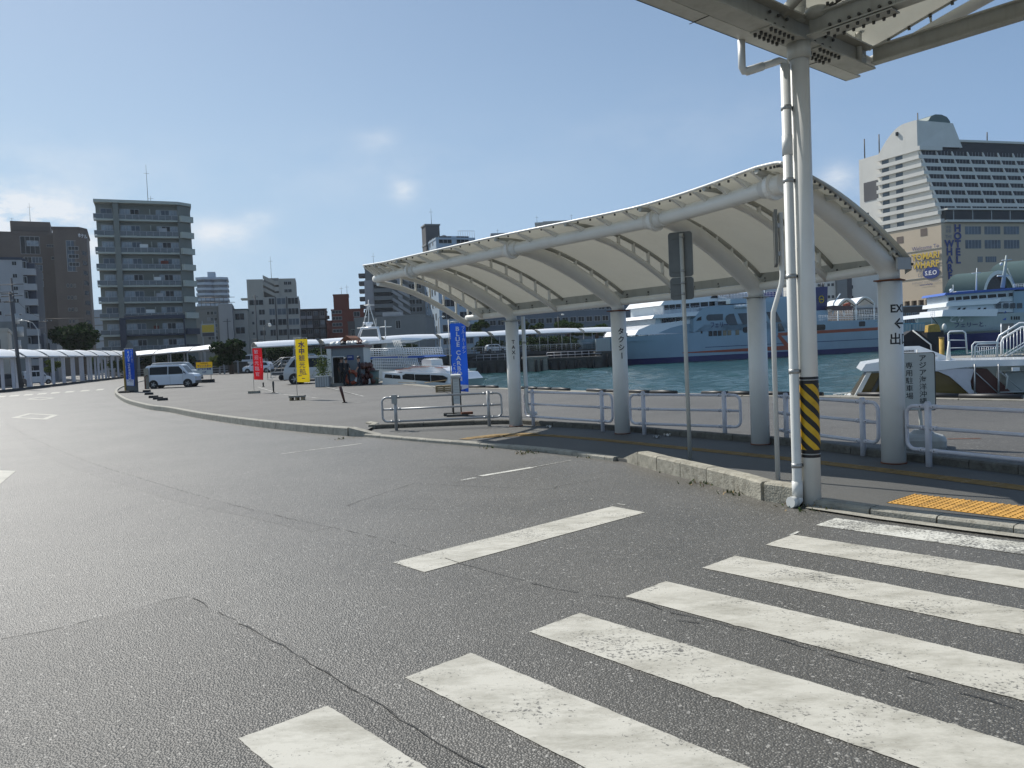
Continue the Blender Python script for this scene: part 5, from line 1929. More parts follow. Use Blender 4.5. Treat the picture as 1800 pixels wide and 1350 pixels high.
# blue grey building with tower
B = Bld('office_building', 'light blue office building with a dark rooftop tower behind the shelter roof', 'building', 770, 838, 421, 195, 15, 19, 'blue_wall', pym=500)
w, h = B.w, B.h
B.box(0, w, 0, 15, 0, h); B.parapet(0, w, 0, 15, h, .5)
fp = 22.2
for r in range(9):
    yb = 561 + 22 - r * fp + 22
    for a, b in ((777, 799), (808, 829)):
        B.win((B.x(a, 540) + B.x(b, 540)) / 2, B.z(yb, 790), (B.x(b, 540) - B.x(a, 540)), 1.65, kind=random.choice(('dark', 'day', 'dark')))
    for yy in (2.5, 5.5, 8.5, 11.5): B.win(15 - yy, B.z(yb, 771), 1.0, 1.5, face='left', kind='day')
c_, s__ = 0, 0
tz0, tz1 = h, B.z(385, 755) 
m1 = MB(); m1.bx(-.5, 3.2, 8.5, 13, h - 8, tz1, 'darkgrey_wall'); m1.bx(-.7, 3.4, 8.3, 13.2, tz1 - .1, tz1 + .25, 'grey_wall'); m1.bx(-.6, 3.3, 8.4, 13.1, tz1 - 5.2, tz1 - 4.7, 'grey_wall'); m1.build('roof_tower', B.root)
m1 = MB(); m1.ball((3.6, 6, h + .6), (1.2, 1.2, 1.5), 'grey_wall'); m1.bx(4.5, 8, 2, 6, h + .1, h + 1.2, 'blue_wall'); m1.build('water_tank', B.root)
m1 = MB()
for k in range(8): m1.tube([(w - 4.2 + k * .6, .1, h + .5), (w - 4.2 + k * .6, .1, h + 2.2)], .04, 'frame_grey', 5)
m1.tube([(w - 4.4, .1, h + 2.2), (w, .1, h + 2.2)], .05, 'frame_grey', 5); m1.build('roof_railing', B.root)
B.mast(1.5, 10, tz1, 4.5)
m1 = MB(); lettering(m1, '貸事務所', 1.3, 'flag_white', plane_fn(V(-.1, 12.5, 14), V(0, -1, 0)), vertical=True); m1.build('wall_lettering', B.root)

B = Bld('office_building', 'grey rooftop showing just above the middle of the shelter roof', 'building', 867, 918, 412, 240, 14, 4, 'pale_wall', pym=500)
B.box(0, B.w, 0, 14, 0, B.h); B.parapet(0, B.w, 0, 14, B.h, .5); B.mast(2.2, 3, B.h, 2.2)
B = Bld('office_building', 'pale building with roof antennas rising above the shelter near its centre', 'building', 945, 1013, 392, 250, 14, -3, 'beige_wall', pym=500)
B.box(0, B.w, 0, 14, 0, B.h); B.parapet(0, B.w, 0, 14, B.h, .5); B.mast(.6, 3, B.h, 3.2); B.mast(B.w - .6, 3, B.h, 3.2)
B.box(B.w * .2, B.w * .9, 3, 10, B.h, B.h + 1.2, 'grey_wall', 'rooftop_block')
m1 = MB(); m1.bx(-.2, .1, -.05, 0, B.h - 5, B.h - 2, 'flag_white'); m1.build('white_sign', B.root)
B = Bld('office_building', 'long low grey blue office with a band of dark windows behind the shelter columns', 'building', 838, 1078, 545, 200, 14, 0, 'office_wall', pym=560)
w, h = B.w, B.h
B.box(0, w, 0, 14, 0, h); 
xr = B.x(920, 545); hz = B.z(531, 1000)
B.box(xr, w, .3, 14, h, hz, None, 'upper_storey'); B.parapet(xr, w, .3, 14, hz, .3, 'pale_wall')
B.parapet(0, xr, 0, 14, h, .3, 'pale_wall')
n = 12
for k in range(n): B.win(xr + (w - xr) * (k + .5) / n, B.z(546, 1000), (w - xr) / n * .76, 1.5, kind=random.choice(('dark', 'dark', 'day')), y=-.02 if True else 0)
for k in range(16): B.win(1 + (w - 2) * (k + .5) / 16, B.z(566, 1000), (w - 2) / 16 * .7, 1.2, kind='dark')
B = Bld('office_building', 'grey tower slab beside the katakana column under the shelter eave', 'building', 1098, 1112, 523, 205, 12, 0, 'office_wall', pym=560)
B.box(0, B.w, 0, 12, 0, B.h); B.parapet(0, B.w, 0, 12, B.h, .3); B.box(B.w * .95, B.w + 1.2, -.1, 4, B.z(535, 1110), B.z(526, 1110), 'white_plain', 'white_sign')
B = Bld('low_house', 'reddish brown roofed building left of the blue ferry', 'building', 1112, 1166, 530, 225, 14, 0, 'brown_wall2', pym=560)
w, h = B.w, B.h
m1 = MB(); m1.prism([(0, 0), (w, 0), (w, 14), (0, 14)], 0, h - .6, 'brown_red'); m1.build('wall', B.root)
m1 = MB(); m1.extr([(-.5, h - .6), (w + .5, h - .6), (w - 1, h), (w * .55, h + .1), (w * .5, h + .7), (w * .4, h + .7), (w * .38, h + .1), (1, h)], (0, 0, 0), (1, 0, 0), (0, 0, 1), (0, 1, 0), -.4, 14, 'brown_red'); m1.build('roof', B.root)
B.grid(.5, w - 5, 1, h - 1, 4, 3, .4, .4, kind='mix')

# ------------------------------------------------------------------ hotel on the wharf
Dh = 250.0
cr_ = ray(1656, 470); HC_ = V(cr_.x * Dh, Dh, 0)
hl = V(-.43, .903, 0).normalized(); hr_ = V(.965, .26, 0).normalized()   # left face runs back left, right face runs right
gzh = gz(200)
ho = thing('hotel', 'large white and cream waterfront hotel with blue vertical lettering', 'hotel', (HC_.x, HC_.y, gzh))


def hp(a, b, z):
    """a along left face, b along right face"""
    return HC_ + hl * a + hr_ * b + V(0, 0, z)


def hz_(py, px=1656):
    p = HC_
    if px < 1656:
        # distance along left face
        r_ = ray(px, py); a = (HC_.x - r_.x * HC_.y) / (r_.x * hl.y - hl.x); p = HC_ + hl * a
    elif px > 1656:
        r_ = ray(px, py); b = (HC_.x - r_.x * HC_.y) / (r_.x * hr_.y - hr_.x); p = HC_ + hr_ * b
    return EYE + ray(px, py).z * p.y


def ha(px, py=450):
    r_ = ray(px, py); return (HC_.x - r_.x * HC_.y) / (r_.x * hl.y - hl.x)


def hb(px, py=450):
    r_ = ray(px, py); return (HC_.x - r_.x * HC_.y) / (r_.x * hr_.y - hr_.x)


LA = ha(1546, 450); LB = 62.0
zc = hz_(392)          # top of the cream base
zg = hz_(524)          # underside of the cream base
zt = hz_(243, 1616) + 0  # top floors


def hbox(a0, a1, b0, b1, z0, z1, m, name, parent=ho, lean=0.0):
    m1 = MB()
    vs = []
    for z in (z0, z1):
        for a, b in ((a0, b0), (a1, b0), (a1, b1), (a0, b1)):
            vs.append(hp(a, b, z))
    m1.add(vs, [(0, 1, 2, 3), (4, 5, 6, 7), (0, 1, 5, 4), (1, 2, 6, 5), (2, 3, 7, 6), (3, 0, 4, 7)], m)
    return m1.build(name, parent, world=True)


hbox(0, LA, 0, LB, zg, zc, 'hotel_cream', 'base_wall')
hbox(1.5, LA - 1, 2, LB, gzh, zg, 'brown_wall2', 'ground_floor')
for k in range(9):
    hbox(LA * (k + .3) / 9, LA * (k + .3) / 9 + .6, -.2, .5, gzh, zg, 'hotel_cream', 'pillar')
hbox(-.15, LA, -.2, 0, zg + 7, zg + 7.12, 'frame_grey', 'joint_line'); hbox(-.15, LA, -.2, 0, zg + 16, zg + 16.1, 'frame_grey', 'joint_line')
# upper floors, each a slab set further back at the leaning right face
nfl = 9
zU0 = zc + .2; zU1 = hz_(262, 1620)
fh = (zU1 - zU0) / nfl
LEAN = 7.2
for k in range(nfl):
    z = zU0 + k * fh
    s0 = LEAN * k / (nfl - 1)
    # recessed storey
    hbox(s0 + 1.0, LA, .8, LB, z + fh * .42, z + fh + .02, 'grey_wall' if False else 'hotel_white', 'storey')
    # white band
    hbox(s0 - .1, LA + .3, -.25, LB, z - .02, z + fh * .42, 'hotel_white', 'parapet_band')
    # windows in the left face
    for a in (ha(1557), ha(1581)):
        m1 = MB(); q = [hp(a - 1.35, .72, z + fh * .45), hp(a + 1.35, .72, z + fh * .45), hp(a + 1.35, .72, z + fh * .98), hp(a - 1.35, .72, z + fh * .98)]
        m1.add(q, [(0, 1, 2, 3)], 'winglass_day'); m1.build('window', ho, world=True)
    # long window band on the right face with slanted white fins
    if k > 0:
        m1 = MB(); q = [hp(s0 + .75, 1.2, z + fh * .42), hp(s0 + .75, LB, z + fh * .42), hp(s0 + .75, LB, z + fh), hp(s0 + .75, 1.2, z + fh)]
        m1.add(q, [(0, 1, 2, 3)], 'glass_dark'); m1.build('window_band', ho, world=True)
        for j in range(10):
            b = 1.0 + j * 6.3
            m1 = MB()
            q = [hp(s0 - .1, b, z + fh * .4), hp(s0 - .1, b + .35, z + fh * .4), hp(s0 + .6, b + .35, z + fh), hp(s0 + .6, b, z + fh)]
            m1.add(q + [p + hl * .5 for p in q], [(0, 1, 2, 3), (7, 6, 5, 4), (0, 4, 5, 1), (1, 5, 6, 2), (2, 6, 7, 3), (3, 7, 4, 0)], 'hotel_white')
            for t in (2.2, 3.5, 4.8):
                m1.add([hp(s0 + .7, b + t, z + fh * .42), hp(s0 + .7, b + t + .12, z + fh * .42), hp(s0 + .7, b + t + .12, z + fh), hp(s0 + .7, b + t, z + fh)], [(0, 1, 2, 3)], 'frame_grey')
            m1.split('window_fin', ho, world=True)
# dark restaurant band above the cream base
zr0 = hz_(384, 1700); zr1 = hz_(366, 1700)
hbox(-1.2, 6, 1.0, LB, zc + .2, zc + .9, 'hotel_white', 'ledge')
hbox(-.6, 6, 1.2, LB, zc + .9, zc + 4.0, 'glass_dark', 'restaurant_glazing')
hbox(-1.6, 6, .8, LB, zc + 4.0, zc + 4.5, 'hotel_white', 'ledge')
for j in range(8):
    hbox(-.7, -.55, 4 + j * 7.5, 4.3 + j * 7.5, zc + .9, zc + 4.0, 'frame_grey', 'mullion')
# top glazed floor and roof
zT = zU1
hbox(LEAN + 1.5, 20, 9, LB, zT, zT + 3.3, 'glass_dark', 'top_glazing')
hbox(LEAN + .8, 21, 8.3, LB, zT + 3.3, zT + 4.0, 'hotel_white', 'roof_edge')
hbox(LEAN - .3, LA, 0, 9, zT, zT + 1.3, 'hotel_white', 'roof_edge')
m1 = MB()
N_ = 16
a0, a1 = LEAN + .5, LA
zb_ = zT + 1.3; prof = []
yt = hz_(215, 1600) + .2
for k in range(N_ + 1):
    u = k / N_
    a = a0 + (a1 - a0) * u
    zz = zb_ + (yt - zb_) * max(0, (1 - max(0, (u - .30) / .70) ** 1.9)) * (1 if u > .02 else .98)
    if u > .85: zz = max(zz, zb_ + .5)
    prof.append((a, zz))
vs = []
for b in (0, 18):
    vs += [hp(a, b, zb_) for a, _ in prof] + [hp(a + (1.0 if b else 0), b * .86, z - (.2 if b else 0)) for a, z in prof]
n = N_ + 1
fs = []
for o_ in (0, 2 * n):
    fs += [(o_ + i, o_ + i + 1, o_ + n + i + 1, o_ + n + i) for i in range(N_)]
fs += [(n + i, n + i + 1, 3 * n + i + 1, 3 * n + i) for i in range(N_)]
fs += [(0, n, 3 * n, 2 * n), (N_, n + N_, 3 * n + N_, 2 * n + N_)]
m1.add(vs, fs, 'hotel_white'); m1.build('curved_roof', ho, world=True)
m1 = MB(); m1.extr([(5, -1), (5.2, .2), (6.2, 1.5), (8, 2.2), (10.5, 2.2), (12.6, 1.5), (13.8, .2), (14, -1)], hp(LEAN + 1.5, .5, yt + .1), hr_, V(0, 0, 1), hl, 0, 8, 'roof_green'); m1.build('dome_roof', ho, world=True)
m1 = MB(); q = hp(ha(1583), -.3, hz_(234, 1583)); m1.box(tuple(q), (.6, .6, 1.2), 'glass_dark', rz=.4); m1.build('roof_window', ho, world=True)
for px, py, hh in ((1610, 225, 5), (1762, 243, 3.6)):
    b = 2 if px < 1656 else 30
    p = hp(LEAN + 2, b, zT + 3.5); m1 = MB(); m1.tube([p, p + V(0, 0, hh + (4 if px < 1656 else 0))], .18, 'dark_metal', 6); m1.build('antenna', ho, world=True)
# left annex
aw = ha(1507, 330) ; ax1 = LA + .2
zan = hz_(277, 1520)
hbox(LA, LA + 8.5, 1.0, 20, gzh, zan, 'hotel_white', 'annex')
hbox(LA + 1.0, LA + 6.6, .85, 1.0, zan - 15, zan - 8.5, 'darkgrey_wall', 'annex_recess_shade')  # flat dark panel stands in for the shade inside the annex opening
for k in range(6): hbox(LA + 5.0, LA + 5.9, .9, 1.0, zan - 20 - k * 4.2, zan - 19 - k * 4.2, 'glass_dark', 'annex_window')
for a in (1.0, 7.0):
    m1 = MB(); p = hp(LA + a, 2, zan); m1.tube([p, p + V(0, 0, 7)], .2, 'dark_metal', 6); m1.build('antenna', ho, world=True)
# windows in the cream base
for a, y0, y1, ww in ((ha(1583), 425, 413, 1.3), (ha(1584), 447, 436, 1.3), (ha(1562), 425, 420, .8), (ha(1625), 419, 406, 1.2)):
    m1 = MB(); z0, z1 = hz_(y0, 1600), hz_(y1, 1600)
    m1.add([hp(a - ww, -.06, z0), hp(a + ww, -.06, z0), hp(a + ww, -.06, z1), hp(a - ww, -.06, z1)], [(0, 1, 2, 3)], 'brown_wall'); m1.build('window', ho, world=True)
for px0, px1, y0, y1 in [(1697, 1725, 412, 398), (1731, 1759, 412, 398), (1765, 1792, 412, 398), (1697, 1725, 437, 422), (1731, 1759, 437, 422), (1765, 1792, 437, 422), (1718, 1727, 461, 451), (1732, 1751, 461, 451)]:
    b0, b1 = hb(px0), hb(px1); z0, z1 = hz_(y0, px0), hz_(y1, px0)
    m1 = MB(); m1.add([hp(-.05, b0, z0), hp(-.05, b1, z0), hp(-.05, b1, z1), hp(-.05, b0, z1)], [(0, 1, 2, 3)], 'winglass_day')
    for j in range(1, 5):
        bb = b0 + (b1 - b0) * j / 5; m1.add([hp(-.08, bb - .06, z0), hp(-.08, bb + .06, z0), hp(-.08, bb + .06, z1), hp(-.08, bb - .06, z1)], [(0, 1, 2, 3)], 'frame_grey')
    m1.build('window', ho, world=True)
# hotel lettering
fr = lambda b, z: (lambda x, y: hp(-.25, b + x, z + y))
m1 = MB()
lettering(m1, 'HOTEL', 3.15, 'sign_blue', fr(hb(1683), hz_(407, 1683)), vertical=True, pitch=.80, bold=.045, sx=1.15)
lettering(m1, 'WHARF', 3.15, 'sign_blue', fr(hb(1668), hz_(434.5, 1668)), vertical=True, pitch=.80, bold=.045, sx=1.05)
lt = m1.build('lettering', ho, world=True)
m1 = MB()
lettering(m1, ['沖縄', '那覇'], 1.15, 'sign_grey', fr(hb(1667), hz_(402, 1668)), vertical=True, pitch=1.05, bold=.02)
lettering(m1, ['THE'], 1.5, 'sign_grey', fr(hb(1667), hz_(419, 1668)), bold=.02)
m1.build('small_lettering', ho, world=True)
fl_ = lambda a, z: (lambda x, y: hp(a - x, -.25, z + y))
m1 = MB()
ac = ha(1628)
lettering(m1, ['Welcome To'], 1.8, 'sign_blue', fl_(ac, hz_(438, 1628)), bold=.0)
lettering(m1, ['ELEPHANT POOL GARDEN'], .85, 'sign_grey', fl_(ac, hz_(497.5, 1628)), bold=.0)
lettering(m1, ['tomariwharf.jp'], .8, 'sign_blue', fl_(ac, hz_(501.5, 1628)), bold=.01)
m1.build('wall_lettering', ho, world=True)
for col_, off, dx in (('sign_blue', -.25, .22), ('sign_yellow', -.32, 0)):
    m1 = MB()
    f2 = lambda z: (lambda x, y: hp(ac - x + dx, off, z + y - dx * .6))
    lettering(m1, ['TOMARI'], 2.9, col_, f2(hz_(455.5, 1628)), bold=.03, sx=.92)
    lettering(m1, ['WHARF'], 2.9, col_, f2(hz_(470.5, 1628)), bold=.03, sx=.92)
    m1.build('wall_lettering', ho, world=True)
m1 = MB(); ec = ha(1637)
m1.add([hp(ec + 3.0 * math.cos(k * math.pi / 12), -.25, hz_(479.5, 1637) + 1.9 * math.sin(k * math.pi / 12)) for k in range(24)], [tuple(range(24))], 'sign_blue')
m1.build('oval_sign', ho, world=True)
m1 = MB(); lettering(m1, ['S.E.O'], 1.9, 'flag_white', (lambda x, y: hp(ec - x, -.32, hz_(479.5, 1637) - .65 + y)), bold=.03)
lettering(m1, ['Pool', 'Lei'], 1.7, 'sign_grey', (lambda x, y: hp(ha(1619) - x, -.3, hz_(478, 1619) + y)), vertical=True, pitch=.95, bold=.01)
m1.build('wall_lettering', ho, world=True)

# green arched arcade roofs beside the hotel
for kk, (pc, ptop, rad_px, Dv) in enumerate(((1757, 476, 40, 205), (1835, 455, 52, 212))):
    c = at(pc, 520, Dv); rr = rad_px * Dv / FPX
    tr = thing('arched_roof_hall', ['green vaulted hall with a white arched edge behind the white ferry', 'taller green vaulted hall beside the one behind the ferry mast'][kk], 'hall', (c.x, Dv, gz(Dv)))
    topz = at(pc, ptop, Dv).z; bz = topz - rr * 1.1
    ad = V(-.86, .5, 0).normalized(); xs_ = V(.93, .36, 0)
    m1 = MB()
    m1.grid(lambda a, b: V(c.x, Dv, bz) + xs_ * (-rr * math.cos(math.pi * a)) + V(0, 0, rr * 1.1 * math.sin(math.pi * a)) + ad * (b * 9) , 20, 2, 'roof_green')
    m1.build('roof', tr, world=True)
    m1 = MB()
    m1.grid(lambda a, b: V(c.x, Dv, bz) + xs_ * (-(rr + .1 + b * .9 - .9) * math.cos(math.pi * a)) + V(0, 0, (rr + .1 + b * .9 - .9) * 1.1 * math.sin(math.pi * a)) - ad * .1, 24, 1, 'white_steel')
    m1.build('arch_trim', tr, world=True)
    m1 = MB()
    m1.add([V(c.x, Dv, bz) + xs_ * (-rr * .95 * math.cos(math.pi * k / 16)) + V(0, 0, rr * math.sin(math.pi * k / 16)) + ad * 1.5 for k in range(17)], [tuple(range(17))], 'glass_dark')
    m1.build('gable_glass', tr, world=True)
    m1 = MB()
    for s_ in (-.96, .96):
        p = V(c.x, Dv, 0) + xs_ * rr * s_
        m1.tube([(p.x, p.y, gz(Dv)), (p.x, p.y, bz + .2)], .5, 'hotel_cream', 8)
    m1.split('support', tr, world=True)

# white storehouse behind the ferry funnel
B = Bld('warehouse', 'large white concrete storehouse with small dark windows behind the ferry', 'building', 1425, 1546, 482, 235, 18, 6, 'hotel_white', pym=510)
w, h = B.w, B.h
B.box(0, w, 0, 18, 0, h); B.parapet(0, w, 0, 18, h, .4)
B.box(B.x(1470), B.x(1487), -1.2, 0, 0, h + .5, 'grey_wall', 'pilaster'); B.box(B.x(1489), B.x(1497), -.7, 0, 0, h + .3, 'darkgrey_wall', 'pilaster')
for r in range(4):
    for p in (1441, 1448, 1458, 1465): B.win(B.x(p), h - 3.4 - r * 3.6, .7, .8, kind='dark')
for r in range(3): B.win(B.x(1499), h - 4.4 - r * 3.2, .6, 1.0, kind='dark', y=-.0)
B = Bld('warehouse', 'grey roofed terminal block low behind the rescue boat and the right column', 'building', 1500, 1660, 540, 205, 12, 8, 'brown_wall2', pym=560)
B.box(0, B.w, 0, 12, 0, B.h); B.parapet(0, B.w, 0, 12, B.h, .3, 'pale_wall'); B.grid(.5, B.w - .5, .6, B.h - .3, 14, 1, .7, .6, kind='day')
# terminal roofs with white arches
for kk, px in enumerate((1489, 1521)):
    c = at(px, 535, 195)
    tr = thing('arched_canopy', ['white arched quay canopy just right of the rescue boat', 'white arched quay canopy nearest the EXIT column'][kk], 'canopy', (c.x, 195, gz(195)))
    rr = 17 * 195 / FPX; zt_ = at(px, 521 + (3 if kk == 0 else 0), 195).z
    m1 = MB(); m1.grid(lambda a, b: V(c.x - rr + 2 * rr * a, 195 + b * 9, zt_ - 1.9 * (2 * a - 1) ** 2), 14, 2, 'walk_roof'); m1.build('roof', tr, world=True)
    m1 = MB(); m1.grid(lambda a, b: V(c.x - rr + 2 * rr * a, 194.9, zt_ - 1.9 * (2 * a - 1) ** 2 - b * .4), 14, 1, 'white_steel'); m1.build('edge', tr, world=True)
    m1 = MB()
    for s_ in (-1, 1): m1.tube([(c.x + s_ * rr * .93, 195.2, gz(195)), (c.x + s_ * rr * .93, 195.2, zt_ - 1.7)], .18, 'white_steel', 8)
    for s_ in (-1, 1): m1.tube([(c.x + s_ * rr * .93, 195.2, zt_ - 2.2), (c.x, 195.2, zt_ - .6)], .1, 'dark_metal', 6)
    m1.build('frame', tr, world=True)
# far skyline pieces beyond the ferry
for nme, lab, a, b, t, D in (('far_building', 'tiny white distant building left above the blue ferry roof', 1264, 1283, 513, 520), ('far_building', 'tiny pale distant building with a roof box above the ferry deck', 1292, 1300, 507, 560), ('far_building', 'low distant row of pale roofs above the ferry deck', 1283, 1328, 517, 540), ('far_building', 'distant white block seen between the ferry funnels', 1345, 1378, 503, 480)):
    B = Bld(nme, lab, 'building', a, b, t, D, 12, 0, 'far_wall_hazed', pym=520)
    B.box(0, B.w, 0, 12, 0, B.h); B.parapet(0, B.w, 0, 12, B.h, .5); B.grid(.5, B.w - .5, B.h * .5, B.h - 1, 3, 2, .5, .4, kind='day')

# ------------------------------------------------------------------ trees


def tree(label, pxs, pyt, pyb, D, wpx, mlf, group='trees and bushes around the harbour', name='tree', n=2200, leaf=.35, seed=1, trunk=True, lobes=9):
    rnd = random.Random(seed)
    base = at(pxs, 620, D); g = gz(D)
    W_ = wpx * D / FPX / 2; zt_ = at(pxs, pyt, D).z; zb_ = at(pxs, pyb, D).z
    rt = thing(name, label, 'tree', (base.x, D, g), group=group) if trunk else None
    H_ = (zt_ - zb_) / 2; cz = (zt_ + zb_) / 2
    lob = []
    for k in range(lobes):
        a = rnd.uniform(0, 6.28); r_ = rnd.uniform(.2, .78)
        lob.append((math.cos(a) * r_ * W_, math.sin(a) * r_ * W_ * .8, rnd.uniform(-.6, .66) * H_, rnd.uniform(.24, .46)))
    m1 = MB(); vs = []; fs = []
    for k in range(n):
        l = lob[rnd.randrange(lobes)]
        d = Vector((rnd.gauss(0, 1), rnd.gauss(0, 1), rnd.gauss(0, 1))).normalized()
        rr = rnd.random() ** .35
        p = Vector((base.x + l[0] + d.x * l[3] * W_ * rr, D + l[1] + d.y * l[3] * W_ * rr, cz + l[2] + d.z * l[3] * H_ * rr * 1.15))
        s_ = leaf * rnd.uniform(.5, 1.2)
        u_ = Vector((rnd.gauss(0, 1), rnd.gauss(0, 1), rnd.gauss(0, .6))).normalized(); v_ = u_.cross(Vector((rnd.gauss(0, 1), rnd.gauss(0, 1), rnd.gauss(0, 1)))).normalized()
        o_ = len(vs)
        vs += [p - u_ * s_, p + v_ * s_ * .5, p + u_ * s_, p - v_ * s_ * .5]
        fs.append((o_, o_ + 1, o_ + 2, o_ + 3))
    m1.add(vs, fs, mlf)
    if not trunk:
        return tag(m1.build('bush', fix=False), label, 'bush', group)
    m1.build('crown', rt, world=True, fix=False)
    if trunk:
        m1 = MB(); m1.tube([(base.x, D, g), (base.x + .1, D, (g + cz) / 2), (base.x, D, cz)], [W_ * .09 + .08, W_ * .07 + .05, W_ * .03], 'bark', 8)
        for k in range(5):
            l = lob[k]; m1.tube([(base.x, D, g + (cz - g) * .55), (base.x + l[0] * .8, D + l[1] * .8, cz + l[2] * .8)], [W_ * .045, W_ * .015], 'bark', 6)
        m1.build('trunk', rt, world=True)
    return rt


tree('large dark rounded evergreen tree in front of the brown tower', 144, 567, 622, 122, 92, 'leaf_dark', n=5000, leaf=.38, seed=3, lobes=14)
tree('dark tree partly hiding the covered walkway left of its long white roof', 405, 598, 640, 112, 70, 'leaf_dark', n=3000, leaf=.32, seed=5)
tree('leafy tree under the walkway roof between the red and yellow banners', 490, 605, 645, 128, 90, 'leaf_dark', n=3000, leaf=.32, seed=6, lobes=12)
tree('low tree under the walkway roof above the grey van', 570, 608, 640, 150, 90, 'leaf_dark', n=2600, leaf=.35, seed=7, lobes=12)
tree('small tree beneath the walkway behind the boat masts', 700, 603, 632, 160, 90, 'leaf_dark', n=2600, leaf=.35, seed=9, lobes=12)
tree('round green tree showing above the walkway roof beside the TAXI column', 845, 560, 590, 175, 34, 'leaf_mid', n=1600, leaf=.4, seed=10)
tree('green tree right of the TAXI column above the walkway roof', 935, 563, 592, 176, 42, 'leaf_mid', n=1800, leaf=.4, seed=11)
tree('rounded green tree left of the katakana column above the walkway roof', 1000, 557, 592, 176, 58, 'leaf_mid', n=2400, leaf=.4, seed=12)
tree('green tree between the katakana column and the ferry bow', 1135, 560, 592, 180, 62, 'leaf_mid', n=2200, leaf=.4, seed=13)
tree('low bush left of the ferry bow', 1050, 570, 592, 178, 50, 'leaf_mid', n=1500, leaf=.4, seed=14)
tree('long dark bush behind the bridge railing near the ferry bow', 960, 590, 622, 172, 150, 'leaf_dark', n=4200, leaf=.42, seed=15, trunk=False, name='bush', lobes=16)
tree('dark bush behind the bridge piers right of the near blue banner', 860, 592, 622, 172, 70, 'leaf_dark', n=2000, leaf=.4, seed=16, trunk=False, name='bush', lobes=10)
tree('light green bush behind the left covered walkway', 95, 632, 655, 108, 34, 'leaf_light', n=900, leaf=.2, seed=17, trunk=False, name='bush')
tree('yellow green bush behind the walkway posts near the far blue banner', 205, 632, 655, 128, 34, 'leaf_light', n=900, leaf=.22, seed=18, trunk=False, name='bush')
tree('bush with yellow leaves behind the walkway left of the dark tree', 170, 628, 655, 132, 40, 'leaf_mid', n=1100, leaf=.25, seed=19, trunk=False, name='bush')
tree('small bush behind the yellow yard sign', 378, 625, 645, 112, 28, 'leaf_light', n=800, leaf=.22, seed=20, trunk=False, name='bush')
tree('dark hedge behind the white vans', 290, 620, 652, 138, 130, 'leaf_dark', n=3500, leaf=.3, seed=21, trunk=False, name='bush', lobes=18)

# ------------------------------------------------------------------ covered walkways and bridge


def walk_roof(name, label, A, Bp, nseg, zfn, width, rise, thick, colstep=None, skipc=False, group='covered walkways around the harbour'):
    A = Vector((*A, 0)); Bp = Vector((*Bp, 0))
    d = (Bp - A).normalized(); n = Vector((-d.y, d.x, 0)); L = (Bp - A).length
    rt = thing(name, label, 'walkway', (A + Bp) / 2, group=group)
    rt.location.z = 0
    for k in range(nseg):
        m1 = MB()
        a0 = k / nseg + (.012 / 1); a1 = (k + 1) / nseg - .0
        def f(a, b):
            s = a0 + (a1 - a0) * a
            p = A + d * L * s + n * (b - .5) * width
            bulge = .10 * math.sin(math.pi * a)
            return V(p.x, p.y, zfn(s) + rise * (1 - (2 * b - 1) ** 2) + bulge)
        m1.grid(f, 4, 8, 'walk_roof')
        q0, q1 = A + d * L * a0, A + d * L * a1
        for sg in (-.5, .5):
            m1.tube([q0 + n * sg * width + V(0, 0, zfn(a0)), q1 + n * sg * width + V(0, 0, zfn(a1))], thick, 'walk_roof', 6)
        m1.tube([V(*f(0, b)) - V(0, 0, .05) for b in (0, .17, .33, .5, .67, .83, 1)], .08, 'frame_grey', 5)
        m1.build('roof_segment', rt, world=True)
    return rt, A, d, n, L


# left walkway along the road
pa = ray(-60, 690); 
L1a = (ray(-40, 660).x * 70, 70); L1b = (ray(228, 650).x * 140, 140)
zf1 = lambda s: 3.35 + .9 * s
rt, A, d, n, L = walk_roof('covered_walkway', 'white vaulted covered walkway with paired columns along the left side of the road', L1a, L1b, 9, zf1, 3.0, .75, .09)
k = 0
s = 1.2
while s < L:
    for sg in (-1.15, 1.15):
        p = A + d * s + n * sg
        m1 = MB(); m1.box((p.x, p.y, (gz(p.y) + zf1(s / L)) / 2), (.28, .28, zf1(s / L) - gz(p.y)), 'rail_white', rz=.4)
        m1.build('column', rt, world=True)
    s += 4.6
m1 = MB()
for sg in (1.25,):
    for zz in (.35, .6, .85):
        m1.tube([A + d * L * .45 + n * sg + V(0, 0, gz(100) + zz), A + d * L + n * sg + V(0, 0, gz(138) + zz)], .035, 'rail_grey', 5)
m1.build('handrail', rt, world=True)
# planters and low kerb of that walkway
mb = MB()
for off in (-1.9,):
    pts = [A + d * L * t + n * off for t in (0, .25, .5, .75, 1)]
    stones(mb, pts, .5, -.05, .22, 'dark_concrete', 4, .02, zf=kz)
struct(mb, 'walkway_kerb')
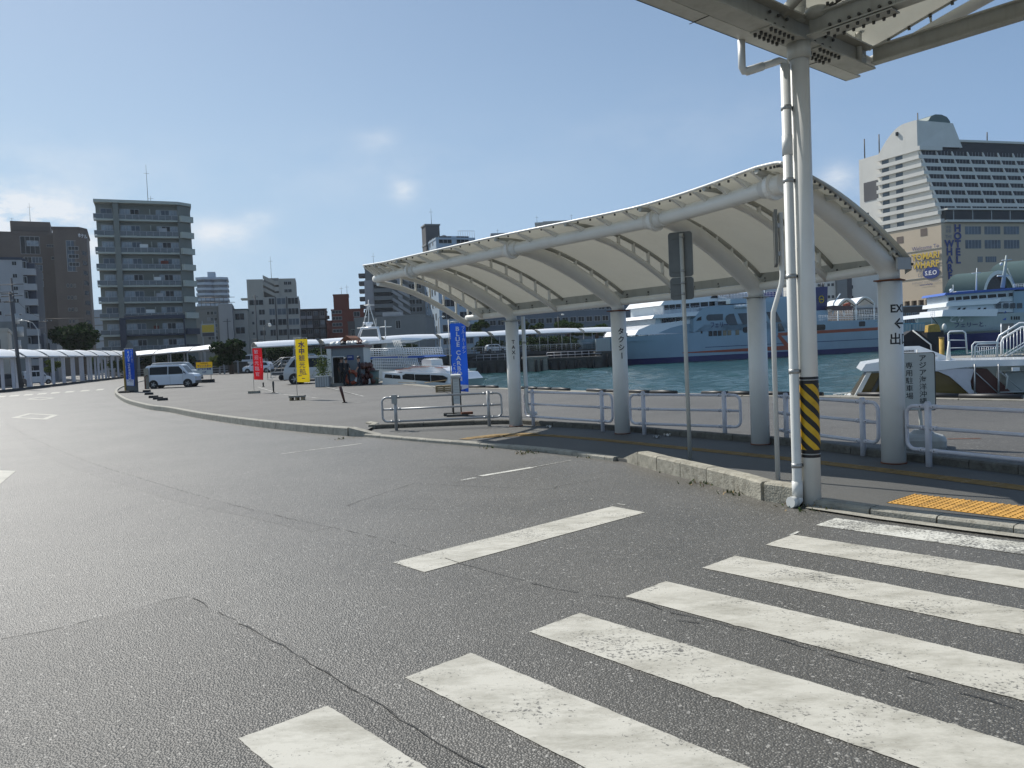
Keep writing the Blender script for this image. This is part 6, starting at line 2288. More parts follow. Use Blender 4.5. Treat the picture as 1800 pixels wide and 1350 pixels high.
# middle walkway in front of the apartments
L2a = (ray(226, 640).x * 134, 134); L2b = (ray(415, 630).x * 117, 117)
zf2 = lambda s: 3.95 + .35 * s
rt, A, d, n, L = walk_roof('covered_walkway', 'shaded covered walkway in front of the tall apartment block', L2a, L2b, 3, zf2, 3.0, .7, .09)
s = .8
while s < L:
    for sg in (-1.2, 1.2):
        p = A + d * s + n * sg
        m1 = MB(); m1.box((p.x, p.y, (gz(p.y) + zf2(s / L)) / 2), (.22, .22, zf2(s / L) - gz(p.y)), 'pale_wall', rz=.4)
        m1.build('column', rt, world=True)
    s += 4.6
m1 = MB()
for zz in (.5, .9, 1.2):
    m1.tube([A + n * -1.5 + V(0, 0, gz(130) + zz), A + d * L + n * -1.5 + V(0, 0, gz(118) + zz)], .04, 'rail_grey', 5)
m1.build('handrail', rt, world=True)
m1 = MB(); m1.box(tuple((A + d * L * .5 + n * 1.9 + V(0, 0, gz(126) + .9))), (L, .2, 1.6), 'dark_concrete', rz=math.atan2(d.y, d.x)); m1.build('back_wall', rt, world=True)

# bridge with its long white roof
Ba = (ray(437, 620).x * 114, 114); Bb = (ray(1085, 610).x * 153, 153)
zf3 = lambda s: 4.15 + .95 * min(1, s * 1.3)
rt, A, d, n, L = walk_roof('covered_walkway', 'long bright white roofed walkway crossing the water on the bridge', Ba, Bb, 7, zf3, 3.2, .75, .11)
zdk = lambda s: .75 + 1.15 * min(1, s * 2.2)
s = 1.0
while s < L:
    for sg in (-1.3, 1.3):
        if s < L * .3 and int(s) % 2 == 0 and sg > 0: continue
        p = A + d * s + n * sg
        m1 = MB(); m1.tube([(p.x, p.y, zdk(s / L)), (p.x, p.y, zf3(s / L) + .1)], .075, 'pale_wall', 6)
        m1.build('column', rt, world=True)
    s += 5.2
br = thing('bridge', 'dark concrete bridge with railings and piers under the long white roof', 'bridge', tuple(A + d * L * .6))
br.location.z = -1.5
m1 = MB()
NB = 12
for k in range(NB):
    s0, s1 = k / NB, (k + 1) / NB
    q = []
    for s_ in (s0, s1):
        p = A + d * L * s_ * 1.03
        for o_, zz in ((-2.4, -.55), (9.0, -.55), (9.0, 0), (-2.4, 0)):
            v = p + n * o_; q.append((v.x, v.y, zdk(s_) + zz))
    m1.add(q, [(0, 1, 5, 4), (1, 2, 6, 5), (2, 3, 7, 6), (3, 0, 4, 7), (0, 3, 2, 1), (4, 5, 6, 7)], 'dark_concrete')
m1.build('deck', br, world=True)
m1 = MB()
for k in range(2, NB):
    s0, s1 = k / NB, (k + 1) / NB
    a = A + d * L * s0 * 1.03 + n * -2.0; b = A + d * L * s1 * 1.03 + n * -2.0
    q = [(a.x, a.y, zdk(s0) - 1.5), (b.x, b.y, zdk(s1) - 1.5), (b.x, b.y, zdk(s1) - .55), (a.x, a.y, zdk(s0) - .55)]
    m1.add(q + [(x + n.x * 10, y + n.y * 10, z) for x, y, z in q], [(0, 1, 2, 3), (4, 5, 6, 7), (0, 1, 5, 4)], 'black')
m1.build('girder', br, world=True)
for s_ in (.30, .52, .72, .93):
    p = A + d * L * s_ + n * 3
    m1 = MB(); m1.box((p.x, p.y, -.9), (2.2, 9.5, 3.4), 'dark_concrete', rz=math.atan2(d.y, d.x)); m1.build('pier', br, world=True)
m1 = MB(); m2 = MB()
for off in (-2.3, 8.8):
    m1 = MB()
    K = 30
    for k in range(K):
        a = A + d * L * k / K * 1.02 + n * off; b = A + d * L * (k + 1) / K * 1.02 + n * off
        za, zb2 = zdk(k / K), zdk((k + 1) / K)
        for zz in (.35, .7, 1.1):
            m1.tube([(a.x, a.y, za + zz), (b.x, b.y, zb2 + zz)], .035, 'rail_grey' if zz > 1 else 'darkgrey_wall', 5)
        m1.tube([(a.x, a.y, za), (a.x, a.y, za + 1.15)], .05, 'rail_grey', 5)
        for j in range(1, 5):
            q = a.lerp(b, j / 5); m1.tube([(q.x, q.y, za), (q.x, q.y, za + 1.1)], .02, 'darkgrey_wall', 4)
    m1.build('railing', br, world=True)
# street lamps on the bridge
for i, (px, D, top, lab) in enumerate(((773, 142, 560, 'street lamp above the near blue banner on the bridge'), (983, 150, 556, 'street lamp between the TAXI and katakana columns on the bridge'), (466, 120, 575, 'globe street lamp at the near end of the long white walkway roof'))):
    p = at(px, 610, D); zt_ = at(px, top, D).z
    lm = thing('street_lamp', lab, 'street lamp', (p.x, p.y, gz(D) + (1 if i < 2 else 0)), group='lamps on the bridge')
    m1 = MB(); m1.tube([(p.x, p.y, gz(D)), (p.x, p.y, zt_)], [.09, .05], 'dark_metal', 8); m1.build('pole', lm, world=True)
    m1 = MB(); m1.tube([(p.x, p.y, zt_), (p.x + .35, p.y, zt_ + .35), (p.x + .8, p.y, zt_ + .4)], .04, 'dark_metal', 6); m1.build('arm', lm, world=True)
    m1 = MB(); m1.ball((p.x + .9, p.y, zt_ + .3), (.32, .32, .16) if i < 2 else (.28, .28, .3), 'lamp_glass'); m1.build('lamp_head', lm, world=True)
# piers and mooring blocks in front of the bridge


def pier(label, px0, px1, ptop, D, dep, extras=0):
    a = at(px0, ptop, D); b = at(px1, ptop, D)
    rt = thing('mooring_pier', label, 'pier', ((a.x + b.x) / 2, D, -1.5))
    m1 = MB(); zt_ = (a.z + b.z) / 2
    pm = 'quay_concrete' if 'pale' in label else 'dark_concrete'
    m1.bx(a.x, b.x, D, D + dep, -2.5, zt_, pm); m1.bx(a.x - .2, b.x + .2, D - .15, D + dep, zt_ - .3, zt_ + .02, pm); m1.build('block', rt, world=True)
    m1 = MB(); k = a.x + .5
    while k < b.x - .3:
        m1.tube([(k, D - .3, zt_ - .5), (k, D - .3, -1.9)], .22, 'rubber', 8); k += random.uniform(.8, 1.6)
    m1.split('fender', rt, world=True)
    if extras:
        m1 = MB()
        for j in range(int((b.x - a.x) / 1.2)):
            m1.tube([(a.x + j * 1.2, D + .5, zt_), (a.x + j * 1.2, D + .5, zt_ + 1.0)], .03, 'rail_white', 5)
        for zz in (.5, 1.0): m1.tube([(a.x, D + .5, zt_ + zz), (b.x, D + .5, zt_ + zz)], .03, 'rail_white', 5)
        m1.build('railing', rt, world=True)
    return rt


pier('pale concrete mooring block left of the katakana column across the water', 920, 962, 627, 128, 8, 0)
pier('long dark mooring pier with black fenders behind the katakana column', 962, 1058, 628, 134, 6, 1)
pier('weathered mooring pier next to the ferry bow', 1048, 1092, 617, 140, 9, 0)
pier('dark pier with low railing between the banner and the TAXI column', 800, 905, 634, 132, 5, 1)
bx_ = thing('container', 'pale blue box container standing on the pier left of the ferry', 'container', at(1063, 617, 145))
p0 = at(1048, 617, 145); p1 = at(1072, 595, 145)
m1 = MB(); m1.bx(p0.x, p1.x, 145, 148, p0.z - .6, p1.z, 'ship_grey'); m1.build('body', bx_, world=True)
m1 = MB()
for k in range(9): m1.bx(p0.x + k * .3, p0.x + k * .3 + .06, 144.93, 145, p0.z - .5, p1.z - .1, 'pale_wall')
m1.build('rib', bx_, world=True)

# ------------------------------------------------------------------ ships seen side on


class Plane:
    """vertical plane carrying a ship's near side: pixel -> (u, z) and back to a point"""
    def __init__(s, P0, d):
        s.P0 = Vector(P0); s.d = Vector(d).normalized(); s.n = Vector((-s.d.y, s.d.x, 0))   # n points away from camera

    def uz(s, px, py, off=0.0):
        r_ = ray(px, py); Q = s.P0 + s.n * off
        u = (Q.x - r_.x * Q.y) / (r_.x * s.d.y - s.d.x)
        p = Q + s.d * u
        return u, EYE + r_.z * p.y

    def pt(s, u, z, off=0.0):
        p = s.P0 + s.d * u + s.n * off
        return V(p.x, p.y, z)

    def poly(s, mb, pxs, m, off=-.05, thick=.03):
        q = [s.uz(*p, off) for p in pxs]
        P2 = [Vector((a, b, 0)) for a, b in q]
        o = Vector((s.P0.x, s.P0.y, 0))
        mb.extr([(p.x, p.y) for p in P2], o + s.n * off, s.d, V(0, 0, 1), s.n, 0, thick, m)

    def block(s, mb, pxs, m, w0, w1):
        """outline in pixels extruded across the ship from w0 to w1 metres behind the plane"""
        q = [s.uz(*p, w0) for p in pxs]
        o = Vector((s.P0.x, s.P0.y, 0))
        mb.extr(q, o, s.d, V(0, 0, 1), s.n, w0, w1, m)


fp_ = Plane((18.6, 143.2, 0), (.889, .459, 0))
fe_ = thing('ferry', 'large pale blue ferry with an orange red stripe moored across the harbour', 'ferry', (52, 161, -1.5), math.atan2(.459, .889))
LF = fp_.uz(1566, 600)[0]
BW = 12.5


def hull(mb, pl, L, beam, zd_fn, zw, m_up, m_low, zsplit, bow_len, rake, m_deck='ship_white', stern=True, ns=26):
    rows = []
    for i in range(ns + 1):
        t = i / ns
        t = t ** 1.3
        u = L * t
        f = min(1, u / bow_len)
        hw_d = beam / 2 * (1 - (1 - f) ** 2.4); hw_w = beam / 2 * max(.0, (1 - (1 - max(0, f * 1.12 - .12)) ** 1.7))
        zd = zd_fn(u)
        rows.append((u, hw_d, hw_w, zd))
    rk = lambda z, zd: -rake * max(0, (z - zw)) / max(.1, (rows[0][3] - zw))
    zs = [0, .16, .30, .5, .75, 1.0]
    for side in (-1, 1):
        vs = []
        for (u, hd, hw, zd) in rows:
            for q in zs:
                z = zw - .4 + (zd - zw + .4) * q if q > .3 else None
                if q == 0: z = zw - .5
                elif q == .16: z = zsplit
                elif q == .30: z = zsplit + .02
                qq = max(0, (z - zw) / (zd - zw))
                hwv = hw + (hd - hw) * min(1, qq) ** .8
                uu = u + rk(z, zd) * max(0, 1 - u / bow_len)
                vs.append(pl.pt(uu, z, beam / 2 + side * hwv))
        n = len(zs)
        lowf = []; upf = []
        for i in range(len(rows) - 1):
            for k in range(n - 1):
                f = (i * n + k, (i + 1) * n + k, (i + 1) * n + k + 1, i * n + k + 1)
                (lowf if k == 0 else upf).append(f)
        mb.add(vs, lowf, m_low, True); mb.add(vs, upf, m_up, True)
    # deck and transom
    vs = []
    for (u, hd, hw, zd) in rows:
        vs += [pl.pt(u + rk(zd, zd) * max(0, 1 - u / bow_len), zd - .9 if u < bow_len * 1.2 else zd - .02, beam / 2 - hd * .99), pl.pt(u + rk(zd, zd) * max(0, 1 - u / bow_len), zd - .9 if u < bow_len * 1.2 else zd - .02, beam / 2 + hd * .99)]
    mb.add(vs, [(2 * i, 2 * i + 2, 2 * i + 3, 2 * i + 1) for i in range(len(rows) - 1)], m_deck)
    u, hd, hw, zd = rows[-1]
    mb.add([pl.pt(u, zw - .5, beam / 2 - hw), pl.pt(u, zw - .5, beam / 2 + hw), pl.pt(u, zd, beam / 2 + hd), pl.pt(u, zd, beam / 2 - hd)], [(0, 1, 2, 3)], m_up)


zbow = fp_.uz(1112, 593)[1]; zmid = fp_.uz(1240, 581)[1]; zaft = fp_.uz(1500, 563)[1]
us1 = fp_.uz(1222, 580)[0]; us2 = fp_.uz(1232, 560)[0]; ua = fp_.uz(1430, 566)[0]


def zdk_f(u):
    if u < us1: return zbow + (zmid - zbow) * (u / us1) * .6
    if u < us1 + 2: return zmid + (zaft - zmid) * (u - us1) / 2
    return zaft


m1 = MB()
hull(m1, fp_, LF, BW, zdk_f, -1.5, 'ship_hull', 'ship_blue', fp_.uz(1240, 625)[1], 17.0, 3.6)
m1.build('hull', fe_, world=True)
# main superstructure
sup = MB()
fp_.block(sup, [(1219, 584), (1219, 562), (1226, 553), (1236, 541), (1262, 537), (1300, 535), (1330, 533), (1428, 526), (1432, 545), (1436, 567), (1436, 575)], 'ship_hull', .0, BW)
sup.build('superstructure', fe_, world=True)
m1 = MB()   # forward lower deckhouse (white sloping front)
fp_.block(m1, [(1116, 589), (1122, 580), (1143, 571), (1219, 561), (1222, 586)], 'white_gloss', 1.0, BW - 1.0)
fp_.block(m1, [(1150, 575), (1153, 560), (1222, 551), (1224, 567)], 'ship_white', 1.4, BW - 1.4)
fp_.block(m1, [(1158, 585), (1180, 576), (1203, 570), (1222, 568), (1222, 586)], 'ship_hull', .9, 1.2)
fp_.block(m1, [(1146, 560), (1150, 554), (1232, 547), (1236, 543), (1226, 555)], 'white_gloss', .2, BW - .2)
fp_.block(m1, [(1166, 555), (1166, 537), (1262, 526), (1264, 550)], 'ship_white', 1.0, BW - 1.0)
m1.build('bridge_house', fe_, world=True)
m1 = MB()
fp_.block(m1, [(1161, 537), (1168, 528), (1182, 521), (1212, 518), (1252, 518), (1274, 522), (1286, 526), (1262, 529)], 'white_gloss', .6, BW - .6)
m1.build('bridge_roof', fe_, world=True)
m1 = MB(); fp_.poly(m1, [(1249, 524), (1253, 519), (1263, 519), (1262, 524)], 'glass_dark', off=.5); m1.build('roof_window', fe_, world=True)


def swin(pl, pxs, m='glass_dark', off=-.06, parent=fe_, name='window'):
    m1 = MB(); pl.poly(m1, pxs, m, off=off); return m1.build(name, parent, world=True)


for a, b, y in ((1168, 1176, 539), (1177, 1187, 538), (1188, 1197, 537), (1200, 1212, 536), (1214, 1230, 534.5), (1232, 1245, 533), (1247, 1257, 532), ):
    swin(fp_, [(a, y + 6), (a, y - 3), (b - 1, y - 4), (b, y + 5)], off=.92)
swin(fp_, [(1262, 536), (1262, 530), (1276, 529), (1276, 535)], off=-.05)
for a in (1164, 1172, 1180, 1189, 1198): swin(fp_, [(a, 567.5 - (a - 1164) * .05), (a, 560 - (a - 1164) * .05), (a + 6.5, 559.5 - (a - 1164) * .05), (a + 6.5, 567 - (a - 1164) * .05)], off=1.1)
swin(fp_, [(1224, 564), (1227, 559), (1233, 556), (1233, 563)])


def rndpx(x0, x1, y0, y1, r=3, left=True, right=True, slope=0.0, sh=0):
    out = []
    for cx, cy, a0, on in ((x1, y0, -90, right), (x1, y1, 0, right), (x0, y1, 90, left), (x0, y0, 180, left)):
        sx = -1 if cx == x1 else 1; sy = 1 if cy == y0 else -1
        if on:
            for k in range(5):
                a = R(a0 + 90 * k / 4)
                out.append((cx + sx * r + r * math.cos(a), cy + sy * r + r * math.sin(a)))
        else:
            out.append((cx, cy))
    return [(x, y - (x - x0) * .045) for x, y in out]


swin(fp_, rndpx(1242, 1271, 553, 564, 4.5, True, False), 'glass_blue')
swin(fp_, [(1275, 561), (1277, 555), (1282, 552), (1290, 551), (1297, 571), (1283, 571.5), (1278, 568)], 'glass_blue')
swin(fp_, [(1297, 551), (1316, 550), (1324, 569), (1306, 570)], 'glass_blue')
swin(fp_, [(1322, 549.5), (1341, 548.5), (1349, 567.5), (1331, 568.5)], 'glass_blue')
swin(fp_, [(1347, 548.5), (1365, 547.5), (1374, 566), (1356, 567)], 'glass_blue')
swin(fp_, [(1368, 569), (1373, 568), (1380, 582), (1368, 583)], 'glass_blue')
swin(fp_, rndpx(1306, 1345, 575, 585, 4, True, False), 'glass_dark')
for a in (1246, 1254, 1262, 1271, 1279, 1293): swin(fp_, [(a, 591 - (a - 1246) * .045), (a, 582 - (a - 1246) * .045), (a + 6.5, 581.7 - (a - 1246) * .045), (a + 6.5, 590.7 - (a - 1246) * .045)], 'amber_glass' if a % 2 else 'glass_dark')
swin(fp_, [(1232, 586), (1232, 582), (1235, 582), (1235, 586)])
swin(fp_, rndpx(1431, 1451, 571, 581, 3, False, True), 'glass_dark')
swin(fp_, rndpx(1510, 1521, 565, 574, 2, True, True), 'glass_dark', off=-.03)
# stripes: thin red line that thickens aft, Z shaped band and upper band
m1 = MB()
fp_.poly(m1, [(1200, 619.5), (1330, 611), (1387, 607), (1387, 615), (1330, 617), (1200, 621)], 'orange_red', off=-.035, thick=.02)
fp_.poly(m1, [(1368, 585), (1566, 574), (1566, 579), (1368, 590.5)], 'orange_red', off=-.035, thick=.02)
fp_.poly(m1, [(1366, 590), (1373, 590), (1390, 609), (1390, 616), (1385, 616)], 'orange_red', off=-.045, thick=.02)
fp_.poly(m1, [(1240, 610), (1566, 594), (1566, 595), (1240, 611)], 'ship_blue', off=-.035, thick=.02)
m1.build('stripe', fe_, world=True)
m1 = MB()
lettering(m1, ['フェリー'], 1.3, 'ship_blue', (lambda x, y: fp_.pt(fp_.uz(1264, 573)[0] + x * .9, fp_.uz(1264, 575)[1] + y, -.04)), bold=.02)
lettering(m1, ['いさな丸'], 1.6, 'flag_white', (lambda x, y: fp_.pt(fp_.uz(1145, 597)[0] + x * 1.4 + 1.0, fp_.uz(1145, 600)[1] + y, 1.55 - x * .16)), bold=.04)
m1.build('lettering', fe_, world=True)
# rails, funnel, boats and gear on deck
m1 = MB()


def ship_rail(mb, pl, pxa, pxb, h, off, n, m='rail_white', r=.03, k2=3):
    ua_, za = pl.uz(*pxa, off); ub, zb2 = pl.uz(*pxb, off)
    for k in range(n + 1):
        u = ua_ + (ub - ua_) * k / n; z = za + (zb2 - za) * k / n
        mb.tube([pl.pt(u, z, off), pl.pt(u, z + h, off)], r, m, 4)
    for j in range(1, k2 + 1):
        mb.tube([pl.pt(ua_, za + h * j / k2, off), pl.pt(ub, zb2 + h * j / k2, off)], r, m, 4)


ship_rail(m1, fp_, (1150, 555), (1232, 547), 1.1, .3, 18)
ship_rail(m1, fp_, (1262, 527), (1428, 519), 1.1, .3, 30)
ship_rail(m1, fp_, (1440, 565), (1562, 561), 1.3, .2, 44, 'ship_white')
ship_rail(m1, fp_, (1440, 564), (1562, 560), 1.3, BW - .4, 44, 'ship_white')
ship_rail(m1, fp_, (1455, 555), (1540, 551), 1.0, 3, 20, 'ship_white')
m1.build('railing', fe_, world=True)
m1 = MB()
fp_.block(m1, [(1284, 534), (1284, 526), (1420, 519), (1420, 530)], 'ship_hull', 1.5, BW - 1.5)
m1.build('boat_deck', fe_, world=True)
for k in range(6):
    u0, z0 = fp_.uz(1290 + k * 7, 541.5 - k * .3)
    m1 = MB(); a = fp_.pt(u0, z0 + .25, -.1); b = fp_.pt(u0 + 1.0, z0 + .25, -.1); m1.tube([a, b], .36, 'ship_white', 10); m1.build('raft_canister', fe_, world=True)
m1 = MB(); 
fp_.block(m1, [(1430, 548), (1430, 505), (1455, 503.5), (1454, 546)], 'ship_blue', 3, 6.5)
fn = m1.build('funnel', fe_, world=True)
m1 = MB(); fp_.block(m1, [(1360, 527), (1360, 513), (1374, 511), (1374, 526)], 'ship_blue', 6, 9.5); m1.build('funnel', fe_, world=True)
m1 = MB()
fo = 2.93; cu, cz_ = fp_.uz(1444, 526, fo)
uf = cu
for k in range(24):
    a0, a1 = 2 * math.pi * k / 24, 2 * math.pi * (k + 1) / 24
    if k % 6 == 0: continue
    m1.add([fp_.pt(uf + r_ * math.cos(a), cz_ + r_ * math.sin(a), fo) for r_, a in ((.62, a0), (.86, a0), (.86, a1), (.62, a1))], [(0, 1, 2, 3)], 'yellow_flag')
m1.add([fp_.pt(uf - .8, cz_ - .1, fo), fp_.pt(uf + .8, cz_ - .1, fo), fp_.pt(uf + .8, cz_ + .12, fo), fp_.pt(uf - .8, cz_ + .12, fo)], [(0, 1, 2, 3)], 'yellow_flag')
m1.build('emblem', fn, world=True)
m1 = MB(); u0, z0 = fp_.uz(1442, 504, 4.5)
for k in range(3): m1.tube([fp_.pt(u0 + k * .5, z0, 4.5), fp_.pt(u0 + k * .6, z0 + .8, 4.5)], .12, 'dark_metal', 6)
m1.build('exhaust', fn, world=True)
m1 = MB()
fp_.block(m1, [(1430, 566), (1430, 546), (1455, 545), (1455, 565)], 'ship_hull', 2, 8); m1.build('funnel_casing', fe_, world=True)
rb_ = thing('rescue_boat', 'small red rescue boat with an orange float hanging on the ferry aft deck', 'boat', fp_.pt(fp_.uz(1478, 545)[0], 3.5, 2))
m1 = MB(); fp_.block(m1, [(1458, 540), (1464, 537), (1500, 538), (1498, 545), (1466, 546), (1461, 543)], 'brown_red', 1.0, 2.2); m1.build('hull', rb_, world=True)
m1 = MB(); u0, z0 = fp_.uz(1484, 536, 1.5); m1.tube([fp_.pt(u0, z0 - .2, 1.5), fp_.pt(u0 + 1.6, z0 + .1, 1.5)], .45, 'orange_red', 8); m1.tube([fp_.pt(u0 - 2, z0 - .8, 1.5), fp_.pt(u0 - .2, z0 - .4, 1.5)], .3, 'orange_red', 8); m1.build('float', rb_, world=True)
m1 = MB(); u0, z0 = fp_.uz(1464, 552, 1.5)
m1.tube([fp_.pt(u0, z0, 1.5), fp_.pt(u0 + .4, z0 + 2.4, 1.5), fp_.pt(u0 + 2.5, z0 + 4.4, 1.5)], .14, 'ship_white', 6)
m1.tube([fp_.pt(u0 + 3.5, z0 - .5, 1.5), fp_.pt(u0 + 3.5, z0 + 1.0, 1.5)], .12, 'ship_white', 6); m1.build('davit', fe_, world=True)
m1 = MB()
for px, py, hh, of in ((1246, 518, 3.0, 6), (1266, 520, 4.6, 5), (1270, 521, 4.9, 7), (1283, 526, 3.4, 4), (1345, 520, 4, 6)):
    u0, z0 = fp_.uz(px, py, of); m1.tube([fp_.pt(u0, z0 - .5, of), fp_.pt(u0, z0 - .5 + hh, of)], .07, 'dark_metal', 5)
u0, z0 = fp_.uz(1226, 517, 6); m1.ball(tuple(fp_.pt(u0, z0 + .3, 6)), .4, 'dark_metal', 8, 5); m1.tube([fp_.pt(u0 - 1.2, z0 + .5, 6), fp_.pt(u0 + 1.2, z0 + .6, 6)], .09, 'ship_white', 5)
m1.build('mast', fe_, world=True)
m1 = MB()
for k in range(8):
    u0, z0 = fp_.uz(1118 + k * 6, 589 - k * .5); m1.tube([fp_.pt(u0, z0 - .4, 3 + (k % 3)), fp_.pt(u0, z0 + .5, 3 + (k % 3))], .22, 'dark_metal', 6)
m1.split('winch', fe_, world=True)
m1 = MB(); u0, z0 = fp_.uz(1127, 611); m1.ball(tuple(fp_.pt(u0 + .2, z0, 2.9)), (.9, .9, .8), 'ship_white'); m1.tube([fp_.pt(u0 + .2, z0 - .2, 2.0), fp_.pt(u0 + 1.2, -.9, 2.6)], .07, 'dark_metal', 5); m1.build('anchor', fe_, world=True)
buoy = thing('mooring_buoy', 'orange mooring buoy on the water at the ferry bow', 'buoy', G(1076, 643, -1.45))
m1 = MB(); m1.ball((0, 0, .25), (.75, .75, .5), 'orange_red', 12, 7); m1.tube([(0, 0, .7), (0, 0, 1.0)], .1, 'dark_metal', 6); m1.build('float', buoy)

# second ferry
sp = Plane((ray(1655, 583).x * 150, 150, 0), (1, -.05, 0))
se = thing('ferry', 'grey and white ferry with a blue roof edge and dark blue waterline', 'ferry', (sp.P0.x + 20, 150, -1.5), math.atan2(-.05, 1))
m1 = MB()
zb2 = sp.uz(1640, 557)[1]
hull(m1, sp, 46, 10.5, lambda u: zb2 + .15 * min(1, u / 20), -1.5, 'ship_grey', 'ship_blue', sp.uz(1700, 583)[1], 12.0, sp.uz(1655, 580)[0] - sp.uz(1634, 557)[0] + .5)
m1.build('hull', se, world=True)
m1 = MB(); sp.block(m1, [(1656, 556), (1658, 545), (1755, 543), (1752, 556)], 'white_gloss', .0, 9.5); m1.build('fore_bulwark', se, world=True)
m1 = MB(); sp.block(m1, [(1666, 549), (1668, 537), (1900, 524), (1900, 549)], 'ship_white', .8, 9.2); m1.build('lower_house', se, world=True)
m1 = MB(); sp.block(m1, [(1663, 539), (1664, 532), (1752, 526), (1759, 523), (1759, 529), (1752, 534)], 'white_gloss', .2, 9.8); m1.build('bridge_wing', se, world=True)
m1 = MB(); sp.block(m1, [(1666, 532), (1664, 518), (1783, 509), (1783, 530)], 'ship_white', .9, 9.1); m1.build('bridge_house', se, world=True)
m1 = MB(); sp.block(m1, [(1782, 556), (1782, 512), (1900, 505), (1900, 556)], 'ship_hull', .6, 9.0); m1.build('rear_house', se, world=True)
m1 = MB(); sp.block(m1, [(1660, 519), (1663, 514.5), (1790, 505), (1900, 501), (1900, 506), (1790, 509)], 'roof_blue', .3, 9.7); m1.build('roof_edge', se, world=True)
m1 = MB(); sp.block(m1, [(1676, 515), (1682, 512), (1712, 510), (1716, 512)], 'white_gloss', 2, 8); m1.build('roof_top', se, world=True)
for a, b in ((1667, 1678), (1680, 1691), (1693, 1705), (1707, 1719), (1721, 1734), (1736, 1752), (1754, 1769)):
    y = 523 - (a - 1667) * .072
    swin(sp, [(a + .5, y + 6), (a, y), (b - 1, y - 1), (b, y + 4.5)], off=.84, parent=se)
for a in (1682, 1691, 1717, 1727): swin(sp, [(a, 545), (a + 3, 541), (a + 7.5, 540.6), (a + 5, 544.6)], off=.74, parent=se)
for a in (1751, 1764, 1776, 1788): swin(sp, [(a, 542), (a, 533), (a + 9, 532.5), (a + 9, 541.5)], 'glass_blue', off=.5, parent=se)
swin(sp, [(1774, 521), (1774, 515), (1780, 514.6), (1780, 520.6)], off=.5, parent=se)
for a in (1777, 1782, 1786, 1790): swin(sp, [(a, 562), (a, 556), (a + 2.6, 556), (a + 2.6, 562)], off=-.06, parent=se)
m1 = MB(); 
lettering(m1, ['とかしき'], 1.6, 'flag_white', (lambda x, y: sp.pt(sp.uz(1704, 563)[0] + x, sp.uz(1704, 564)[1] + y, 1.1 - x * .1)), bold=.04)
lettering(m1, ['フェリーとかしき'], 1.1, 'ship_blue', (lambda x, y: sp.pt(sp.uz(1722, 572)[0] + x, sp.uz(1722, 573.5)[1] + y, .45 - x * .08)), bold=.02)
m1.build('lettering', se, world=True)
m1 = MB(); sp.poly(m1, [(1762, 562), (1769, 558), (1768, 563)], 'roof_blue', off=-.05); sp.poly(m1, [(1765, 551), (1768, 546), (1769, 549)], 'roof_blue', off=-.05); m1.build('fish_mark', se, world=True)
m1 = MB()
u0, z0 = sp.uz(1770, 505, 4); zt_ = sp.uz(1770, 449, 4)[1]
m1.tube([sp.pt(u0 - .8, z0, 4), sp.pt(u0, zt_, 4)], [.42, .15], 'ship_grey', 8)
m1.tube([sp.pt(u0 + 1.6, z0, 4), sp.pt(u0 + .2, zt_ - 2.5, 4)], .10, 'ship_grey', 6)
m1.tube([sp.pt(u0 - .9, zt_ - .9, 4), sp.pt(u0 + 1.0, zt_ - .8, 4)], .09, 'ship_white', 6)
m1.tube([sp.pt(u0 - 1.8, z0 + 2.3, 4), sp.pt(u0 + .4, z0 + 2.3, 4)], .16, 'ship_white', 6)
m1.ball(tuple(sp.pt(u0 - 1.0, zt_ - 1.6, 4)), .3, 'ship_white', 8, 5)
m1.build('mast', se, world=True)
m1 = MB(); u0, z0 = sp.uz(1716, 511, 4); zt_ = sp.uz(1716, 471, 4)[1]
m1.tube([sp.pt(u0, z0, 4), sp.pt(u0 + .2, zt_, 4)], [.16, .07], 'ship_white', 6); m1.tube([sp.pt(u0 - .8, zt_ - 1.0, 4), sp.pt(u0 + .9, zt_ - .9, 4)], .07, 'ship_white', 5)
u0, z0 = sp.uz(1672, 515, 4); m1.tube([sp.pt(u0 + .4, z0, 4), sp.pt(u0 + .4, z0 + 1.6, 4)], .06, 'ship_white', 5); m1.ball(tuple(sp.pt(u0, z0 + .5, 4)), .35, 'ship_white', 8, 5)
m1.build('mast', se, world=True)
m1 = MB(); ship_rail(m1, sp, (1636, 556), (1660, 555), 1.0, 3.4, 8, 'rail_white'); ship_rail(m1, sp, (1782, 509), (1895, 503), 1.0, .8, 26, 'ship_white'); m1.build('railing', se, world=True)

# things on the far quay at the right
for i, (a, b) in enumerate(((1582, 1602), (1604, 1625))):
    p0 = at(a, 583, 115); p1 = at(b, 567.5 - i * .6, 115)
    cn = thing('container', ['left one of two pale blue corrugated containers on the far quay', 'right one of two pale blue corrugated containers on the far quay'][i], 'container', ((p0.x + p1.x) / 2, 115, p0.z), group='blue containers on the far quay')
    m1 = MB(); m1.bx(p0.x, p1.x, 115, 117.2, p0.z, p1.z, 'awning_blue'); m1.bx(p0.x - .05, p1.x + .05, 114.93, 115, p1.z - .12, p1.z, 'awning_blue'); m1.build('body', cn, world=True)
    m1 = MB()
    for k in range(8): m1.bx(p0.x + .05 + k * (p1.x - p0.x) / 8, p0.x + .13 + k * (p1.x - p0.x) / 8, 114.95, 115, p0.z + .05, p1.z - .14, 'board_white')
    m1.build('rib', cn, world=True)
aw = thing('awning', 'long white arched tent roof above the blue containers', 'awning', at(1605, 583, 120))
p0 = at(1560, 565, 120); p1 = at(1632, 557, 120)
m1 = MB(); m1.grid(lambda a, b: V(p0.x + (p1.x - p0.x) * a, 119 + b * 5, p0.z + (p1.z - p0.z) * a + .5 * math.sin(math.pi * b)), 8, 6, 'walk_roof'); m1.build('roof', aw, world=True)
m1 = MB()
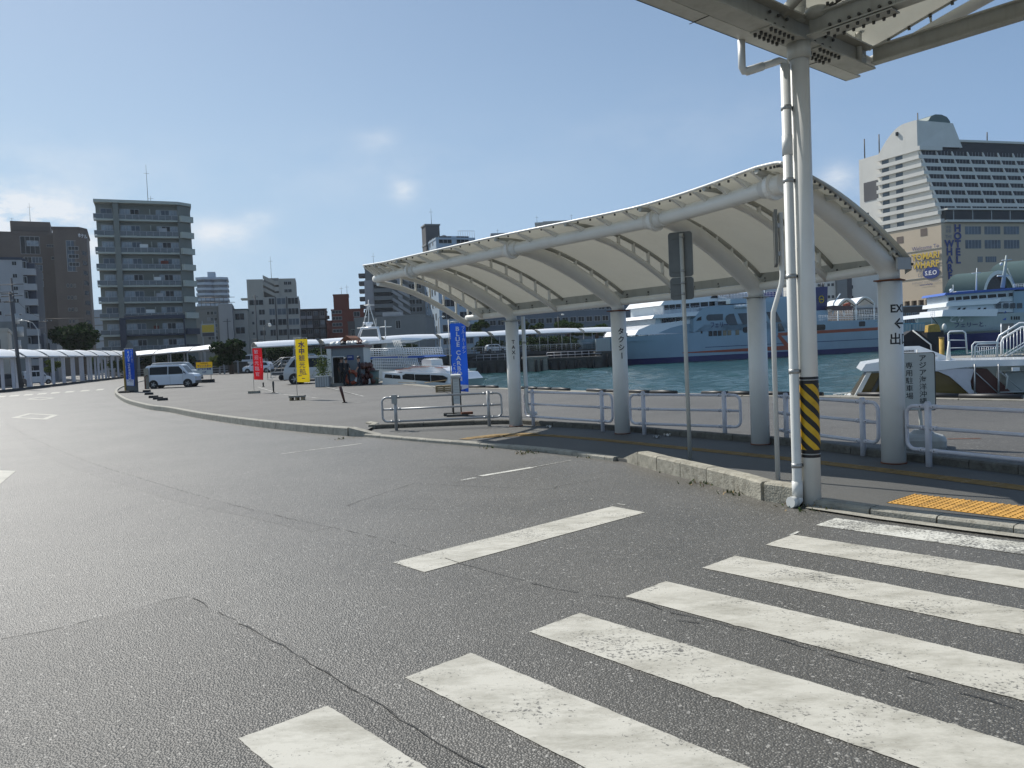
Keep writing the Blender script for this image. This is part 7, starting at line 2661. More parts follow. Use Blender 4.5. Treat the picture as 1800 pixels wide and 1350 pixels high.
for t in (0, .33, .66, 1): m1.tube([(p0.x + (p1.x - p0.x) * t, 119.1, -.2), (p0.x + (p1.x - p0.x) * t, 119.1, p0.z + (p1.z - p0.z) * t)], .07, 'white_plain', 6)
m1.tube([(p1.x, 119.1, p1.z), (p1.x + .9, 119.1, p1.z - 1.2), (p1.x + 1.1, 119.1, -.2)], .07, 'dark_metal', 6); m1.build('frame', aw, world=True)
yb = thing('work_float', 'yellow boxy work float beside the bow of the second ferry', 'float', at(1642, 590, 112))
p0 = at(1631, 584, 112); p1 = at(1651, 571, 112)
m1 = MB(); m1.extr([(p0.x, p0.z), (p1.x + .2, p0.z), (p1.x, p1.z), (p1.x - .5, p1.z + .15), (p0.x + .1, p1.z)], V(0, 112, 0), V(1, 0, 0), V(0, 0, 1), V(0, 1, 0), 0, .9, 'pile_yellow'); m1.build('body', yb, world=True)
m1 = MB(); m1.bx(p0.x - .2, p1.x + .4, 111.8, 113.2, -2, p0.z, 'black'); m1.build('pontoon', yb, world=True)
m1 = MB(); m1.ball((p1.x + .65, 111.9, p0.z + .6), (.3, .3, .55), 'white_plain', 10, 7); m1.build('fender', yb, world=True)
mb = MB(); p0 = at(1584, 584, 118); mb.bx(p0.x, p0.x + 4.5, 114.5, 124, -2.5, p0.z, 'dark_concrete'); struct(mb, 'far_jetty')
# ------------------------------------------------------------------ near cabin boat at the right quay
cb = Plane((ray(1500, 690).x * 21.2, 21.2, 0), (.93, -.36, 0))
cbo = thing('cabin_boat', 'white cabin boat with brown side panel and amber windows moored behind the sign board', 'boat', (13.5, 20.2, -1.5), math.atan2(-.36, .93))
m1 = MB(); cb.block(m1, [(1480, 716), (1496, 702), (1530, 697), (1900, 700), (1900, 760), (1540, 765)], 'white_plain', .0, 2.9); m1.build('hull', cbo, world=True)
m1 = MB(); cb.block(m1, [(1514, 652), (1522, 640), (1560, 634), (1660, 634), (1900, 630), (1900, 640), (1700, 645), (1615, 655), (1545, 652), (1520, 653)], 'white_gloss', .1, 2.8); m1.build('cabin_roof', cbo, world=True)
m1 = MB(); cb.block(m1, [(1500, 701), (1530, 656), (1730, 650), (1720, 701)], 'amber_glass', .3, 2.6); m1.build('side_window', cbo, world=True)
m1 = MB()
cb.block(m1, [(1498, 703), (1524, 655), (1532, 655), (1507, 703)], 'white_plain', .18, .32); cb.block(m1, [(1524, 703), (1550, 655), (1555, 655), (1532, 703)], 'dark_metal', .18, .32); m1.build('windscreen_frame', cbo, world=True)
m1 = MB()
out = [(1626, 652), (1650, 653), (1670, 662), (1690, 679), (1706, 694), (1712, 701), (1728, 701), (1718, 692), (1708, 684), (1706, 670), (1712, 652), (1716, 648), (1626, 648)]
cb.block(m1, out, 'rail_white', .12, .30); m1.build('roof_bracket', cbo, world=True)
m1 = MB(); cb.block(m1, [(1712, 648), (1735, 648), (1782, 694), (1776, 702), (1734, 702), (1716, 688), (1706, 672)], 'brown_red', .2, .8); m1.build('side_panel', cbo, world=True)
m1 = MB(); cb.block(m1, [(1556, 610), (1616, 608), (1680, 632), (1690, 637), (1556, 640)], 'white_gloss', .7, 2.2); m1.build('upper_deck', cbo, world=True)
m1 = MB(); lettering(m1, ['■ 26S0R0S'], .085, 'ink', (lambda x, y: cb.pt(cb.uz(1598, 617)[0] + x, cb.uz(1598, 620)[1] + y, .68)), bold=.02); m1.build('lettering', cbo, world=True)
m1 = MB(); cb.block(m1, [(1560, 609), (1602, 581), (1612, 581), (1645, 606), (1645, 617), (1617, 608), (1560, 611)], 'black_cloth', .8, 2.1); m1.build('tarpaulin', cbo, world=True)
m1 = MB(); pts = [cb.pt(*cb.uz(a, b), .75) for a, b in ((1610, 580), (1643, 606), (1644, 616))]; m1.tube(pts, .02, 'white_plain', 6); m1.build('tarpaulin_frame', cbo, world=True)
m1 = MB(); cb.block(m1, [(1616, 627), (1650, 626), (1650, 634), (1618, 636)], 'white_gloss', .3, 1.0)
pts = [cb.pt(*cb.uz(a, b), .3) for a, b in ((1608, 628), (1615, 627), (1650, 626))]; m1.tube(pts, .02, 'white_plain', 6)
m1.tube([cb.pt(*cb.uz(1615, 615), .3), cb.pt(*cb.uz(1615, 634), .3)], .02, 'white_plain', 6); m1.build('roof_box', cbo, world=True)
m1 = MB(); a_ = cb.uz(1672, 637); m1.tube([cb.pt(a_[0], a_[1], .4), cb.pt(a_[0], a_[1] + .22, .4), cb.pt(a_[0] + .02, a_[1] + .55, .4)], [.07, .05, .025], 'white_plain', 8); m1.ball(tuple(cb.pt(a_[0], a_[1], .4)), (.16, .12, .06), 'white_gloss'); m1.build('antenna', cbo, world=True)
m1 = MB(); cb.block(m1, [(1768, 690), (1768, 655), (1900, 652), (1900, 690)], 'board_white', 1.2, 2.4); m1.build('rear_cabin', cbo, world=True)
m1 = MB()
for px in (1714, 1756): m1.tube([cb.pt(*cb.uz(px, 703), .05), cb.pt(*cb.uz(px, 640), .05)], .02, 'galv', 6)
m1.tube([cb.pt(*cb.uz(1716, 655), .05), cb.pt(*cb.uz(1756, 692), .05)], .014, 'galv', 6); m1.tube([cb.pt(*cb.uz(1757, 652), .05), cb.pt(*cb.uz(1800, 690), .05)], .014, 'galv', 6); m1.tube([cb.pt(*cb.uz(1758, 690), .05), cb.pt(*cb.uz(1830, 688), .05)], .02, 'galv', 6)
m1.tube([cb.pt(*cb.uz(1768, 657), .05), cb.pt(*cb.uz(1772, 662), .05), cb.pt(*cb.uz(1769, 684), .05)], .018, 'white_plain', 6)
m1.build('stern_rail', cbo, world=True)
m1 = MB(); u0, z0 = cb.uz(1785, 649); m1.add([], [], 'white_plain'); m1.box(tuple(cb.pt(u0, z0, -.02)), (.16, .08, .09), 'white_gloss', rz=-.37); m1.build('deck_light', cbo, world=True)
m1 = MB()
for a in range(4): m1.tube([cb.pt(*cb.uz(1468 + a * 9, 700), .8), cb.pt(*cb.uz(1474 + a * 9, 695), .8)], .014, 'white_plain', 5)
m1.tube([cb.pt(*cb.uz(1466, 697), .8), cb.pt(*cb.uz(1502, 693), .8)], .014, 'white_plain', 5); m1.tube([cb.pt(*cb.uz(1466, 700), .8), cb.pt(*cb.uz(1502, 700), .8)], .014, 'white_plain', 5); m1.build('bow_rail', cbo, world=True)

# pontoon with gangway stairs
pn_ = Plane((ray(1650, 640).x * 27, 27, 0), (.95, -.30, 0))
po_ = thing('pontoon', 'floating pontoon with white railings and gangway stairs behind the cabin boat', 'pontoon', (17.5, 26.5, -1.5))
u0, z0 = pn_.uz(1668, 634)
m1 = MB(); m1.add([pn_.pt(u, z, o_) for u in (u0, u0 + 9) for z, o_ in ((-1.6, 0), (-1.6, 3), (z0 + .08, 3), (z0 + .08, 0))], [(0, 1, 2, 3), (4, 5, 6, 7), (0, 1, 5, 4), (1, 2, 6, 5), (2, 3, 7, 6), (3, 0, 4, 7)], 'quay_concrete'); m1.build('deck', po_, world=True)


def ptube(m1, pxs, r=.028, off=.1, m='white_gloss', pl=pn_):
    m1.tube([pl.pt(*pl.uz(*p, off), off) for p in pxs], r, m, 8)


m1 = MB()
ptube(m1, [(1668, 634), (1667, 586), (1670, 583), (1692, 582), (1697, 585), (1700, 622)]); ptube(m1, [(1668, 598), (1698, 598)], .016); ptube(m1, [(1669, 612), (1699, 611)], .016)
m1.build('ladder_frame', po_, world=True)
m1 = MB()
ptube(m1, [(1709, 634), (1709, 607), (1713, 602), (1755, 601)]); ptube(m1, [(1714, 636), (1714, 610), (1718, 605), (1757, 603)])
ptube(m1, [(1716, 609), (1757, 609)], .012)
for a in range(1718, 1757, 4): ptube(m1, [(a, 609), (a, 630)], .010)
ptube(m1, [(1716, 630), (1757, 630)], .014)
ptube(m1, [(1716, 617), (1740, 634)], .012); ptube(m1, [(1700, 621), (1755, 612)], .010)
m1.build('gangway_railing', po_, world=True)
m1 = MB()
ptube(m1, [(1753, 634), (1753, 600), (1757, 590), (1792, 568), (1830, 567)], .035)
ptube(m1, [(1760, 634), (1760, 602), (1764, 594), (1796, 575), (1830, 574)], .035, .6)
for k in range(11):
    ptube(m1, [(1764 + k * 6, 632 - k * 1.5), (1764 + k * 6, 598 - min(k, 6) * 4)], .012)
ptube(m1, [(1757, 634), (1830, 590)], .03); ptube(m1, [(1757, 628), (1830, 584)], .018)
m1.build('stair_railing', po_, world=True)
m1 = MB()
for k in range(6):
    u, z = pn_.uz(1764 + k * 9, 634 - k * 5); m1.add([pn_.pt(u + a, z, o_) for a, o_ in ((0, .1), (.28, .1), (.28, 1.0), (0, 1.0))] + [pn_.pt(u + a, z - .04, o_) for a, o_ in ((0, .1), (.28, .1), (.28, 1.0), (0, 1.0))], [(0, 1, 2, 3), (4, 5, 6, 7), (0, 1, 5, 4)], 'galv')
m1.build('stair_tread', po_, world=True)
m1 = MB(); pn_.block(m1, [(1760, 600), (1760, 569), (1782, 568), (1782, 590)], 'rail_glass', 1.2, 1.23); ptube(m1, [(1760, 600), (1760, 569)], .02, 1.2); ptube(m1, [(1770, 595), (1774, 573)], .02, 1.1); m1.build('mesh_panel', po_, world=True)
yl = thing('mooring_pile', 'yellow timber pile standing beside the white ladder frame', 'pile', pn_.pt(pn_.uz(1660, 625)[0], -1.5, .4))
m1 = MB(); a0 = pn_.uz(1655, 594); a1 = pn_.uz(1665, 626); m1.tube([pn_.pt((a0[0] + a1[0]) / 2, -1.6, .4), pn_.pt((a0[0] + a1[0]) / 2, a0[1], .4)], abs(a1[0] - a0[0]) / 2, 'pile_yellow', 10); m1.build('trunk', yl, world=True)
m1 = MB(); m1.tube([pn_.pt((a0[0] + a1[0]) / 2, a0[1], .4), pn_.pt((a0[0] + a1[0]) / 2, a0[1] + .03, .4)], abs(a1[0] - a0[0]) / 2 + .015, 'wood', 10); m1.build('cap', yl, world=True)
m1 = MB(); 
# ------------------------------------------------------------------ boats at the left quay
bp1 = Plane((ray(672, 668).x * 47, 47, 0), (.80, -.60, 0))
dv = thing('dive_boat', 'low white boat with dark side windows and red edged roof, bow pointing right', 'boat', bp1.pt(3, -1.5, 1.4))
m1 = MB(); bp1.block(m1, [(672, 676), (673, 664), (790, 674), (798, 668), (786, 690), (676, 690)], 'white_plain', 0, 2.8); m1.build('hull', dv, world=True)
m1 = MB(); bp1.block(m1, [(673, 668), (672, 654), (704, 656), (712, 653), (788, 656), (798, 668), (784, 682), (675, 672)], 'white_gloss', .1, 2.7); m1.build('cabin', dv, world=True)
for pts in ([(675, 667), (677, 657.5), (688, 658.5), (690, 668)], [(691, 669), (690, 659), (702, 660), (704, 670)], [(708, 671), (707, 660), (713, 657), (727, 657.5), (728, 672)], [(730, 673), (729, 658), (755, 658.5), (756, 674)], [(758, 674), (757, 659), (778, 660), (786, 664), (780, 676)]):
    swin(bp1, pts, 'glass_dark', off=.04, parent=dv)
m1 = MB(); bp1.block(m1, [(694, 655), (694, 650), (722, 647), (728, 645), (775, 646), (785, 652), (785, 656), (712, 654)], 'white_gloss', .4, 2.4); m1.build('roof', dv, world=True)
m1 = MB(); bp1.block(m1, [(694, 650.6), (720, 647.6), (720, 646.8), (694, 649.6)], 'orange_red', .25, .5); bp1.block(m1, [(718, 646), (750, 645), (750, 644.2), (718, 645.2)], 'orange_red', .25, .5); bp1.block(m1, [(764, 646.4), (782, 646), (782, 645.2), (764, 645.6)], 'orange_red', .25, .5); m1.build('roof_trim', dv, world=True)
m1 = MB(); bp1.block(m1, [(742, 643), (741, 634), (744, 631), (757, 632), (759, 643)], 'white_plain', .8, 1.8); bp1.block(m1, [(726, 652), (726, 646), (738, 645), (746, 646), (746, 652)], 'white_plain', .5, 2); m1.build('wheel_house', dv, world=True)
bp2 = Plane((ray(640, 665).x * 54, 54, 0), (.95, -.30, 0))
wb = thing('excursion_boat', 'tall white excursion boat with dense railings, flying bridge and radar mast behind the kiosk', 'boat', bp2.pt(4, -1.5, 2))
m1 = MB(); bp2.block(m1, [(636, 672), (636, 648), (700, 650), (792, 652), (800, 650), (785, 690), (640, 690)], 'white_plain', 0, 4.2); m1.build('hull', wb, world=True)
m1 = MB(); bp2.block(m1, [(640, 650), (640, 631), (672, 631), (672, 650)], 'board_white', .4, 3.8); m1.build('cabin', wb, world=True)
swin(bp2, [(643, 640), (643, 633), (655, 633), (655, 640)], 'glass_dark', off=.36, parent=wb)
m1 = MB(); bp2.block(m1, [(633, 632), (633, 628.5), (742, 625), (748, 627), (742, 629)], 'roof_blue', .2, 4.0); bp2.block(m1, [(634, 628), (634, 626.5), (742, 623.5), (742, 625)], 'white_gloss', .2, 4.0); m1.build('upper_deck', wb, world=True)
m1 = MB(); bp2.block(m1, [(630, 606), (632, 602), (705, 594), (707, 597), (690, 602)], 'walk_roof', .4, 3.8); m1.build('sun_roof', wb, world=True)
for a, b in ((636, 650), (657, 670)): swin(bp2, [(a, 625), (a, 606), (b, 605), (b, 624)], 'glass_dark', off=1.2, parent=wb)
m1 = MB(); bp2.block(m1, [(634, 626), (634, 604), (680, 601), (680, 624)], 'board_white', 1.3, 3.6); m1.build('upper_cabin', wb, world=True)
m1 = MB()
for off in (.1, 3.8):
    for (xa, ya, xb2, yb2, hh) in ((634, 627, 742, 624, 13), (655, 650, 738, 650, 20)):
        for k in range(25):
            x = xa + (xb2 - xa) * k / 24; y = ya + (yb2 - ya) * k / 24
            sl = -6 if hh > 15 else -3
            bt_ = [bp2.pt(*bp2.uz(x, y, .1), off), bp2.pt(*bp2.uz(x + sl * (k / 24 - .1), y - hh, .1), off)]
            m1.tube(bt_, .028, 'white_gloss', 4)
        for j in range(1, 5):
            y = ya - hh * j / 4; m1.tube([bp2.pt(*bp2.uz(xa, y), off), bp2.pt(*bp2.uz(xb2 + (-6 if hh > 15 else -3) * j / 4, yb2 - hh * j / 4), off)], .028, 'white_gloss', 4)
m1.build('railing', wb, world=True)
m1 = MB()
for k in range(5): m1.tube([bp2.pt(*bp2.uz(712 - k * 4 + 10, 650), .2), bp2.pt(*bp2.uz(700 - k * 3, 598), .2)], .03, 'white_plain', 5)
for j in range(10): m1.tube([bp2.pt(*bp2.uz(700 + j * 1, 602 + j * 5), .2), bp2.pt(*bp2.uz(710 + j * 1.1, 602 + j * 5), .2)], .02, 'white_plain', 4)
m1.build('ladder', wb, world=True)
m1 = MB()
P_ = lambda x, y, o=1.0: bp2.pt(*bp2.uz(x, y, o), o)
m1.tube([P_(627, 603), P_(636, 577), P_(664, 576), P_(669, 602)], .10, 'white_gloss', 8); m1.tube([P_(627, 603, 3.2), P_(636, 577, 3.2), P_(664, 576, 3.2), P_(669, 602, 3.2)], .10, 'white_gloss', 8)
m1.tube([P_(636, 577), P_(636, 577, 3.2)], .08, 'white_gloss', 6); m1.tube([P_(664, 576), P_(664, 576, 3.2)], .08, 'white_gloss', 6)
m1.tube([P_(637, 577, 2), P_(648, 532, 2)], .035, 'white_plain', 5); m1.tube([P_(661, 576, 2), P_(648, 532, 2)], .035, 'white_plain', 5); m1.tube([P_(648, 577, 2), P_(648, 527, 2)], .04, 'white_plain', 6)
m1.tube([P_(640, 537, 2), P_(658, 536, 2)], .035, 'white_plain', 5); m1.tube([P_(639, 568.5, 2), P_(655, 568, 2)], .10, 'white_gloss', 6); m1.ball(tuple(P_(648, 571, 2)), .22, 'white_gloss', 8, 6)
m1.tube([P_(678, 604, 2), P_(677, 563, 2)], .035, 'white_plain', 5); m1.tube([P_(668, 575, 2), P_(688, 574, 2)], .03, 'white_plain', 5); m1.tube([P_(661, 560, 2), P_(661, 576, 2)], .02, 'white_plain', 5)
m1.tube([P_(628, 577, 1), P_(674, 575, 1)], .03, 'white_plain', 5)
m1.build('radar_mast', wb, world=True)
m1 = MB(); bp2.block(m1, [(590, 610), (597, 600), (607, 590), (614, 594), (622, 602), (622, 606)], 'rust', -.5, 1.0); m1.build('orange_cover', wb, world=True)
m1 = MB()
m1.tube([(tuple(GT(700, 672, .3))), tuple(GT(745, 673, .15)), tuple(GT(785, 668, .75))], .02, 'wood', 5)
m1.tube([(tuple(GT(660, 664, .5))), tuple(GT(690, 672, .15)), tuple(GT(745, 678, .12))], .02, 'wood', 5)
tag(m1.build('mooring_rope'), 'slack mooring rope running from the low white boat over the quay edge', 'rope')
cr8 = thing('wooden_crate', 'dark weathered wooden crate on the quay left of the near blue banner', 'crate', GT(781, 689, .1))
m1 = MB()
for z in (.03, .12, .21): m1.bx(-.36, .36, -.22, -.19, z, z + .06, 'wood'); m1.bx(-.36, .36, .19, .22, z, z + .06, 'wood')
for x in (-.34, 0, .34): m1.bx(x - .03, x + .03, -.19, .19, 0, .24, 'wood')
m1.build('slats', cr8)
m1 = MB(); m1.bx(-.37, .37, -.23, .23, .275, .30, 'wood'); m1.build('lid', cr8)

# ------------------------------------------------------------------ kiosk and what stands around it
kp = GT(578, 680, .1); kq = GT(640, 678.5, .1)
D_ = (kp.y + kq.y) / 2 + 1.6
z0 = gz(D_) + .1
kx0, kx1 = ray(577, 650).x * D_, ray(640, 650).x * D_
ki = thing('ticket_kiosk', 'small pale kiosk hut with a dark doorway and dark red roof edge', 'hut', ((kx0 + kx1) / 2, D_, z0))
kw = kx1 - kx0; kh = at(600, 612, D_).z - z0
dx0, dx1 = (ray(586, 650).x * D_) - kx0, (ray(605, 650).x * D_) - kx0
m1 = MB()
m1.bx(kx0, kx0 + dx0, D_, D_ + .08, z0, z0 + kh, 'kiosk_front_shaded'); m1.bx(kx0 + dx1, kx1, D_, D_ + .08, z0, z0 + kh, 'kiosk_front_shaded'); m1.bx(kx0 + dx0, kx0 + dx1, D_, D_ + .08, z0 + kh - .55, z0 + kh, 'kiosk_front_shaded')
m1.bx(kx0, kx0 + .08, D_ + .08, D_ + 2.4, z0, z0 + kh, 'board_white'); m1.bx(kx1 - .08, kx1, D_ + .08, D_ + 2.4, z0, z0 + kh, 'board_white'); m1.bx(kx0 + .08, kx1 - .08, D_ + 2.32, D_ + 2.4, z0, z0 + kh, 'board_white'); m1.bx(kx0 + .08, kx1 - .08, D_ + .08, D_ + 2.32, z0, z0 + .12, 'wood')
m1.build('wall', ki, world=True)
m1 = MB(); m1.bx(kx0 - .12, kx1 + .12, D_ - .15, D_ + 2.55, z0 + kh, z0 + kh + .16, 'brown_red'); m1.bx(kx0 - .1, kx1 + .1, D_ - .1, D_ + 2.5, z0 + kh + .16, z0 + kh + .2, 'galv'); m1.build('roof', ki, world=True)
m1 = MB()
m1.bx(kx0 + dx0 - .05, kx0 + dx0, D_ - .03, D_, z0, z0 + kh - .5, 'white_plain'); m1.bx(kx0 + dx1, kx0 + dx1 + .05, D_ - .03, D_, z0, z0 + kh - .5, 'white_plain'); m1.bx(kx0 + dx0, kx0 + dx1, D_ - .03, D_, z0 + kh - .55, z0 + kh - .5, 'white_plain'); m1.build('door_frame', ki, world=True)
m1 = MB(); nb = ray(617, 644).x * D_; m1.bx(nb - .2, nb + .2, D_ - .02, D_, z0 + 1.55, z0 + 1.85, 'sign_blue'); m1.bx(nb - .16, nb + .1, D_ - .03, D_ - .02, z0 + 1.72, z0 + 1.76, 'flag_white'); m1.build('notice', ki, world=True)
m1 = MB(); m1.bx(kx0 - .02, kx0 + .25, D_ - .12, D_, z0 + .55, z0 + 2.3, 'white_plain'); m1.build('side_board', ki, world=True)
m1 = MB(); m1.bx(kx0 + dx0 - .1, kx0 + dx1 + .1, D_ - .7, D_ - .04, z0, z0 + .17, 'quay_concrete'); m1.build('step', ki, world=True)
for i in range(7):
    x = kx0 + .25 + i * .33
    dbs = thing('roof_junk', ['crumpled pale netting at the left of the kiosk roof', 'white float lying on the kiosk roof', 'dark coil on the kiosk roof', 'grey plastic bag on the kiosk roof', 'folded pale tarp in the middle of the kiosk roof', 'small reddish bundle on the kiosk roof', 'rounded white float at the right of the kiosk roof'][i], 'clutter', (x, D_ + .6, z0 + kh + .2))
    m1 = MB()
    rnd = random.Random(i)
    m1.grid(lambda a, b: V((.26 + .05 * math.sin(9 * a)) * math.cos(2 * math.pi * a) * math.sin(math.pi * b), (.35) * math.sin(2 * math.pi * a) * math.sin(math.pi * b), max(0, (.13 + .05 * math.sin(a * 17 + i) * math.sin(b * 9)) * (math.cos(math.pi * b) + .6))), 14, 8, ['board_white', 'white_plain', 'black', 'frame_grey', 'board_white', 'brown_red', 'white_plain'][i])
    m1.build('bundle', dbs)
lr = thing('life_ring', 'orange and white life ring leaning on the kiosk wall between two people', 'life ring', (ray(618, 667).x * (D_ - .12), D_ - .12, z0))
m1 = MB()
for k in range(8):
    m1.tube([V(.36 * math.cos(a), 0, .49 + .36 * math.sin(a)) for a in [2 * math.pi * (k + j / 4) / 8 for j in range(5)]], .115, 'orange_red' if k % 2 == 0 or k in (1, 3, 5) else 'white_plain', 10, caps=False)
m1.build('ring', lr)
pl_ = thing('planter_box', 'wooden planter box holding a leafy shrub at the left of the kiosk', 'planter', (ray(568, 672).x * (D_ - .7), D_ - .7, z0))
m1 = MB(); m1.bx(-.42, .42, -.25, .25, .0, .62, 'base_plastic')
for k in range(6): m1.bx(-.42 + k * .15, -.38 + k * .15, -.28, -.25, .02, .60, 'board_white')
m1.bx(-.45, .45, -.29, .27, .62, .66, 'board_white'); m1.build('box', pl_)
m1 = MB(); rnd = random.Random(4); vs = []; fs = []
for k in range(700):
    p = Vector((rnd.gauss(0, .2), rnd.gauss(0, .16), .7 + abs(rnd.gauss(.45, .38)))); s_ = .05 * rnd.uniform(.6, 1.4)
    u_ = Vector((rnd.gauss(0, 1), rnd.gauss(0, 1), rnd.gauss(0, 1))).normalized(); v_ = u_.cross(Vector((rnd.gauss(0, 1), rnd.gauss(0, 1), rnd.gauss(0, 1)))).normalized(); o_ = len(vs)
    vs += [p - u_ * s_, p + v_ * s_ * .6, p + u_ * s_, p - v_ * s_ * .6]; fs.append((o_, o_ + 1, o_ + 2, o_ + 3))
m1.add(vs, fs, 'leaf_light'); m1.build('shrub', pl_, fix=False)
rf = thing('float_pile', 'heap of dark red fishing floats and bags right of the kiosk', 'floats', (ray(646, 668).x * D_, D_ + .1, z0))
rnd = random.Random(8)
for k in range(12):
    m1 = MB(); r_ = rnd.uniform(.16, .24); m1.ball((rnd.uniform(-.35, .4), rnd.uniform(-.2, .3), .2 + (k // 3) * .32), (r_, r_, r_ * 1.1), 'brown_red', 10, 7); m1.build('float', rf)
bn = thing('rubbish_bin', 'dark green bin standing right of the red floats', 'bin', (ray(658, 670).x * D_, D_ + .1, z0))
m1 = MB(); m1.tube([(0, 0, 0), (0, 0, .8)], [.24, .3], 'roof_green', 14); m1.build('body', bn)
m1 = MB(); m1.tube([(0, 0, .8), (0, 0, .86)], .32, 'dark_metal', 14); m1.build('lid', bn)


def person(label, px, D, zg, face, shirt, trousers, pose, scale=1.0):
    x = ray(px, 655).x * D
    root = thing('person', label, 'person', (x, D, zg), face)
    bm_v = []; ed = []; rad = []
    def v(p, r):
        bm_v.append(p); rad.append(r); return len(bm_v) - 1
    s = scale
    pel = v((0, 0, .93 * s), .13)
    w1 = v((0, 0, 1.08 * s), .12); ch = v((0, .0, 1.28 * s), .145); nk = v((0, 0, 1.45 * s), .06); hd0 = v((0, -.015, 1.53 * s), .075); hd1 = v((0, -.02, 1.62 * s), .092); hd2 = v((0, -.01, 1.69 * s), .07)
    for a, b in ((pel, w1), (w1, ch), (ch, nk), (nk, hd0), (hd0, hd1), (hd1, hd2)): ed.append((a, b))
    for sg in (-1, 1):
        st = pose.get('stride', .08) * sg
        hp_ = v((.085 * sg, 0, .88 * s), .095); kn = v((.095 * sg, st * .6 - .02, .49 * s), .06); an = v((.10 * sg, st, .09 * s), .042); hl_ = v((.10 * sg, st + .05, .04), .038); to = v((.11 * sg, st - .15, .03), .034)
        ed += [(pel, hp_), (hp_, kn), (kn, an), (an, hl_), (an, to)]
        sh_ = v((.17 * sg, 0, 1.38 * s), .062)
        fw = pose.get('arm', 0)
        el = v((.235 * sg, -fw * .12, 1.12 * s), .042); wr = v((.22 * sg, -fw * .34 - .02, (.90 + fw * .14) * s), .028)
        pm = v((.215 * sg, -fw * .40 - .03, (.83 + fw * .15) * s), .032)
        ed += [(ch, sh_), (sh_, el), (el, wr), (wr, pm)]
        for k in range(4):
            a = v((.215 * sg + (k - 1.5) * .004, -fw * .42 - .055 + k * .017, (.775 + fw * .15 + (.006 if k in (0, 3) else 0)) * s), .009)
            b = v((.205 * sg, -fw * .44 - .05 + k * .017, (.735 + fw * .15 + (.014 if k in (0, 3) else 0)) * s), .008)
            ed += [(pm, a), (a, b)]
        th = v((.21 * sg, -fw * .44 - .085, (.80 + fw * .15) * s), .010); ed.append((pm, th))
    me = bpy.data.meshes.new('body'); me.from_pydata(bm_v, ed, [])
    o = bpy.data.objects.new('body', me); COL.objects.link(o)
    md = o.modifiers.new('s', 'SKIN')
    for i, r_ in enumerate(rad):
        me.skin_vertices[0].data[i].radius = (r_, r_ * (.78 if i in (1, 2) else 1))
    me.skin_vertices[0].data[0].use_root = True
    sb = o.modifiers.new('u', 'SUBSURF'); sb.levels = 1; sb.render_levels = 1
    dg = bpy.context.evaluated_depsgraph_get(); ev = o.evaluated_get(dg)
    m2 = bpy.data.meshes.new_from_object(ev)
    o.modifiers.clear(); o.data = m2
    for m in (shirt, trousers, 'skin', 'black'): m2.materials.append(MATS[m])
    for p in m2.polygons:
        c = p.center; p.use_smooth = True
        ax_ = abs(c.x)
        if c.z < .09: p.material_index = 3
        elif c.z < .95 * s and ax_ < .19: p.material_index = 1
        elif c.z > 1.45 * s: p.material_index = 2
        elif ax_ > .19 and c.z < 1.12 * s: p.material_index = 2
        else: p.material_index = 0
    o.parent = root
    m1 = MB(); m1.grid(lambda a, b: V(.106 * math.cos(2 * math.pi * a) * math.sin(math.pi * b * .62), .012 + .116 * math.sin(2 * math.pi * a) * math.sin(math.pi * b * .62), 1.655 * s + .125 * math.cos(math.pi * b * .62)), 14, 8, 'black'); m1.build('hair', root)
    m1 = MB(); m1.ball((0, -.11, 1.61 * s), (.012, .02, .02), 'skin', 8, 5); m1.build('nose', root)
    for sg in (-1, 1):
        m1 = MB(); m1.ball((.034 * sg, -.096, 1.635 * s), (.012, .008, .008), 'ink', 8, 5); m1.build('eye', root)
        m1 = MB(); m1.ball((.092 * sg, 0, 1.62 * s), (.012, .022, .032), 'skin', 8, 5); m1.build('ear', root)
    m1 = MB(); m1.box((0, -.102, 1.568 * s), (.04, .008, .008), 'brown_red'); m1.build('mouth', root)
    return root


person('person in dark clothes standing in the kiosk doorway with back to us', 601, D_ - .35, z0, math.pi, 'black_cloth', 'black', {'stride': .05, 'arm': .6}, 1.0)
person('person in black with light shoes standing just right of the kiosk door', 609, D_ - .75, z0, math.pi * .8, 'black_cloth', 'black_cloth', {'stride': .16, 'arm': .3}, .97)
person('person in a dark navy shirt standing right of the life ring facing left', 631.5, D_ - .8, z0, -math.pi * .42, 'navy_cloth', 'black_cloth', {'stride': .12, 'arm': .4}, 1.0)

# ------------------------------------------------------------------ vehicles


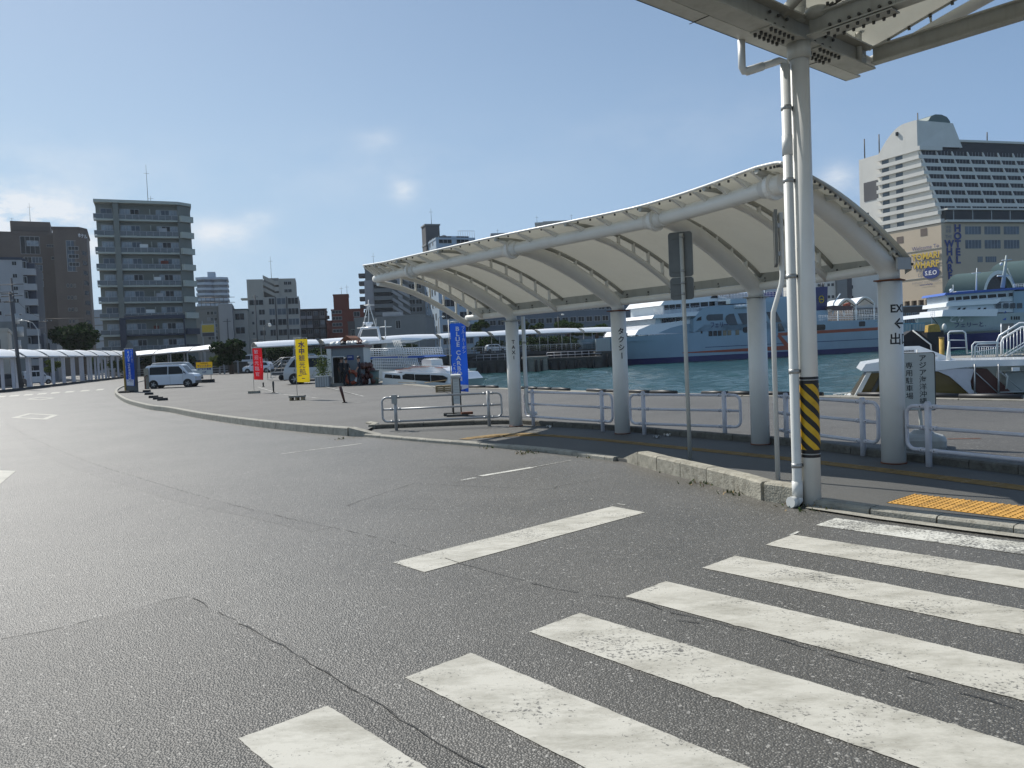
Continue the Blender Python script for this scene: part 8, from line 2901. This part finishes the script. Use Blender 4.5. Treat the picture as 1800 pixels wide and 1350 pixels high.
def car(label, loc, rz, prof, glass, width, col, wheels, name='parked_car', group='vehicles parked on the yard', wr=.29, side_glass=None, cat='car'):
    """prof: side outline (x forward, z up)"""
    root = thing(name, label, cat, loc, rz, group)
    m1 = MB(); hw = width / 2
    zmax = max(p[1] for p in prof); belt = .9
    def yy(z): return hw if z < belt else hw - (z - belt) * .16
    n = len(prof); vs = []
    for sg in (-1, 1): vs += [(x, sg * yy(z), z) for x, z in prof]
    tri = tessellate_polygon([[Vector((x, z, 0)) for x, z in prof]])
    m1.add(vs, [tuple(t) for t in tri] + [tuple(i + n for i in reversed(t)) for t in tri] + [(i, (i + 1) % n, (i + 1) % n + n, i + n) for i in range(n)], col)
    bo = m1.build('body', root)
    bv = bo.modifiers.new('b', 'BEVEL'); bv.width = .035; bv.segments = 2; bv.limit_method = 'ANGLE'; bv.angle_limit = R(25)
    for g in glass:
        for sg in (-1, 1):
            m1 = MB()
            P2 = [Vector((x, z, 0)) for x, z in g]
            vs = [(x, sg * (yy(z) + .006), z) for x, z in g]
            m1.add(vs, [tuple(t) for t in tessellate_polygon([P2])], 'glass_dark'); m1.build('side_window', root)
    # windscreen and rear window from outline segments flagged as steep near the roof
    for (xa, za, xb, zb_) in (side_glass or []):
        m1 = MB(); o_ = .012 if xa > 0 else -.012
        m1.add([(xa + o_, -yy(za) + .1, za), (xb + o_, -yy(zb_) + .1, zb_), (xb + o_, yy(zb_) - .1, zb_), (xa + o_, yy(za) - .1, za)], [(0, 1, 2, 3)], 'glass_dark'); m1.build('windscreen' if xa > 0 else 'rear_window', root)
    for wx in wheels:
        for sg in (-1, 1):
            m1 = MB(); m1.tube([(wx, sg * (hw + .012), wr), (wx, sg * (hw - .18), wr)], wr, 'tyre', 22); w_ = m1.build('wheel', root)
            m1 = MB(); m1.tube([(wx, sg * (hw + .02), wr), (wx, sg * (hw + .01), wr)], wr * .62, 'black', 18)
            for k in range(5):
                a = 2 * math.pi * k / 5; m1.box((wx + math.cos(a) * wr * .32, sg * (hw + .022), wr + math.sin(a) * wr * .32), (wr * .6, .012, wr * .16), 'rim', ry=-a)
            m1.tube([(wx, sg * (hw + .03), wr), (wx, sg * (hw + .015), wr)], wr * .14, 'rim', 8)
            m1.build('rim', w_)
            m1 = MB(); m1.tube([(wx, sg * (hw + .004), wr + .01), (wx, sg * (hw - .1), wr + .01)], wr + .05, 'black', 22); m1.build('wheel_arch', root)
    xf = max(p[0] for p in prof); xr = min(p[0] for p in prof)
    for sg in (-1, 1):
        m1 = MB(); m1.box((xf - .05, sg * (hw - .2), .72), (.12, .3, .16), 'lamp_glass'); m1.build('headlight', root)
        m1 = MB(); m1.box((xr + .02, sg * (hw - .08), .95), (.06, .12, .5), 'brown_red'); m1.build('tail_light', root)
        m1 = MB(); m1.box((xf - .75, sg * (hw + .08), 1.0), (.12, .14, .13), col); m1.build('mirror', root)
        m1 = MB(); m1.box((0, sg * (hw + .004), .55), (.008, .006, .75), 'dark_metal'); m1.box((-.05, sg * (hw + .01), .86), (.16, .02, .03), col); m1.box((.95, sg * (hw + .004), .6), (.008, .006, .7), 'dark_metal'); m1.build('door_line', root)
    m1 = MB(); m1.box(((xf + xr) / 2, 0, .22), (xf - xr - .9, width - .1, .1), 'black'); m1.build('sill', root)
    for sg_x, nm in ((xf, 'bumper'), (xr, 'bumper')):
        m1 = MB(); m1.box((sg_x - (.03 if sg_x > 0 else -.03), 0, .38), (.08, width - .06, .2), 'dark_metal'); m1.build(nm, root)
    return root


kei = [(-1.68, .28), (-1.70, .9), (-1.66, 1.62), (-1.56, 1.74), (-1.0, 1.79), (.55, 1.78), (.78, 1.72), (1.22, 1.08), (1.62, .98), (1.69, .80), (1.70, .30), (1.4, .25), (-1.4, .25)]
keig = [[(-1.36, 1.05), (-1.36, 1.58), (-1.28, 1.63), (-.15, 1.64), (-.15, 1.03)], [(-.10, 1.03), (-.10, 1.64), (.60, 1.63), (.84, 1.33), (.90, 1.05)], [(.93, 1.05), (.90, 1.30), (1.12, 1.05)]]
kw_ = [(.80, 1.68, 1.20, 1.10), (-1.665, 1.58, -1.70, 1.0)]
cw = GT(307, 681.5, .1)
car('white boxy minicar with dark windows parked side on at the left of the yard', (cw.x - .35, cw.y + .7, gz(cw.y) + .1), R(4), [(x * 1.08, z * .98) for x, z in kei], [[(x * 1.08, z * .98) for x, z in g] for g in keig], 1.48, 'car_white', (-1.22, 1.28), side_glass=[(a * 1.08, b * .98, c * 1.08, d_ * .98) for a, b, c, d_ in kw_])
cw2 = GT(290, 676, .1)
car('second pale van parked just behind the white minicar', (cw2.x - .6, cw2.y + 4.0, gz(cw2.y) + .1), R(5), [(x * 1.25, z * 1.10) for x, z in kei], [[(x * 1.25, z * 1.10) for x, z in g] for g in keig], 1.6, 'car_silver', (-1.45, 1.45), side_glass=[(a * 1.25, b * 1.1, c * 1.25, d_ * 1.1) for a, b, c, d_ in kw_])
sed = [(-1.9, .3), (-1.95, .85), (-1.85, 1.2), (-1.5, 1.52), (.0, 1.60), (.5, 1.55), (1.1, 1.05), (1.8, .92), (1.98, .7), (1.98, .3)]
sedg = [[(-1.55, 1.05), (-1.35, 1.42), (-.3, 1.48), (-.3, 1.02)], [(-.24, 1.02), (-.24, 1.48), (.42, 1.45), (.85, 1.04)]]
cs = GT(455, 655.5, .1)
car('small white car facing left behind the red banner', (cs.x, cs.y, gz(cs.y) + .1), R(180), sed, sedg, 1.65, 'car_white', (-1.3, 1.3), wr=.31, side_glass=[(.5, 1.5, 1.08, 1.08)])
cg = GT(543, 675, .1)
vanp = [(-2.1, .35), (-2.12, 1.1), (-2.05, 1.85), (-1.9, 1.95), (1.3, 1.95), (1.6, 1.85), (2.05, 1.15), (2.12, .8), (2.1, .35)]
vang = [[(-1.85, 1.15), (-1.85, 1.75), (-.7, 1.78), (-.7, 1.15)], [(-.6, 1.15), (-.6, 1.78), (.6, 1.78), (.6, 1.15)], [(.7, 1.15), (.7, 1.76), (1.35, 1.74), (1.75, 1.2)]]
car('grey van with roof glass standing behind the yellow banner', (cg.x + .2, cg.y + 1.5, gz(cg.y) + .1), R(182), vanp, vang, 1.8, 'car_silver', (-1.35, 1.35), wr=.36, side_glass=[(1.62, 1.8, 2.03, 1.2), (-2.07, 1.8, -2.11, 1.15)])
# cart with steps left of the yellow banner
ct = GT(505, 668, .1)
crt = thing('boarding_cart', 'low grey trailer cart with folding boarding steps and handrails left of the yellow banner', 'cart', (ct.x, ct.y, gz(ct.y) + .1))
m1 = MB(); m1.bx(-1.2, 1.4, -.5, .5, .45, .72, 'frame_grey'); m1.bx(-1.1, 1.3, -.52, -.5, .5, .66, 'darkgrey_wall'); m1.build('platform', crt)
for k, x in enumerate((-.35, -.05)): m1 = MB(); m1.tube([(x, -.35, .24), (x, -.5, .24)], .24, 'tyre', 14); m1.build('wheel', crt)
m1 = MB()
for pts in (((-1.5, -.45, .2), (-1.5, -.45, 1.1), (-.3, -.45, 1.9), (1.3, -.45, 1.95), (1.3, -.45, .7)), ((-1.5, .45, .2), (-1.5, .45, 1.1), (-.3, .45, 1.9), (1.3, .45, 1.95), (1.3, .45, .7)), ((-.3, -.45, .7), (-.3, -.45, 1.9)), ((-.3, -.45, 1.35), (1.3, -.45, 1.35)), ((-1.1, -.45, .6), (-.3, -.45, 1.5))):
    m1.tube(pts, .03, 'frame_grey', 6)
m1.build('handrail', crt)
for k in range(4): m1 = MB(); m1.bx(-1.6 + k * .28, -1.32 + k * .28, -.42, .42, .12 + k * .15, .16 + k * .15, 'galv'); m1.build('step', crt)
m1 = MB(); m1.ball((.5, 0, .85), (.5, .3, .2), 'board_white'); m1.ball((1.1, .1, .82), (.3, .3, .15), 'black'); m1.build('cargo', crt)
# white boat roof behind the van
# yellow yard sign
ys = GT(361, 672.5, .1)
Dy = ys.y
ysn = thing('yard_sign', 'yellow and white sign board on two legs with a dark base right of the minicar', 'sign board', (ys.x, Dy, gz(Dy) + .1))
sw = (ray(377, 655).x - ray(349, 655).x) * Dy; hh = 36 * Dy / FPX
m1 = MB(); m1.bx(-sw / 2, sw / 2, -.03, .02, hh * .38, hh * .74, 'board_white'); b_ = m1.build('lower_panel', ysn)
m1 = MB(); m1.bx(-sw / 2 - .02, sw / 2, -.035, .02, hh * .72, hh * 1.0, 'yellow_flag'); y_ = m1.build('upper_panel', ysn)
m1 = MB(); lettering(m1, ['マリンスター'], sw * .15, 'sign_blue', lambda x, y: V(x, -.05, hh * .78 + y), bold=.03); lettering(m1, ['水中観光船'], sw * .09, 'ink', lambda x, y: V(x, -.05, hh * .92 + y), bold=.02); m1.build('lettering', y_)
m1 = MB(); lettering(m1, ['お客様駐車場'], sw * .14, 'sign_blue', lambda x, y: V(x, -.045, hh * .62 + y), bold=.03); lettering(m1, ['P1階'], sw * .13, 'sign_blue', lambda x, y: V(x, -.045, hh * .47 + y), bold=.03); m1.build('lettering', b_)
m1 = MB()
for x in (-sw * .38, sw * .38): m1.tube([(x, 0, .05), (x, 0, hh * .4)], .03, 'dark_metal', 6)
m1.split('leg', ysn)
m1 = MB(); m1.bx(-sw / 2, sw / 2 + .05, -.25, .25, 0, .28, 'rubber'); m1.build('base', ysn)
# delineator posts
for i, (px, py, ht, lean, lab) in enumerate(((481, 690, .62, .0, 'short dark marker post on the yard right of the red banner'), (606, 708, .62, -.14, 'short red brown leaning marker post right of the yellow banner'), (463, 680, .3, 0, 'tiny grey marker stub behind the red banner'))):
    p = GT(px, py, .1)
    t_ = thing('marker_post', lab, 'post', p, group='small marker posts on the yard')
    m1 = MB(); m1.tube([(0, 0, 0), (lean * .8, 0, ht * .8), (lean, 0, ht)], [.035, .06, .05], 'brown_red' if i == 1 else 'dark_metal', 8); m1.build('post', t_)
    m1 = MB(); m1.tube([(0, 0, 0), (0, 0, .03)], .09, 'rubber', 10); m1.build('foot', t_)
# wheel stops and low rail near the far banner
for i, (px, py) in enumerate(((258, 689), (262, 694), (270, 699.5), (278, 702), (286, 704))):
    p = GT(px, py, .1)
    t_ = thing('wheel_stop', ['first small black wheel stop, nearest the low rail by the minicar', 'second small black wheel stop in front of the minicar', 'middle black wheel stop in front of the minicar', 'fourth black wheel stop from the low rail', 'black wheel stop nearest the camera in front of the minicar'][i], 'wheel stop', p, .1, 'wheel stops at the left of the yard')
    m1 = MB(); m1.extr([(-.13, 0), (.13, 0), (.09, .13), (-.09, .13)], V(0, 0, 0), V(0, 1, 0), V(0, 0, 1), V(1, 0, 0), -.22, .22, 'rubber'); m1.build('block', t_)
gb = GT(256, 684, .1)
gs = thing('low_rail', 'low dark bent pipe rail standing beside the rear of the minicar', 'rail', gb)
m1 = MB(); m1.tube([(0, 0, 0), (0, 0, .9), (.1, 0, 1.0), (.1, 3, 1.0), (0, 3.1, .9), (0, 3.1, 0)], .035, 'rust', 8); m1.build('pipe', gs)
m1 = MB(); m1.box((.02, .2, .6), (.35, .05, 1.9), 'kerb_dirty'); m1.build('panel', gs)
# yard bay lines
mb = MB()
for a, b in (((480, 690), (440, 689)), ((452, 680), (495, 693)), ((495, 693), (560, 700)), ((540, 672), (640, 697)), ((585, 708), (700, 706)), ((625, 683), (655, 682.5)), ((640, 655), (560, 652)), ((1490, 690), (1300, 693))):
    p, q = GT(*a, .1), GT(*b, .1)
    ribbon(mb, [p, q], .08, .105, 'old_paint', zf=kz)
struct(mb, 'pavement_marking')
rd = G(1665, 772, .1)
mb = MB(); ribbon(mb, [rd, rd + V(.45, -.10, 0)], .05, .106, 'rust'); struct(mb, 'pavement_marking')

# ------------------------------------------------------------------ utility poles and wires on the left


def upole(label, px, pyt, D, arms, r=.16, lean=0):
    p = at(px, 660, D); zt_ = at(px, pyt, D).z; g = gz(D)
    rt = thing('utility_pole', label, 'utility pole', (p.x, D, g), group='utility poles behind the left walkway')
    m1 = MB(); m1.tube([(p.x, D, g), (p.x + lean, D, zt_)], [r, r * .65], 'darkgrey_wall', 10); m1.build('pole', rt, world=True)
    for k, (dz, w_) in enumerate(arms):
        m1 = MB(); z = zt_ - dz; m1.tube([(p.x + lean - w_ / 2, D - .1, z), (p.x + lean + w_ / 2, D - .1, z)], .05, 'dark_metal', 6)
        for j in range(4): m1.tube([(p.x + lean - w_ / 2 + w_ * j / 3, D - .1, z), (p.x + lean - w_ / 2 + w_ * j / 3, D - .1, z + .22)], .045, 'frame_grey', 6)
        m1.build('crossarm', rt, world=True)
    return V(p.x + lean, D, zt_)


u1 = upole('thick dark utility pole rising through the left covered walkway', 36, 512, 76, [(.2, 1.6), (1.0, 1.2)], .2, -.45)
u2 = upole('tall utility pole with crossarms and a transformer behind the thick dark pole', 36, 488, 96, [(.8, 3.0), (2.2, 2.6), (4.5, 2)], .17, -.3)
u3 = upole('thin utility pole left of the dark tree', 87, 560, 110, [(.4, 1.6)], .11)
u4 = upole('slender pole with small crossarms in front of the beige stair building', 456, 518, 150, [(.4, 1.2), (8.5, 2.2)], .14)
u5 = upole('short pole between the billboard and the pale four storey building', 405, 560, 150, [(.5, 1.5)], .12)
tf = bpy.data.objects.get('utility_pole.001')
m1 = MB()
for k in range(3): m1.tube([(u2.x + .5 + .4 * (k % 2), 95.6, u2.z - 5.6 - k * 1.6), (u2.x + .5 + .4 * (k % 2), 95.6, u2.z - 4.4 - k * 1.6)], .35, 'frame_grey', 10)
m1.build('transformer', tf, world=True)
m1 = MB()
for a, b, sag in ((u1, V(-60, 60, 9.2), .6), (u1 - V(0, 0, .9), V(-60, 60, 8.2), .7), (u2 - V(.9, 0, .8), V(-75, 78, 13), .8), (u2 - V(-.9, 0, .8), V(-74, 78, 13), .8), (u2 - V(0, 0, 2.2), V(-75, 78, 11), .9), (u2 - V(0, 0, 2.2), u3, .6), (u2 - V(0, 0, 5), u3 - V(0, 0, 1), .8), (u3, V(u3.x + 12, 140, 12), .5)):
    pts = [a.lerp(b, k / 8) - V(0, 0, sag * math.sin(math.pi * k / 8)) for k in range(9)]
    m1.tube(pts, .025, 'dark_metal', 4)
wo = m1.build('power_wire'); tag(wo, 'thin black power wires hanging from the utility poles at the far left', 'wires')
sl = thing('street_lamp', 'white curved street lamp between the utility poles and the brown tower', 'street lamp', (ray(71, 640).x * 92, 92, gz(92)))
px_ = sl.location.x; z1 = at(71, 580, 92).z
m1 = MB(); m1.tube([(px_, 92, gz(92)), (px_, 92, z1), (px_ - .6, 92, z1 + .9), (px_ - 1.6, 92, z1 + 1.2)], [.08, .06, .05, .04], 'frame_grey', 8); m1.build('pole', sl, world=True)
m1 = MB(); m1.ball((px_ - 1.9, 92, z1 + 1.2), (.45, .15, .09), 'lamp_glass'); m1.build('lamp_head', sl, world=True)
# vehicles seen between the walkway posts
for i, (px, D, sc, lab) in enumerate(((8, 88, 1.0, 'dark car glimpsed at the far left edge behind the walkway columns'), (60, 100, 1.0, 'white van glimpsed between the walkway columns'))):
    p = at(px, 660, D)
    car(lab, (p.x, D, gz(D)), R(60), sed if i == 0 else kei, sedg if i == 0 else keig, 1.6, 'darkgrey_wall' if i == 0 else 'car_white', (-1.3, 1.3), group='cars behind the left walkway')
for i, (px, lab) in enumerate(((870, 'white car top on the bridge right of the near blue banner'), (440, 'white van roof under the left end of the long walkway roof'), (318, 'dark car parked under the walkway behind the minicar'), (530, 'pale blue minibus glimpsed behind the yellow banner under the walkway'))):
    D = (150, 126, 128, 126)[i]; p = at(px, 610, D)
    zz = (2.0, gz(126) + .9, gz(128), gz(126) + .6)[i]
    car(lab, (p.x, D + 2, zz), R(15), sed if i in (0, 2) else vanp, sedg if i in (0, 2) else vang, 1.7, ('car_white', 'car_white', 'darkgrey_wall', 'ship_hull')[i], (-1.3, 1.3), group='cars beyond the yard')
# small litter and weeds
wd_ = MB()
rnd = random.Random(11)
for px, py, nn_ in ((925, 797, 60), (1040, 803, 40), (1180, 826, 50), (1240, 850, 50), (1290, 868, 40), (860, 788, 20), (600, 772, 20), (1400, 893, 30), (1445, 895, 30)):
    c = G(px, py)
    for k in range(nn_):
        p = c + V(rnd.gauss(0, .10), rnd.gauss(0, .10), .005); h_ = rnd.uniform(.015, .05)
        a = rnd.uniform(0, 6.28); q = V(math.cos(a) * .012, math.sin(a) * .012, 0)
        wd_.add([p - q, p + q, p + q * .5 + V(rnd.gauss(0, .02), rnd.gauss(0, .02), h_)], [(0, 1, 2)], 'leaf_mid' if k % 2 else 'wood')
tag(wd_.build('weeds', fix=False), 'small dry weeds and dirt growing along the kerb foot', 'weeds', kind='stuff')
for i, (px, py) in enumerate(((965, 752), (1173, 767), (1155, 770))):
    p = G(px, py, .045); t_ = thing('litter', ['crumpled white paper at the foot of the rear kerb near the TAXI column', 'white folded paper by the rear kerb left of the stop sign pole', 'small grey scrap by the rear kerb'][i], 'litter', p)
    m1 = MB(); m1.grid(lambda a, b: V((a - .5) * .12, (b - .5) * .06, .03 * math.sin(7 * a + i) * math.cos(6 * b) + .03), 5, 5, 'white_plain' if i < 2 else 'frame_grey'); m1.build('scrap', t_)

# ------------------------------------------------------------------ humid air over the harbour
hm = bpy.data.materials.new('air'); hm.use_nodes = True
hn = hm.node_tree; hn.nodes.clear()
ho_ = hn.nodes.new('ShaderNodeOutputMaterial'); pv = hn.nodes.new('ShaderNodeVolumePrincipled')
pv.inputs['Color'].default_value = (.86, .92, 1, 1); pv.inputs['Density'].default_value = .00011; pv.inputs['Anisotropy'].default_value = .35
hn.links.new(pv.outputs[0], ho_.inputs['Volume']); MATS['air'] = hm
mb = MB(); mb.bx(-3400, 5400, -400, 6400, -4.2, 110, 'air')
tag(mb.build('haze'), kind='stuff')
